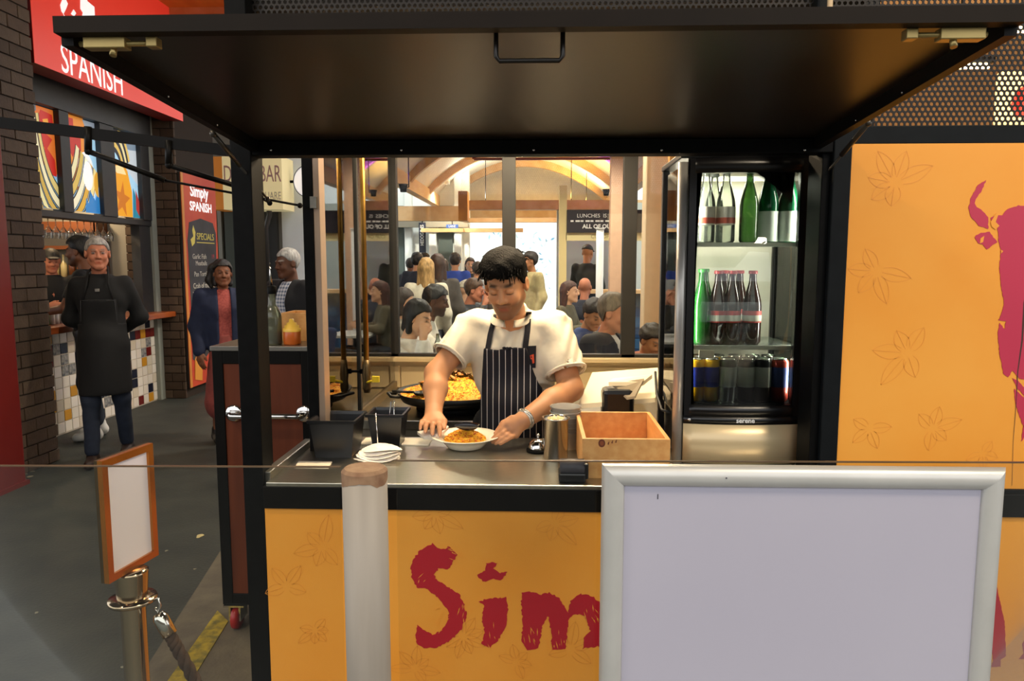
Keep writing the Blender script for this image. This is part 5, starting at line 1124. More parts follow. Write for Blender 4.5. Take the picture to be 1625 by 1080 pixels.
# bar front
br = setting('wall_bar_front', (BX, 7.3, 0)); GREYB = M('charcoal_frame', '#2a2a2b', .5, var=.1)
m = MB(); m.box(BX - .12, BX - .02, 5.6, 8.27, 0, .97); m.build('front_panel', M('grout_grey', '#b7ae9d', .8), br)
m = MB(); m.box(BX - .1, BX + .05, 5.6, 8.2, 2.98, 3.45); m.build('upper_fascia', GREYB, br)
m = MB(); m.box(BX - .16, BX + .02, 5.6, 8.25, 2.0, 2.06, bev=.004); m.build('window_sill', GREYB, br)
m = MB(); m.box(BX - .1, BX + .03, 8.17, 8.27, 0, 3.4); m.build('pilaster', M('grey_green_pilaster', '#8f948a', .7, var=.08, scale=5), br)
m = MB(); m.box(BX - .1, BX, 7.95, 8.17, .97, 2.0); m.build('jamb', GREYB, br)
for (y0, y1) in ((6.12, 6.26), (6.64, 6.78), (7.26, 7.50), (8.0, 8.17)):
    m = MB(); m.box(BX - .08, BX + .035, y0, y1, 2.06, 2.98, bev=.004); m.build('window_post', GREYB, br)
m = MB(); m.box(BX - .08, BX + .02, 5.6, 6.12, 2.06, 2.98); m.build('window_post', GREYB, br)
# illustrated window panes: flat print, with backlight put into the colours as a glow
def art_pane(n, y0, y1, shapes):
    w = setting('window_%d' % n, (BX, (y0 + y1) / 2, 2.06)); m = MB(); m.box(BX - .03, BX - .02, y0, y1, 2.08, 2.97); m.build('pane', M('art_sky', '#a9d3ec', .4, col2='#7fb8df', scale=4, emit=.45), w)
    for k, (colr, pts) in enumerate(shapes):
        m = MB(); o = BX - .0195 + .0006 * k; m.poly([(o, y0 + (y1 - y0) * u, 2.08 + .89 * v) for u, v in pts], .0004, (1, 0, 0)); m.build('art_print', M('art_' + colr[1:], colr, .45, emit=.38), w)
def arc(cx, cy, r0, r1, a0, a1, n=12): return [(cx + r1 * math.cos(R(a0 + (a1 - a0) * i / n)), cy + r1 * math.sin(R(a0 + (a1 - a0) * i / n))) for i in range(n + 1)] + [(cx + r0 * math.cos(R(a1 - (a1 - a0) * i / n)), cy + r0 * math.sin(R(a1 - (a1 - a0) * i / n))) for i in range(n + 1)]
def clipu(p): return [(min(1, max(0, u)), min(1, max(0, v))) for u, v in p]
INK = '#1f2530'
sw1 = []
for k in range(5):
    sw1 += [(INK, clipu(arc(1.25, 1.0, .78 + .13 * k, .90 + .13 * k, 185, 262))), (['#d9c47a', '#f0e6b8', '#c9a84a', '#e9dca0', '#d9b24a'][k], clipu(arc(1.25, 1.0, .80 + .13 * k, .885 + .13 * k, 185, 262)))]
art_pane(3, 6.26, 6.64, [('#8fbfe4', [(0, .3), (1, .3), (1, .72), (0, .72)]), ('#d9722a', [(.35, .5), (1, .35), (1, 1), (.3, 1)]), ('#6d747c', [(0, .86), (.4, .95), (.4, 1), (0, 1)]), ('#2f6aa8', [(0, .66), (.3, .62), (.38, .7), (.1, .78), (0, .76)]),
    ('#c3281d', [(.3, .78), (.55, .97), (.95, .95), (.98, .82), (.6, .76), (.9, .7), (.7, .6), (.95, .5), (.98, .33), (.78, .34), (.7, .45), (.5, .42), (.62, .6), (.4, .68)]), ('#e8a23a', [(.62, .82), (.8, .86), (.78, .9), (.6, .88)])] + sw1)
sw2 = []
for k in range(5):
    sw2 += [(INK, clipu(arc(-.25, .95, .62 + .14 * k, .75 + .14 * k, 278, 338))), (['#e9dfae', '#d3b65c', '#f3ecc8', '#d9a93a', '#f0dc96'][k], clipu(arc(-.25, .95, .64 + .14 * k, .735 + .14 * k, 278, 338)))]
art_pane(4, 6.78, 7.26, [('#e08a2c', arc(.22, .72, 0, .5, 0, 360, 24)[:25]), ('#8b97a5', [(.6, 1), (1, 1), (1, .8), (.75, .86)]), ('#bb2d22', [(.02, .62), (.05, .98), (.3, .98), (.3, .9), (.52, .92), (.5, .6), (.44, .64), (.38, .58), (.3, .63), (.22, .57), (.14, .63)]), ('#f4f8fa', arc(.62, .36, 0, .3, 0, 360, 16)[:17])] + sw2 +
    [('#f6fafc', arc(.66, .4, 0, .16, 0, 360, 16)[:17]), ('#2d7fc2', [(.5, 0), (1, 0), (1, .3), (.85, .14), (.7, .24), (.62, .1), (.55, .16)]), ('#e0a83a', arc(.98, .32, 0, .14, 90, 270, 10)[:11])])
star = [(.35 + .3 * (1 if i % 2 == 0 else .42) * math.cos(R(80 + 36 * i)), .2 + .22 * (1 if i % 2 == 0 else .42) * math.sin(R(80 + 36 * i))) for i in range(10)]
art_pane(5, 7.50, 8.0, [('#7f93a6', [(0, .84), (1, .8), (1, 1), (0, 1)]), ('#c9d4dc', [(.5, .6), (1, .4), (1, .82), (.6, .8)])] + [(INK if k % 2 == 0 else ['#e6c262', '#f0dfa4'][k // 2 % 2], clipu(arc(.1, .45, .3 + .06 * k, .36 + .06 * k, 20, 120))) for k in range(6)] +
    [('#eda31f', [(0, 0), (.72, 0), (.74, .3), (.6, .55), (.4, .66), (.1, .62), (0, .55)]), ('#f6dfa2', [(.05, .56), (.4, .62), (.55, .5), (.2, .5)]), ('#c9741a', star), ('#2a86a0', [(.72, 0), (1, 0), (.92, .22), (.78, .36)]), ('#b03a35', [(.86, .1), (.98, .02), (1, .2), (.88, .34)])])
# tiled front: each tile a piece
tl = {}; rnd = random.Random(12); TC = ['#e4ddcf', '#d9cfba', '#efe9dd', '#1d2233', '#c8902c', '#6a1f1c', '#a7a69f']
pb = br
for r_ in range(9):
    y = 6.2; k = 0
    while y < 8.1:
        c = rnd.choices(range(7), [5, 3, 4, 1.6, 1.6, 1.3, 1.2])[0]
        if c not in tl:
            m = MB(); m.box(-.012, .006, .004, .101, .004, .101, bev=.002)
            o = m.build('tile', M('tile_%d' % c, TC[c], .25, col2=('#5b5f66' if c == 6 else None), scale=40), br, False); tl[c] = o.data
        else: o = bpy.data.objects.new('tile', tl[c]); COL.objects.link(o); o.parent = br
        o.location = Vector((BX - .02, y, r_ * .105 + .01)) - Vector(br.location); y += .105; k += 1
m = MB(); m.box(BX - .35, BX + .2, 5.7, 8.3, .97, 1.03, bev=.006); o = struct('trim_bar_top', m, M('bar_top_wood', '#a8521e', .35, col2='#8f4218', scale=4, stretch=(8, .6, 8), coat=.3))
m = MB(); m.box(BX - 2.0, BX - 1.9, 5.2, 8.4, 0, 3.4); struct('wall_bar_back', m, M('bar_back_tile', '#b9b4a6', .4, var=.06))
m = MB(); m.box(BX - 2.0, BX - .1, 8.3, 8.4, 0, 3.4); struct('wall_bar_end', m, M('bar_end_tile', '#9d998c', .4, var=.05, scale=2))
m = MB(); m.box(BX - 2.0, BX - .1, 5.2, 8.4, 2.6, 2.7); struct('ceiling_bar', m, M('bar_ceiling', '#4b4238', .8))
ORD = ['first', 'second', 'third', 'fourth', 'fifth', 'sixth', 'seventh', 'eighth', 'ninth', 'tenth', 'eleventh', 'twelfth', 'thirteenth']
bb = thing('back_bar', 'brown wooden back bar with two shelves behind the bar', 'shelf', (-5.35, 8.2, 0)); BW = M('shelf_wood', '#7a431f', .5)
for z in (1.02, 1.38, 1.78, 2.05): m = MB(); m.box(-5.9, -4.98, 8.08, 8.3, z - .04 if z < 2 else z - .12, z); m.build('shelf_board', BW, bb)
for x in (-5.92, -5.0): m = MB(); m.box(x, x + .03, 8.08, 8.3, 0, 2.05); m.build('side_board', BW, bb)
random.seed(31); bcols = ['#8a4a16', '#d6c48a', '#3d6a2c', '#b23a28', '#d8d8cc', '#704020']; bmesh_ = {}
for q, z in enumerate((1.022, 1.382)):
    for k in range(9):
        i = random.randrange(6)
        if i not in bmesh_:
            m = MB(); m.lathe([(0, 0), (.035, 0), (.036, .18), (.014, .23), (.013, .29), (.016, .3), (0, .3)], n=14); o = m.build('spirit_bottle', M('spirit_%d' % i, bcols[i], .2, coat=.4), None, False); bmesh_[i] = o.data
        else: o = bpy.data.objects.new('spirit_bottle', bmesh_[i]); COL.objects.link(o)
        o.location = (-5.82 + k * .095, 8.19, z); tag(o, '%s spirit bottle from the left on the %s shelf of the back bar' % (ORD[k], ('lower', 'upper')[q]), 'bottle', 'spirit bottles on the back bar')
# hanging wine glasses under the window sill
m = MB(); m.box(BX - .3, BX - .16, 6.3, 8.0, 2.02, 2.05); one('glass_rack', m, M('dark_rail', '#2a241e', .5), 'dark rack under the bar window that holds the wine glasses', 'rack', (BX - .23, 7.1, 2.02))
gm = None; WG = MG('wine_glass', '#f4f2ea', 1.6, .02, body=.1)
for k in range(13):
    if gm is None:
        m = MB(); m.lathe([(.034, .2), (.035, .197), (.006, .193), (.004, .12), (.012, .11), (.034, .07), (.036, .045), (.029, 0)], n=18); o = m.build('wine_glass', WG, None, False); gm = o.data
    else: o = bpy.data.objects.new('wine_glass', gm); COL.objects.link(o)
    o.location = (BX - .23, 6.45 + k * .11, 1.82); tag(o, '%s wine glass from the brick pier in the hanging row' % ORD[k], 'glass', 'hanging wine glasses')
# bar lamps
for i, (x, y) in enumerate(((BX - .8, 6.6), (BX - .8, 7.7))):
    t = thing('bar_pendant', ['warm pendant lamp over the bar nearer the brick pier', 'warm pendant lamp over the far end of the bar'][i], 'lamp', (x, y, 2.35)); m = MB(); m.lathe([(.02, .12), (.06, .1), (.1, 0), (.096, 0), (.055, .095)], (x, y, 2.35), 20); m.tube([(x, y, 2.47), (x, y, 2.6)], .006, 6); m.build('shade', BLK, t); m = MB(); m.sphere((x, y, 2.4), .03, 10); m.build('bulb', M('warm_bulb', '#ffc070', .4, emit=12), t)
    l = lamp('POINT', 'pendant_glow', (0, 0, -.02), 20, WARM, .05); l.parent = t
# coffee machine / tap detail on the bar
m = MB(); m.box(BX - .28, BX - .1, 7.35, 7.6, 1.03, 1.18, bev=.01); m.box(BX - .24, BX - .14, 7.4, 7.55, 1.18, 1.4, bev=.01); m.tube([(BX - .15, 7.47, 1.4), (BX - .06, 7.47, 1.42), (BX - .06, 7.47, 1.34)], .012, 8); one('bar_tap', m, STEEL, 'steel tap unit standing on the wooden bar', 'tap', (BX - .19, 7.47, 1.03))
for k, (y, c) in enumerate(((6.40, '#4f7a3a'), (6.47, '#e2ddd0'), (6.53, '#c7c2b6'), (6.6, '#a9b2b8'))):
    m = MB(); m.lathe([(0, 0), (.03, 0), (.032, .1), (.028, .1), (.026, .01), (0, .01)] if k else [(0, 0), (.03, 0), (.03, .12), (.012, .17), (.012, .22), (0, .22)], (BX - .05, y, 1.03), 16); one('bar_glassware' if k else 'small_bottle', m, M('glassware_%d' % k, c, .25), ['small green bottle on the bar by the brick pier', 'white tumbler on the bar next to the green bottle', 'pale grey tumbler in the middle of the bar row', 'bluish tumbler at the end of the bar row'][k], 'bottle' if k == 0 else 'glass', (BX - .05, y, 1.03))
# big red lightbox sign
sx = -4.02; sg = thing('bar_sign', 'big red lightbox sign with white lettering over the bar', 'sign', (sx - .1, 7.0, 3.18))
m = MB(); m.box(sx - .22, sx - .004, 5.86, 8.3, 3.18, 4.5); m.build('sign_box', M('sign_side_red', '#7e1610', .5), sg)
m = MB(); m.box(sx - .004, sx, 5.86, 8.3, 3.18, 4.5); m.build('sign_face', M('sign_face_red', '#d8392a', .4, emit=.35), sg)
SW = M('sign_white', '#eef4f4', .5, emit=.5)
def on_sign(px, py): return onX(px, py, sx)
a, b = on_sign(97, 95), on_sign(190, 118); hh = (on_sign(100, 70).z - on_sign(100, 112).z)
tx = text('SPANISH', .42, SW, sg, (sx + .002, 0, 0), EAST)
y0_, y1_ = on_sign(97, 95).y, on_sign(193, 120).y; z1_, z0_ = on_sign(102, 70).z, on_sign(102, 115).z
xs_ = [v.co.x for v in tx.data.vertices]; ys_ = [v.co.y for v in tx.data.vertices]; ax_, ay_ = min(xs_), min(ys_); kx, ky = (y1_ - y0_) / (max(xs_) - ax_), (z1_ - z0_) / (max(ys_) - ay_)
for v in tx.data.vertices: v.co.x = (v.co.x - ax_) * kx; v.co.y = (v.co.y - ay_) * ky
tx.location = Vector((sx + .002, y0_, z0_)) - rootloc(sg)
# brush capital S, dot and l of the upper word
for ol in ([(98, 0), (95, 8), (97, 18), (102, 25), (109, 30), (103, 30), (100, 22), (104, 14), (107, 6), (104, 0)], [(112, 22), (116, 15), (120, 21), (117, 26)], [(127, -8), (127, 14), (131, 20), (129, 29), (150, 30), (149, 11), (138, 2), (135, -8)]):
    m = MB(); m.poly([on_sign(*p) + Vector((.002, 0, 0)) for p in ol], .003, (1, 0, 0)); m.build('brush_lettering', SW, sg)
# specials chalkboard on the far pier
cb = thing('specials_board', 'tall red-bordered chalkboard listing specials on the brick pier', 'chalkboard', (-4.1, 8.75, 0)); cx = -4.085; cy0, cy1, cz0, cz1 = 8.30, 9.2, .12, 2.62
m = MB(); m.box(-4.12, cx - .004, cy0, cy1, cz0, cz1); m.build('backing', M('board_edge_black', '#1c1713', .5), cb)
m = MB(); m.box(cx - .004, cx, cy0, cy1, cz0, cz1); m.build('red_border', M('board_red', '#c23a26', .5, col2='#d4502e', scale=2), cb)
for (y0, y1) in ((cy0, cy0 + .05),): m = MB(); m.box(cx, cx + .006, y0, y1, cz0, cz1); m.build('orange_trim', M('orange_trim', '#d78e3c', .5), cb)
pts = [(8.39, .45), (8.5, .40), (8.6, .47), (8.72, .42), (8.85, .5), (9.0, .44), (9.12, .52), (9.15, 1.1), (9.14, 1.7), (9.16, 1.95), (9.08, 2.08), (8.75, 2.12), (8.46, 2.06), (8.4, 1.85), (8.41, 1.2)]
m = MB(); m.poly([(cx, y, z) for y, z in pts], .003, (1, 0, 0)); m.build('slate', M('slate_grey', '#34363a', .7, col2='#43454a', scale=3), cb)
CH = M('chalk_white', '#d8d6c8', .8); CHY = M('chalk_yellow', '#e3d66c', .8); CHR = M('chalk_pink', '#c0505a', .8); px_ = cx + .0045
text('Simply', .19, SW, cb, (cx + .003, 8.75, 2.43), EAST, bold=.004, sx=.95); text('SPANISH', .15, SW, cb, (cx + .003, 8.78, 2.25), EAST, bold=.003)
text('SPECIALS', .115, CHY, cb, (px_, 8.86, 1.9), EAST); m = MB(); m.box(px_, px_ + .001, 8.62, 9.1, 1.825, 1.835); m.build('underline', CHY, cb)
m = MB(); m.poly([(px_, 8.5, 1.78), (px_, 8.57, 1.82), (px_, 8.6, 1.95), (px_, 8.55, 2.03), (px_, 8.52, 1.97), (px_, 8.54, 1.9), (px_, 8.47, 1.86)], .001, (1, 0, 0)); m.build('chalk_drawing', CHY, cb)
for (s_, y, z, sz, mt) in (('Garlic Fish', 8.68, 1.66, .085, CH), ('Meatballs', 8.72, 1.58, .08, CH), ('Pan Tortilla', 8.72, 1.45, .085, CH), ('Crab of the Day', 8.78, 1.31, .09, CH), ('Market Prawns', 8.74, 1.21, .09, CH), ('19', 9.04, 1.66, .08, CHR), ('17', 9.05, 1.45, .08, CHR), ('24', 9.06, 1.31, .08, CHR), ('30', 9.06, 1.14, .08, CHY), ('new!', 9.0, .98, .1, CHY), ('churros doble', 8.72, .8, .08, CH), ('served warm', 8.76, .72, .08, CH), ('12', 9.03, .74, .09, CHY)):
    text(s_, sz, mt, cb, (px_, y, z), EAST, extrude=.0005)
m = MB(); m.poly([(cx + .0035, 8.42, .2), (cx + .0035, 8.6, .16), (cx + .0035, 8.62, .3), (cx + .0035, 8.56, .42), (cx + .0035, 8.5, .5), (cx + .0035, 8.44, .44)], .002, (1, 0, 0)); m.build('flame_print', M('flame_orange', '#e39a3a', .6), cb)
# far yellow bar sign, doors and wall beneath it
dY = 10.6; fs_ = thing('yellow_bar_sign', 'pale yellow hanging shop sign with thin lettering beyond the kiosk post', 'sign', (-4.2, dY, 2.36)); a, b = onY(352, 256, dY), onY(449, 330, dY)
m = MB(); m.box(a.x, b.x, dY, dY + .5, 2.36, 3.12); m.build('sign_box', M('sign_pale_yellow', '#f0dfa8', .5, emit=.2), fs_); m = MB(); m.box(a.x - .2, a.x, dY + .01, dY + .5, 2.36, 3.12); m.build('sign_end', M('sign_orange', '#d8852a', .5, emit=.1), fs_)
text('DAISY BAR', .34, M('thin_pink_print', '#b58a86', .6), fs_, ((a.x + b.x) / 2, dY - .002, 2.86), FRONT, sx=.52); text('SQUARE', .16, M('thin_grey_print', '#b9b09a', .6), fs_, (b.x - .2, dY - .002, 2.55), FRONT, sx=.6)
dw = setting('wall_far_shop', (-4.3, 11.2, 0)); m = MB(); m.box(-6.2, -3.95, 11.2, 11.3, 0, 4.2); m.build('wall_face', M('shop_wall_grey', '#6c6a62', .7), dw)
for k, (p0_, p1_, c) in enumerate(((333, 345, '#d2b04a'), (347, 353, '#8a8a80'), (358, 372, '#3a4238'), (405, 418, '#b9b3a4'), (420, 440, '#20201f'))):
    x0, x1 = onY(p0_, 400, 11.1).x, onY(p1_, 400, 11.1).x; m = MB(); m.box(x0, x1, 11.1, 11.2, 0, 2.4); m.build('door_leaf', M('shop_door_%d' % k, c, .5), dw)
a, b = onY(427, 330, 10.9), onY(436, 560, 10.9); m = MB(); m.tube([(a.x, 10.9, 2.5), (a.x, 10.9, 2.3), (a.x - .06, 10.9, 2.1), (a.x - .06, 10.9, 0)], .04, 10); one('drain_pipe', m, M('dark_drain', '#2b2926', .4), 'dark drainpipe running down beside the white wall', 'pipe', (a.x, 10.9, 0))
# round two-sided sign on a bracket
c = onY(492, 288, 10.95); rs = thing('round_sign', 'round white hanging sign on a black wall bracket', 'sign', (c.x, 10.95, c.z - .23)); m = MB(); m.lathe([(0, -.03), (.23, -.03), (.24, -.02), (.24, .02), (.23, .03), (0, .03)], c, 40, rot=Matrix.Rotation(R(90), 3, 'X')); m.build('sign_disc', M('disc_white', '#f0eef2', .5, emit=.4), rs)
m = MB(); m.lathe([(.236, -.032), (.248, -.032), (.248, .032), (.236, .032)], c, 40, rot=Matrix.Rotation(R(90), 3, 'X')); m.build('rim', M('disc_rim', '#50545e', .4), rs); m = MB(); m.tube([c + Vector((-.24, 0, 0)), c + Vector((-.45, 0, 0)), c + Vector((-.45, .25, 0))], .02, 8); m.build('bracket', BLK, rs)
# sign lightbox and warm tubes behind the mesh on the right
a = onY(1618, 155, 4.0); rl = thing('lit_logo_sign', 'glowing yellow sign with red figure seen through the mesh', 'sign', (a.x, 4.0, a.z - .15)); m = MB(); m.box(a.x - .1, a.x + .14, 4.0, 4.06, a.z - .14, a.z + .14, bev=.02); m.build('lightbox', M('lightbox_yellow', '#f3d58a', .5, emit=1.3), rl)
m = MB(); m.box(a.x - .02, a.x + .12, 3.995, 4.0, a.z - .1, a.z + .03); m.poly([(a.x - .05, 3.998, a.z - .05), (a.x, 3.998, a.z - .08), (a.x + .02, 3.998, a.z + .06), (a.x - .02, 3.998, a.z + .04)], .003); m.build('red_figure', M('logo_red', '#c8402a', .5, emit=.8), rl)
m = MB(); m.box(a.x - .01, a.x + .03, 4.02, 4.05, 0, a.z - .14); m.build('stand_pole', BLK, rl)
for i, (px, py, Y) in enumerate(((1612, 47, 3.4), (1520, 105, 3.8))):
    p = onY(px, py, Y); t = thing('tube_lamp', ['bright tube lamp glimpsed through the mesh at the right edge', 'short tube lamp glimpsed through the mesh beside the flap corner', 'tube lamp behind the mesh above the flap handle', 'tube lamp behind the mesh above the right window'][i], 'lamp', (p.x, Y, p.z)); m = MB(); m.tube([(p.x - .15, Y, p.z), (p.x + .15, Y, p.z)], .014, 10); m.build('tube', M('tube_warm', '#ffdca8', .4, emit=5), t); m = MB(); m.box(p.x - .17, p.x + .17, Y - .02, Y + .02, p.z + .015, p.z + .04); m.build('batten', BLK, t); m = MB(); m.tube([(p.x, Y, p.z + .04), (p.x, Y, 4.6)], .004, 6); m.build('hanger', BLK, t)
    if i < 2: l = lamp('POINT', 'tube_glow', (0, 0, -.03), 12, WARM, .08); l.parent = t
m = MB(); m.box(1.1, 8, 6.2, 6.3, 0, 4.75); struct('wall_hall_right', m, M('warm_hall_wall', '#c98a45', .6, var=.1, scale=2))
# ================================================================== people
SK = {'tan': '#b9805a', 'light': '#d9a886', 'brown': '#7c4d33', 'dark': '#5a3826', 'ruddy': '#c07a5c'}
def fold(f, amp=.004, fq=26, ph=0): return grow(f, 0, amp, fq, ph)
def person(label, loc, rz, top='#333333', bottom='#25282f', skin='tan', hair='short', hairc='#1c1512', J=None, head=None, h=.012, hs=1.0, sit=False, group=None, sleeves='long', open_col=None, shoes='#221c18', coat=0.0, beard=None, hh=None, topmat=None, apron=None, skirt=None, fat=1.0, hands=True, extra=None):
    """J overrides joints; local frame: faces -Y, own right hand at -X"""
    S = hs; j = dict(hip=(0, .02, .93), chest=(0, .01, 1.27), neck=(0, .02, 1.45), head=(0, -.015, 1.61), sL=(.175, .02, 1.40), sR=(-.175, .02, 1.40), eL=(.235, .05, 1.12), eR=(-.235, .05, 1.12), wL=(.23, -.05, .88), wR=(-.23, -.05, .88),
             kL=(.10, -.01, .50), kR=(-.10, -.01, .50), aL=(.11, .03, .09), aR=(-.11, .03, .09), pL=(.09, .02, .90), pR=(-.09, .02, .90))
    if sit:
        j.update(pL=(.09, .02, .50), pR=(-.09, .02, .50), hip=(0, .04, .52), chest=(0, .02, .86), neck=(0, .01, 1.04), head=(0, -.03, 1.20), sL=(.17, .02, .99), sR=(-.17, .02, .99), eL=(.22, -.06, .76), eR=(-.22, -.06, .76), wL=(.12, -.26, .80), wR=(-.12, -.26, .80), kL=(.11, -.40, .50), kR=(-.11, -.40, .50), aL=(.11, -.40, .09), aR=(-.11, -.40, .09))
    if J: j.update(J)
    j = {k: np.array(v, float) * S for k, v in j.items()}
    t = thing('person', label, 'person', loc, rz, group)
    hyaw = 0 if head is None else head[0] - rz; Hd = Head(j['head'], rotm(hyaw, 0 if head is None else head[1]), S); hh = hh or min(h, .008)
    parts = [nets(uni([Hd.face(), Hd.neck(j['neck'] + np.array([0, .01, -.03]) * S, .05 * S, .06 * S)], .02), hh)]
    torso_in = uni([rc(j['hip'], j['chest'], .10 * S, .11 * S), rc(j['chest'], j['neck'], .10 * S, .05 * S)], .05)
    parts.append(nets(torso_in, .025))
    for s_ in 'LR':
        w, e = j['w' + s_], j['e' + s_]; d = (w - e); d /= np.linalg.norm(d); arm = [rc(j['s' + s_], e, .044 * S, .036 * S), rc(e, w, .037 * S, .025 * S)]
        if hands:
            sg = 1 if s_ == 'L' else -1; hf = hand_sdf(w, w + d * .085 * S, (-sg * .8, -.6, .2) if abs(d[2]) > .6 else (-sg * .3, 0, 1), (-sg, -.2, -.2), s=S * .98)
            parts.append(nets(uni([hf] + arm, .015), max(.006, h * .65)))
        else: parts.append(nets(uni(arm, .015), h))
        parts.append(nets(uni([rc(j['p' + s_], j['k' + s_], .06 * S, .045 * S), rc(j['k' + s_], j['a' + s_], .045 * S, .032 * S)], .02), .025))
    sk = SK.get(skin, skin); lip = tuple(np.clip(np.array(lin(sk)) * np.array([.95, .55, .52]), 0, 1))
    skin_mesh('body', parts, MV('skin_paint', .5, .35), t, Hd.paint(sk, hairc if hairc not in ('#9a958e',) else '#6d655c', lip, eyes='dark' if hh > .0055 else True, beard=beard))
    if hair: skin_mesh('hair' if hair != 'cap' else 'cap', [Hd.hair(hair, max(.006, hh))], M('hair_' + hairc[1:], hairc, .55, var=.35, scale=50, bump=.4, stretch=(1, 1, .3), bscale=90), t)
    th = .012 + coat; bw = .0 if not coat else .012
    tors = [ell((j['chest'] + j['neck']) / 2 + np.array([0, .0, -.06]) * S, np.array((.165 * fat + bw, .105 * fat + bw, .17)) * S), rc(j['hip'] + np.array([.05, 0, .02]) * S, j['chest'] + np.array([.06, 0, 0]) * S, (.10 * fat + bw) * S, (.10 + bw) * S), rc(j['hip'] + np.array([-.05, 0, .02]) * S, j['chest'] + np.array([-.06, 0, 0]) * S, (.10 * fat + bw) * S, (.10 + bw) * S), rc(j['neck'] + np.array([0, .005, -.015]) * S, j['chest'], .062 * S, .1 * S)]
    T = list(tors)
    for s_ in 'LR':
        w, e, sh = j['w' + s_], j['e' + s_], j['s' + s_]
        T.append(rc(sh, e, (.062 + bw) * S, (.052 + bw) * S))
        if sleeves == 'long': T.append(rc(e, w - (w - e) / np.linalg.norm(w - e) * .01, (.051 + bw) * S, (.037 + bw * .5) * S))
    f = fold(uni(T, .05 * S), .004 * S, 26 / S, len(label))
    zc = j['neck'][2] + .012 * S; g = [half((0, 0, 1), zc)]
    if sleeves == 'short':
        for s_ in 'LR':
            sh, e = j['s' + s_], j['e' + s_]; c = sh + (e - sh) * .72; n_ = (e - sh)
            def gate(X, Y, Z, c=c, n_=n_ / np.linalg.norm(n_), sx=(1 if s_ == 'L' else -1)):
                pl = (X - c[0]) * n_[0] + (Y - c[1]) * n_[1] + (Z - c[2]) * n_[2]; return np.where(np.sqrt((X - c[0]) ** 2 + (Y - c[1]) ** 2 + (Z - c[2]) ** 2) < .17 * S, pl, -1)
            g.append(gate)
    topf = cut(f, *g); tm = topmat or M('cloth_' + top[1:], top, .85, var=.12, scale=20)
    if open_col:      # open jacket over something lighter
        core = cut(grow(uni(tors, .05 * S), -.004), half((0, 0, 1), zc)); skin_mesh('shirt', [nets(core, h)], open_col if not isinstance(open_col, str) else M('cloth_' + open_col[1:], open_col, .85, var=.1, scale=20), t)
        cy = float(j['chest'][1])
        def gap(X, Y, Z): return np.where(Y < cy - .02, .055 * S - np.abs(X - j['chest'][0]), -1)
        topf = cut(grow(f, .012), half((0, 0, 1), zc + .015), gap)
    skin_mesh('jacket' if open_col or coat else 'shirt', [nets(topf, h)], tm, t)
    L = [rc(j['hip'], j['hip'] + np.array([0, 0, .05]), .125 * S, .11 * S)]
    for s_ in 'LR':
        p_, k_, a_ = j['p' + s_], j['k' + s_], j['a' + s_]; L += [rc(p_, k_, .088 * S, .064 * S), rc(k_, a_ + (k_ - a_) * .06, .062 * S, .052 * S)]
    bf = uni(L, .03)
    if skirt: bf = uni([rc(j['hip'] + np.array([0, 0, .05]), (j['kL'] + j['kR']) / 2 + np.array([0, 0, -.1]), .13 * S, .21 * S)], .03)
    skin_mesh('skirt' if skirt else 'trousers', [nets(fold(cut(bf, half((0, 0, 1), j['hip'][2] + .1)), .003, 24), h)], M('cloth_' + (skirt or bottom)[1:], skirt or bottom, .85, var=.15, scale=18), t)
    if shoes:
        for s_ in 'LR':
            a_ = j['a' + s_]; k_ = j['k' + s_]; sf = cut(uni([rc(a_ + np.array([0, .03, -.04]) * S, a_ + np.array([0, -.13, -.055]) * S, .043 * S, .036 * S), rc(a_ + np.array([0, .02, -.04]), a_ + np.array([0, .01, .03]), .045 * S, .042 * S)], .02), half((0, 0, -1), -(a_[2] - .09 * S)))
            skin_mesh('shoe', [nets(sf, .01)], M('shoe_' + shoes[1:], shoes, .5), t)
    if apron:
        base = cut(grow(uni(tors + [bf], .06), .012), half((0, 1, 0), float(j['chest'][1]) - .015)); zt, zb, ww, wb2 = apron['top'], apron['bot'], apron['bib'], apron['w']
        sk2 = uni([base, rc((0, -.03, .98), (0, -.03, zb + .04), .15, .17)], .05); sk2.lo = np.minimum(base.lo, np.array([-.3, -.3, zb])); sk2.hi = base.hi
        def reg(X, Y, Z): return np.maximum(np.maximum(Z - zt, zb - Z), np.abs(X) - np.where(Z > 1.12, ww, wb2)) + 0 * Y
        skin_mesh('apron', [nets(cut(sk2, reg, half((0, 1, 0), 0.02)), h)], apron['mat'], t)
        m = MB()
        for sx in (-1, 1): m.tube([(sx * ww * .85, -.108, zt - .01), (sx * .075, -.10, zt + .12), (sx * .07, -.05, zt + .21), (sx * .05, .05, zt + .25)], .009, 8)
        m.build('apron_strap', apron['mat'], t, False)
    if extra: extra(t, j)
    return t
def at(px, Y): p = onY(px, 415, Y); return (p.x, Y, 0)
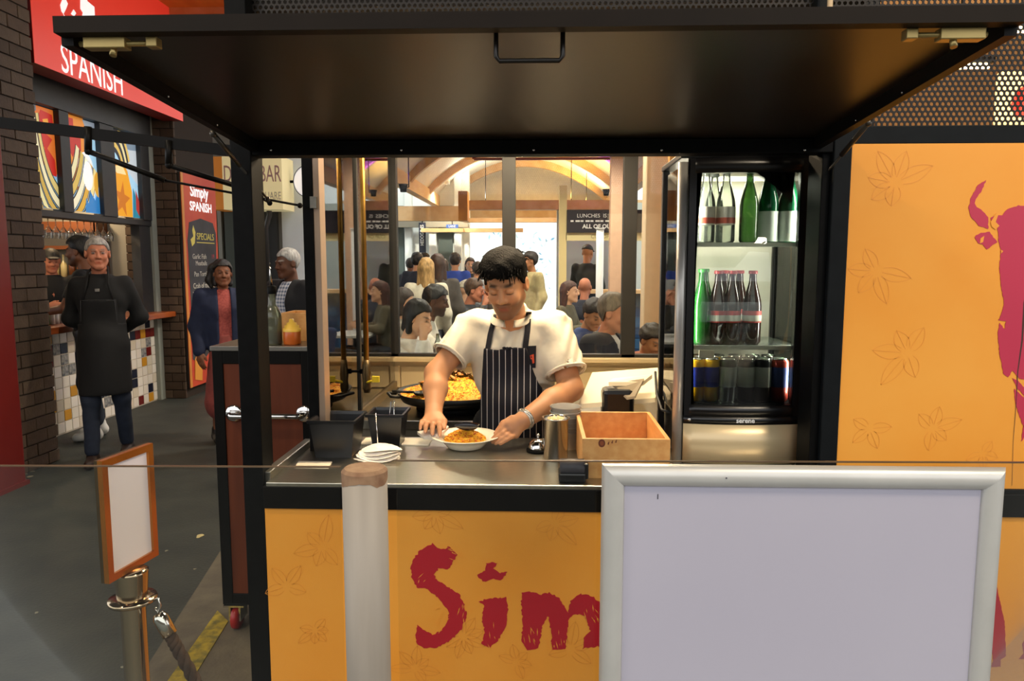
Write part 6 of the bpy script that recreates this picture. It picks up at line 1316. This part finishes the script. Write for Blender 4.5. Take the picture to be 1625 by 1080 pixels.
# ------------------------------------------------------------------ people by the bar
APR = M('black_denim_apron', '#0a0a0b', .85, var=.2, scale=40)
def necklace(t, j):
    n = j['neck']; m = MB(); m.tube([n + np.array((.06, -.0, .0)), n + np.array((.04, -.075, -.055)), n + np.array((0, -.098, -.10)), n + np.array((-.04, -.075, -.055)), n + np.array((-.06, 0, .0))], .0035, 8); m.build('necklace', CHROME, t, False); m = MB(); m.box(-.017, .017, -.116, -.106, n[2] - .125, n[2] - .1, bev=.002); m.build('pendant', CHROME, t, False)
    st = M('grey_stitch', '#4a4a4c', .8); m = MB()
    for sx in (-1, 1): m.tube([(sx * .118, -.116, 1.30), (sx * .125, -.118, 1.14)], .0015, 5)
    m.tube([(-.118, -.122, 1.302), (.118, -.122, 1.302)], .0015, 5); m.build('apron_stitching', st, t, False)
def swept(t, j):
    h_ = Head(j['head'], rotm(R(2), 0), .93); f = uni([h_.t((-.03, -.01, .11), (-.085, -.03, .05), .03, .035), h_.t((-.085, -.03, .05), (-.115, -.04, -.06), .036, .034), h_.t((-.115, -.04, -.06), (-.1, -.02, -.12), .034, .02), h_.t((.0, .03, .115), (.06, .0, .085), .022, .028)], .025)
    f2 = uni([h_.t((.03, -.01, .11), (.085, -.03, .05), .03, .035), h_.t((.085, -.03, .05), (.115, -.04, -.06), .036, .034), h_.t((.115, -.04, -.06), (.1, -.02, -.12), .034, .02)], .025)
    skin_mesh('hair_sweep', [nets(f2, .007)], M('hair_120d0c', '#120d0c'), t)
person('grey-haired man in black apron and jeans walking with hands behind his back', (-3.45, 5.62, 0), R(20), '#09090a', '#20293a', 'ruddy', 'crop', '#9a958e', J=dict(sL=(.162, .03, 1.385), sR=(-.162, .03, 1.385), eL=(.245, .12, 1.12), eR=(-.245, .12, 1.12), wL=(.06, .2, .98), wR=(-.06, .19, .95), kR=(-.09, -.09, .50), aR=(-.10, -.12, .09), kL=(.10, .0, .50), aL=(.10, .13, .11), head=(0, -.03, 1.615)), head=(R(34), R(2)), h=.010, hh=.005, hs=1.03, fat=1.1, apron=dict(top=1.31, bot=.56, bib=.125, w=.24, mat=APR), shoes='#2a1a14', extra=necklace)
person('bearded young man in black T-shirt leaning on the bar behind the aproned man', (-4.05, 6.35, 0), R(-70), '#0b0b0d', '#1d2634', 'brown', 'short', '#0d0b0b', J=dict(eR=(-.26, -.12, 1.14), wR=(-.22, -.34, 1.10), eL=(.25, -.1, 1.14), wL=(.16, -.34, 1.10)), head=(R(-82), R(4)), h=.011, hh=.006, sleeves='short', beard='#15100e', shoes='#d9dad6', hs=1.05)
person('barman in dark cap and black top working behind the bar', (-5.15, 7.55, 0), R(35), '#151515', '#1c1c20', 'ruddy', 'cap', '#2c2a26', J=dict(wR=(-.05, -.3, 1.15), eR=(-.25, -.1, 1.14)), head=(R(45), R(12)), h=.016, hh=.008)
person('dark-haired woman in navy coat over a coral dress', at(352, 6.3), R(28), '#1b2440', '#8d4038', 'brown', 'bob', '#120d0c', head=(R(30), 0), h=.012, hh=.006, hs=.93, coat=.008, open_col=M('coral_print_dress', '#b4574c', .8, col2='#8f3a38', scale=60), skirt='#8f433c', extra=swept)
person('white-haired man in dark jacket over a checked shirt', at(458, 5.9), R(-25), '#14151a', '#24262c', 'dark', 'crop', '#9a9a98', head=(R(-38), R(6)), h=.012, hh=.006, hs=.985, coat=.01, open_col=MS('blue_check_shirt', '#c9cbd4', '#4a5a78', 34, .45, 0, check=True), fat=1.05)
# ------------------------------------------------------------------ the crowd in the hall
WAIT = dict(wL=(.14, -.24, 1.08), wR=(-.14, -.24, 1.08))
person('man in dark navy jacket at the left of the window, back turned', at(662, 11.0), R(160), '#1c2030', '#20222a', 'tan', 'short', '#17120f', head=(R(165), 0), h=.02, hh=.01, coat=.01)
person('man in cream hoodie beside the navy jacket, turned right', at(672, 11.8), R(100), '#dfe3dc', '#3a4050', 'tan', 'short', '#1b1411', head=(R(100), 0), h=.02, hh=.01, coat=.01)
person('man with shaved head at the storefront, half hidden', at(651, 12.0), R(150), '#20222a', '#20222a', 'brown', 'crop', '#2a2220', head=(R(170), 0), h=.02, hh=.01, hs=.96)
person('person in teal top walking away beside the blue jacket', at(704, 12.8), R(175), '#1d5a70', '#22252c', 'tan', 'long', '#3a281c', head=(R(180), 0), h=.022, hh=.011, hs=.95)
person('man in bright blue jacket walking away, black trousers', at(722, 11.4), R(178), '#27449c', '#14151b', 'tan', 'short', '#2a1d14', head=(R(185), 0), h=.018, hh=.01, coat=.012)
person('long-haired woman in dark coat facing the kiosk', at(746, 12.2), R(10), '#2b2d30', '#23242a', 'light', 'long', '#33221a', J=WAIT, h=.02, hh=.01, hs=.96, coat=.01)
person('person in pale grey hooded coat beside the long-haired woman', at(757, 10.6), R(150), '#a9aeb0', '#5a5e66', 'tan', 'short', '#3a2c20', head=(R(190), 0), h=.02, hh=.01, hs=.92, coat=.01)
person('distant man seen over the chef\'s hair', at(781, 13.5), R(20), '#4b5560', '#2c3038', 'tan', 'short', '#2c2018', h=.022, hh=.011)
person('blonde woman in cream jacket with her back turned', at(676, 7.6), R(172), '#d3cbb6', '#3b3f4a', 'light', 'long', '#b08a55', head=(R(178), 0), h=.014, hh=.008, hs=.945, coat=.012)
person('brunette with long hair beside the blonde woman, back turned', at(694, 8.0), R(195), '#4a4440', '#25262c', 'light', 'long', '#3b2418', head=(R(200), 0), h=.015, hh=.008, hs=.97, coat=.008)
person('man in tan coat standing right of the chef\'s head', at(842, 10.0), R(-60), '#b8a878', '#55503f', 'tan', 'short', '#241a14', head=(R(-70), 0), h=.018, hh=.01, coat=.012)
person('stall worker in black cap and black shirt with back turned', at(932, 11.9), R(160), '#22241f', '#22241f', 'tan', 'cap', '#24221c', J=dict(eL=(.25, -.1, 1.14), wL=(.3, -.3, 1.1)), head=(R(150), R(10)), h=.018, hh=.009, hs=1.08)
SITN = dict()
def chair(label, loc, rz, c):
    t = thing('cafe_chair', label, 'chair', loc, rz, group='cafe chairs'); mm = M('chair_' + c[1:], c, .5)
    m = MB(); m.box(-.2, .2, -.2, .2, .40, .425, bev=.008); m.build('seat', mm, t, False)
    for x in (-.17, .17):
        for y in (-.17, .17): m = MB(); m.tube([(x, y, .40), (x * 1.1, y * 1.1, 0)], .012, 8); m.build('leg', STEEL, t, False)
    m = MB(); m.box(-.19, .19, .235, .25, .6, .82, bev=.006); m.build('backrest', mm, t, False)
    for x in (-.16, .16): m = MB(); m.tube([(x, .18, .41), (x, .235, .62)], .01, 8); m.build('back_post', STEEL, t, False)
    return t
def seated(label, px, Y, rz, chairc, zoff=0.0, **k):
    p = at(px, Y); rr = R(rz); x, y = p[0], p[1]; person(label, (x, y, zoff), rr, sit=True, **k)
    chair(' '.join(('cafe chair of the ' + label).split()[:15]), (x - math.sin(rr) * .06, y + math.cos(rr) * .06, zoff), rr, chairc) if chairc else None
HS = .0
seated('black-haired woman in white top, cheek resting on her hand', 648, 5.2, 62, '#2c2a28', top='#e6e1d8', bottom='#3a3d48', skin='light', hair='bob', hairc='#0f0c0c', J=dict(eR=(-.16, -.2, .82), wR=(-.06, -.17, 1.08), head=(0, -.08, 1.20)), head=(R(70), R(18)), h=.010, hh=.006, hs=1.0)
seated('man in cream hoodie leaning over the table with hands raised', 668, 6.35, 78, '#2c2a28', top='#d9d2c2', bottom='#2f3440', skin='dark', hair='short', hairc='#0e0b0a', J=dict(head=(0, -.13, 1.20), neck=(0, -.05, 1.04), wR=(-.08, -.42, .92), wL=(.08, -.40, .90), eR=(-.2, -.2, .8)), head=(R(84), R(12)), h=.010, hh=.006, hs=1.05, coat=.01, beard='#0e0b0a')
seated('woman in grey top at the left frame behind the black-haired woman', 634, 6.7, 95, '#2c2a28', top='#8d8578', bottom='#3a3d48', skin='light', hair='bob', hairc='#2d2019', head=(R(100), R(10)), h=.012, hh=.007, hs=1.02)
seated('man in charcoal hoodie with hands at his mouth', 745, 8.3, 72, '#3b3d40', top='#3a3d42', bottom='#2a2c33', skin='ruddy', hair='short', hairc='#4a3220', J=dict(wR=(-.05, -.2, 1.08), wL=(.05, -.2, 1.08), eR=(-.18, -.16, .84), eL=(.18, -.16, .84), head=(0, -.06, 1.2)), head=(R(80), R(8)), h=.013, hh=.007, hs=1.06, coat=.012)
seated('person in pale knit hat behind the charcoal hoodie', 735, 9.0, 110, '#3b3d40', top='#5a5e62', bottom='#2a2c33', skin='light', hair='cap', hairc='#b3ab97', head=(R(150), 0), h=.016, hh=.009, hs=1.03, coat=.01)
seated('woman with long auburn hair in olive top seated at the right', 901, 8.8, 70, '#3b3d40', top='#5d5744', bottom='#2a2c33', skin='light', hair='long', hairc='#4a2a20', head=(R(70), 0), h=.014, hh=.008, hs=1.03)
seated('bald man seated near the blue tiles', 928, 9.6, 165, '#3b3d40', top='#2a2d3a', bottom='#2a2c33', skin='ruddy', hair=None, head=(R(165), 0), h=.015, hh=.008, hs=1.05)
seated('man in dark blue jumper bent over the table right of the chef', 925, 6.2, 40, '#3b3d40', top='#3c4a78', bottom='#2a2c33', skin='tan', hair='short', hairc='#2a1e18', J=dict(head=(0, -.14, 1.16), neck=(0, -.06, 1.03)), head=(R(30), R(30)), h=.012, hh=.007)
seated('broad man in dark suit jacket with pale collar close to the window', 965, 5.0, 60, '#3b3d40', top='#2b2a33', bottom='#23232a', skin='ruddy', hair='short', hairc='#6a5a4c', J=dict(head=(0, -.05, 1.19)), head=(R(60), R(10)), h=.011, hh=.006, hs=1.05, coat=.015, fat=1.15, open_col='#d8d2c8')
seated('person in coral patterned top at the far right of the window', 1024, 5.4, 30, '#3b3d40', top='#b06a4a', bottom='#3a3d48', skin='tan', hair='short', hairc='#2a1e18', J=dict(head=(0, -.1, 1.08), neck=(0, -.04, .97)), head=(R(30), R(25)), h=.012, hh=.007, hs=.95)
seated('person in mauve top seen through the left side pane', 600, 5.6, 80, '#2c2a28', top='#b58f88', bottom='#3a3d48', skin='light', hair='bob', hairc='#3a2c24', head=(R(95), R(15)), h=.012, hh=.007, hs=1.0)
seated('person in grey jumper behind the side pane mullion', 570, 6.9, 70, '#2c2a28', top='#6f7078', bottom='#2a2c33', skin='tan', hair='short', hairc='#241b16', head=(R(80), R(10)), h=.013, hh=.008, hs=1.03)
# cafe tables between the diners
def table(label, x, y, w, d):
    t = thing('cafe_table', label, 'table', (x, y, 0)); m = MB(); m.box(x - w / 2, x + w / 2, y - d / 2, y + d / 2, .71, .74, bev=.006); m.build('table_top', M('white_laminate', '#d5d5d0', .35), t)
    m = MB(); m.tube([(x, y, .02), (x, y, .71)], .03, 12); m.build('pedestal', BLK, t); m = MB(); m.lathe([(0, .025), (.2, .015), (.21, 0)], (x, y, 0), 24); m.build('base', BLK, t)
p = at(700, 5.7); table('white cafe table before the cream hoodie man', p[0] + .0, 5.75, .5, 1.1)
p = at(775, 8.3); table('white cafe table beside the charcoal hoodie', p[0] + .1, 8.3, .6, .9)
p = at(985, 5.6); table('white cafe table behind the suited man', p[0] + .15, 5.75, .5, .8)
p = at(945, 8.6); table('white cafe table at the auburn-haired woman', p[0], 8.7, .5, .7)
a = onY(1037, 555, 5.5); m = MB(); m.lathe([(0, 0), (.03, 0), (.031, .13), (.012, .19), (.011, .24), (.013, .245), (0, .245)], (a.x, 5.5, .741), 18); one('beer_bottle', m, GRN, 'green beer bottle on the far table by the cream column', 'bottle', (a.x, 5.5, .741))
m = MB(); m.lathe([(0, 0), (.11, .01), (.13, .03), (.128, .03), (.1, .014), (0, .006)], (at(690, 5.55)[0], 5.5, .741), 24); one('black_platter', m, PLAS, 'black platter on the table before the cheek-resting woman', 'plate', (at(690, 5.55)[0], 5.5, .741))
m = MB(); a = at(697, 5.75); m.lathe([(0, 0), (.036, 0), (.037, .2), (.014, .26), (.014, .3), (.012, .3), (.012, .26), (.034, .19), (.033, .005), (0, .005)], (a[0], 5.62, .741), 18); one('water_carafe', m, CLR, 'clear glass water carafe on the nearest cafe table', 'carafe', (a[0], 5.62, .741))
# ================================================================== the chef
CB = Vector((onY(815, 600, 3.0).x, 3.0, 0)); cb_ = np.array(CB)
def W(px, py, Y): return np.array(onY(px, py, Y)) - cb_
chef = thing('person', 'chef in white short-sleeved jacket and striped navy apron plating paella', 'person', CB)
hd = W(803, 450, 2.83); neckb = W(812, 510, 2.95)
sR_, eR_, wR_ = W(750, 521, 3.0), W(693, 592, 2.87), W(688, 655, 2.69)        # arm at the left of the picture
sL_, eL_, wL_ = W(878, 521, 2.99), W(906, 617, 2.86), W(829, 667, 2.64)      # arm at the right of the picture
HC = Head(hd, rotm(R(-10), R(24), R(3)), 1.0)
face = uni([HC.face(closed=True), HC.neck(neckb, .054, .062)], .022)
CHAIR = '#15100d'
parts = [nets(face, .0028)]
pl_c = np.array((PLX, PLY, CT + .046)) - cb_
# left-of-picture hand: fingers point down onto the near-left rim with a cloth
hw = wR_; hp = W(684, 673, 2.615)
tipsR = [W(698, 690, 2.56), W(686, 688, 2.565), W(675, 685, 2.575), W(667, 680, 2.585)]
handR = hand_sdf(hw, hp, (1, -.1, .1), (.25, -.5, -1), s=1.0, tips=tipsR, thumb=W(704, 680, 2.60))
armR = uni([rc(sR_, eR_, .052, .046), rc(eR_, eR_ * .6 + wR_ * .4, .047, .046), rc(eR_ * .6 + wR_ * .4, wR_, .046, .030)], .02)
parts.append(nets(uni([handR, armR], .014), .0042))
# right-of-picture hand: palm under the rim, thumb on top
hw = wL_; hp = W(806, 684, 2.60)
tipsL = [W(780, 698, 2.585), W(782, 701, 2.57), W(787, 703, 2.56), W(794, 704, 2.555)]
handL = hand_sdf(hw, hp, (-.35, .35, 1), (-.6, .1, -.8), s=1.0, tips=tipsL, thumb=W(787, 687, 2.60))
armL = uni([rc(sL_, eL_, .053, .047), rc(eL_, eL_ * .6 + wL_ * .4, .048, .047), rc(eL_ * .6 + wL_ * .4, wL_, .047, .031)], .02)
parts.append(nets(uni([handL, armL], .014), .0042))
hip = np.array((.0, .06, .93)); chest = W(812, 570, 3.0)
parts.append(nets(uni([rc(hip, chest, .10, .11), rc(chest, neckb, .1, .05), rc((.09, .06, .9), (.1, .06, .1), .06, .04), rc((-.09, .06, .9), (-.1, .06, .1), .06, .04)], .04), .02))
skin_mesh('body', parts, MV('skin_paint', .5, .35), chef, HC.paint('#c68d64', CHAIR, '#a05a48', eyes=False, beard='#4a2f20'))
# full dark hair: a lifted crown, short sides, and many combed locks
def chef_hair():
    sk = HC.skull(); g = grow(uni([sk, HC.e((0, .012, .085), (.073, .088, .048))], .03), .011, .003, 80)
    Rm = HC.R.astype(np.float32); c = HC.c
    def hl(X, Y, Z):
        px, py, pz = X - c[0], Y - c[1], Z - c[2]; x = np.abs(Rm[0, 0] * px + Rm[1, 0] * py + Rm[2, 0] * pz); y = Rm[0, 1] * px + Rm[1, 1] * py + Rm[2, 1] * pz; z = Rm[0, 2] * px + Rm[1, 2] * py + Rm[2, 2] * pz
        return np.interp(y, [-.1, -.05, -.025, .02, .05, .075], [-.07, -.06, .0, .012, .05, .066]).astype(np.float32) + .006 * np.sin(x * 140) - z
    return cut(g, hl)
HF = chef_hair(); HMAT = M('chef_hair', '#080605', .7, var=.5, scale=70, bump=.6, bscale=160, stretch=(1, 1, .5), spec=.1)
ho = skin_mesh('hair', [nets(HF, .0034)], HMAT, chef)
rnd = random.Random(14); m = MB()
for i in range(420):
    u_ = rnd.uniform(-1, 1); th = rnd.uniform(-PI, PI); x = .078 * u_; y = rnd.uniform(-.09, .095); z0 = .035 + .098 * math.sqrt(max(0, 1 - (x / .088) ** 2 - (y / .112) ** 2))
    if z0 < .06: continue
    p = np.array((x, y, z0)); dr = np.array((x * 4 + rnd.uniform(-.35, .35) + .25, .75 if y > -.02 else -.5, -.15 if y > .03 else .0)); dr /= np.linalg.norm(dr); L = rnd.uniform(.02, .042)
    a_, b_, c_ = p + np.array((0, 0, -.004)), p + dr * L * .5 + np.array((0, 0, .006)), p + dr * L + np.array((0, 0, -.006 - .10 * max(0, (p + dr * L)[1] - .06)))
    m.tube([Vector(HC.w(q)) for q in (a_, b_, c_)], [.0045, .0038, .0008], 5)
q = m.build('hair_locks', HMAT, ho, False); q['kind'] = 'stuff'
# nails
NAIL = M('nail', '#d09a7c', .3)
for tp in tipsR[:4]: m = MB(); m.sphere(Vector(tp) + Vector((0, -.0065, -.001)), .0048, 8, sc=(.9, .5, 1.1)); m.build('fingernail', NAIL, chef, False)
m = MB(); m.sphere(Vector(W(787, 687, 2.60)) + Vector((-.002, -.006, .004)), .0055, 8, sc=(1.1, .6, .8)); m.build('fingernail', NAIL, chef, False)
# jacket
tors = [ell(W(812, 560, 3.02), (.175, .125, .17)), rc(W(797, 620, 3.0), W(775, 540, 3.0), .095, .095), rc(W(838, 620, 3.0), W(850, 540, 3.0), .105, .10), rc(W(818, 700, 3.03), W(815, 600, 3.02), .135, .13), rc(W(812, 503, 2.985), W(812, 540, 3.0), .078, .12), rc(sR_ + np.array((.03, .01, .0)), sL_ - np.array((.03, -.01, .0)), .066, .066)]
ssl = []; hem = []
for (s_, e_, r0, r1, fr_) in ((sR_, eR_, .078, .073, .62), (sL_, eL_, .082, .08, .72)):
    en = s_ + (e_ - s_) * fr_; ssl.append(rc(s_, en, r0, r1)); hem.append((en, (e_ - s_) / np.linalg.norm(e_ - s_), r1))
jac = uni(tors + ssl, .035)
def wrinkle(X, Y, Z):
    return .0050 * np.sin(38 * X + 22 * Z + 3 * np.sin(18 * Z)) * np.sin(16 * Z - 9 * X + 2 * np.sin(20 * Y)) + .0024 * np.sin(70 * X - 45 * Z + 4 * np.sin(25 * X))
def jacw(X, Y, Z): return jac(X, Y, Z) + wrinkle(X, Y, Z)
jacw.lo, jacw.hi = jac.lo - .01, jac.hi + .01
def sleeve_cut(X, Y, Z):
    d = np.float32(-1)
    for en, n_, r1 in hem:
        c = en + n_ * .012; q = (X - c[0]) * n_[0] + (Y - c[1]) * n_[1] + (Z - c[2]) * n_[2]; rr = np.sqrt((X - c[0]) ** 2 + (Y - c[1]) ** 2 + (Z - c[2]) ** 2); q = np.where(rr < .14, q, -1)
        inner = -(np.sqrt(np.maximum(rr ** 2 - q ** 2, 0)) - (r1 - .010)); hol = np.where((q > -.035) & (rr < .14), inner, -1); d = np.maximum(d, np.maximum(q, hol))
    return d
# neck opening: short V at the throat and a stand collar
nk = W(804, 512, 2.86)
def vneck(X, Y, Z): return np.where(Y < neckb[1] - .005, (Z - (nk[2] - .018)) - np.abs(X - nk[0]) * 2.4, -1)
body_j = cut(jacw, sleeve_cut, half((0, -.28, 1), float(neckb[2] + .010 - .28 * neckb[1])), vneck)
skin_mesh('jacket', [nets(body_j, .0048)], M('white_chef_cotton', '#dcd3bf', .85, var=.03, scale=30, bump=.55, bscale=16), chef)
m = MB(); c = Vector(neckb) + Vector((-.006, -.012, .004))
for sx in (-1, 1):
    ring = []
    for k in range(11):
        t = k / 10 * R(150) ; ring.append((c + Vector((sx * .07 * math.sin(t + R(12)), -.074 * math.cos(t + R(12)), -.022 * math.cos(t + R(12)))), math.cos(t)))
    v = []; 
    for p, w in ring: v += [p, p + Vector((sx * .004, -.004, .03)), p + Vector((sx * .010, -.008, .002))]
    m.add(v, [(3 * i + a, 3 * i + b, 3 * i + 3 + b, 3 * i + 3 + a) for i in range(10) for a, b in ((0, 1), (1, 2))], 0, True)
m.build('collar', M('white_chef_cotton', '#ece4d0'), chef, False)
# rolled cuffs
m = MB()
for en, n_, r1 in hem:
    c = Vector(en); n_ = Vector(n_); u, w = frame(n_); pts = []
    for k in range(33): a = 2 * PI * k / 32; pts.append((c + n_ * .002 + (u * math.cos(a) + w * math.sin(a)) * (r1 + .002 + .002 * math.sin(5 * a))))
    m.tube(pts, .0055, 8, cap=False)
m.build('cuff_seam', M('white_chef_cotton', '#ece4d0'), chef, False)
# striped apron that follows the jacket
STR = MS('navy_pinstripe', '#100f1a', '#d9d3cc', 40, .10, 0, .85, off=.2); NAVY = M('navy_strap', '#12111c', .85)
zt = W(805, 552, 2.9)[2]; xl, xr = W(767, 552, 2.88)[0], W(838, 552, 2.88)[0]; xl2, xr2 = W(760, 650, 2.88)[0], W(880, 650, 2.88)[0]; zlow = W(800, 650, 2.9)[2]
skirtf = uni([jac, rc(W(815, 640, 2.99), np.array((.01, .0, .6)), .135, .17)], .05); skirtf.lo = np.minimum(jac.lo, np.array([-.25, -.3, .5])); skirtf.hi = np.maximum(jac.hi, np.array([.25, .2, .6]))
def apreg(X, Y, Z):
    t = np.clip((zt - Z) / (zt - zlow), 0, 1.4); a = xl + (xl2 - xl) * t; b = xr + (xr2 - xr) * np.clip(t, 0, 1.4) ** 1.6; return np.maximum(np.maximum(Z - zt - .012 * np.sin((X - xl) / (xr - xl) * PI * 2) * -.4, .56 - Z), np.maximum(a - X, X - b)) + 0 * Y
apf = grow(skirtf, .007, .0012, 30); apc = cut(apf, apreg, half((0, 1, 0), float(chest[1]) - .02))
inner = grow(skirtf, .0015); 
def apshell(X, Y, Z): return np.maximum(apc(X, Y, Z), -(inner(X, Y, Z)))
apshell.lo, apshell.hi = np.maximum(apc.lo, np.array([-.3, -.3, .55])), apc.hi
skin_mesh('apron', [nets(apc, .0048)], STR, chef)
# straps, buckle, sleeve-edge logo patch: bands laid on the jacket surface
def surf(x, z, off=.006):
    ys = np.linspace(-.35, .15, 600).astype(np.float32); d = jacw(np.full_like(ys, x), ys, np.full_like(ys, z)); k = np.argmax(d < 0); return Vector((x, float(ys[k]) - off, z))
def strap(pts, w, nm):
    m = MB(); v = []
    for i, (px, py) in enumerate(pts):
        q = W(px, py, 2.88); a = surf(q[0] - w / 2, q[2]); b = surf(q[0] + w / 2, q[2]); v += [a, b, b + Vector((0, .006, 0)), a + Vector((0, .006, 0))]
    f = []
    for i in range(len(pts) - 1):
        o = 4 * i; f += [(o, o + 1, o + 5, o + 4), (o + 1, o + 2, o + 6, o + 5), (o + 2, o + 3, o + 7, o + 6), (o + 3, o, o + 4, o + 7)]
    m.add(v, f, 0, False); m.build(nm, NAVY, chef, False)
strap([(773, 556), (775, 545), (777, 532), (780, 520), (783, 510), (786, 500)], .021, 'apron_strap')
strap([(833, 556), (835, 540), (837, 525), (838, 510), (839, 498), (840, 488)], .023, 'apron_strap')
m = MB(); q = W(805, 553, 2.88); p_ = surf(q[0], q[2], .012); m.sphere(p_, .009, 8, sc=(1, .7, 1)); m.sphere(p_ + Vector((-.012, 0, .004)), .007, 8, sc=(1.2, .6, .8)); m.sphere(p_ + Vector((.012, 0, .003)), .007, 8, sc=(1.2, .6, .8)); m.build('bib_knot', NAVY, chef, False)
def patch(pts, mat, nm, off):
    m = MB(); v = [surf(W(a, b, 2.88)[0], W(a, b, 2.88)[2], off) for a, b in pts]; m.add(v + [p + Vector((0, .004, 0)) for p in v], [list(range(len(v)))] + [(i, (i + 1) % len(v), len(v) + (i + 1) % len(v), len(v) + i) for i in range(len(v))]); m.build(nm, mat, chef, False)
patch([(837, 549), (851, 549), (850, 584), (840, 584)], NAVY, 'logo_patch', .009); patch([(841, 564), (847, 562), (848, 576), (845, 577), (844, 570), (842, 570)], M('logo_orange', '#d8502a', .7), 'logo_mark', .0105)
# watch
m = MB(); dw_ = Vector(wL_ - eL_).normalized(); c = Vector(wL_) - dw_ * .018; u, w = frame(dw_)
m.tube([c + (u * math.cos(2 * PI * k / 24) + w * math.sin(2 * PI * k / 24)) * .0345 for k in range(25)], .0062, 8, cap=False); m.tube([c + dw_ * .009 + (u * math.cos(2 * PI * k / 24) + w * math.sin(2 * PI * k / 24)) * .034 for k in range(25)], .005, 8, cap=False)
for k in range(24): a = 2 * PI * k / 24; m.sphere(c + (u * math.cos(a) + w * math.sin(a)) * .0385, .0042, 6)
m.build('watch', M('silver_watch', '#cfc8bb', .25, .9), chef, False)
# trousers and shoes below the counter
skin_mesh('trousers', [nets(uni([rc(hip, hip + np.array((0, 0, .03)), .13, .12), rc((.09, .06, .9), (.1, .06, .1), .09, .055), rc((-.09, .06, .9), (-.1, .06, .1), .09, .055)], .03), .015)], M('cloth_black_work', '#1a1a1d', .85), chef)
for x in (-.1, .1): skin_mesh('shoe', [nets(cut(uni([rc((x, .09, .05), (x, -.1, .035), .045, .036)], .02), half((0, 0, -1), 0)), .01)], M('shoe_black', '#111111', .4), chef)
# the cloth under his fingers
m = MB(); random.seed(6); c = Vector(W(678, 686, 2.59)) + Vector(cb_)
pts = [Vector(onY(px, py, Y)) for px, py, Y in ((662, 684, 2.66), (672, 692, 2.60), (690, 694, 2.57), (704, 684, 2.58), (712, 676, 2.62), (704, 671, 2.66), (690, 680, 2.68))]
m.add(pts + [p + Vector((0, .004, -.012)) for p in pts], [list(range(7)), list(range(7, 14))[::-1]] + [(i, (i + 1) % 7, 7 + (i + 1) % 7, 7 + i) for i in range(7)]); one('wiping_cloth', m, M('white_paper', '#f0e8dc', .8), 'crumpled white cloth under the chef\'s fingers at the plate rim', 'cloth', (c.x, c.y, c.z))
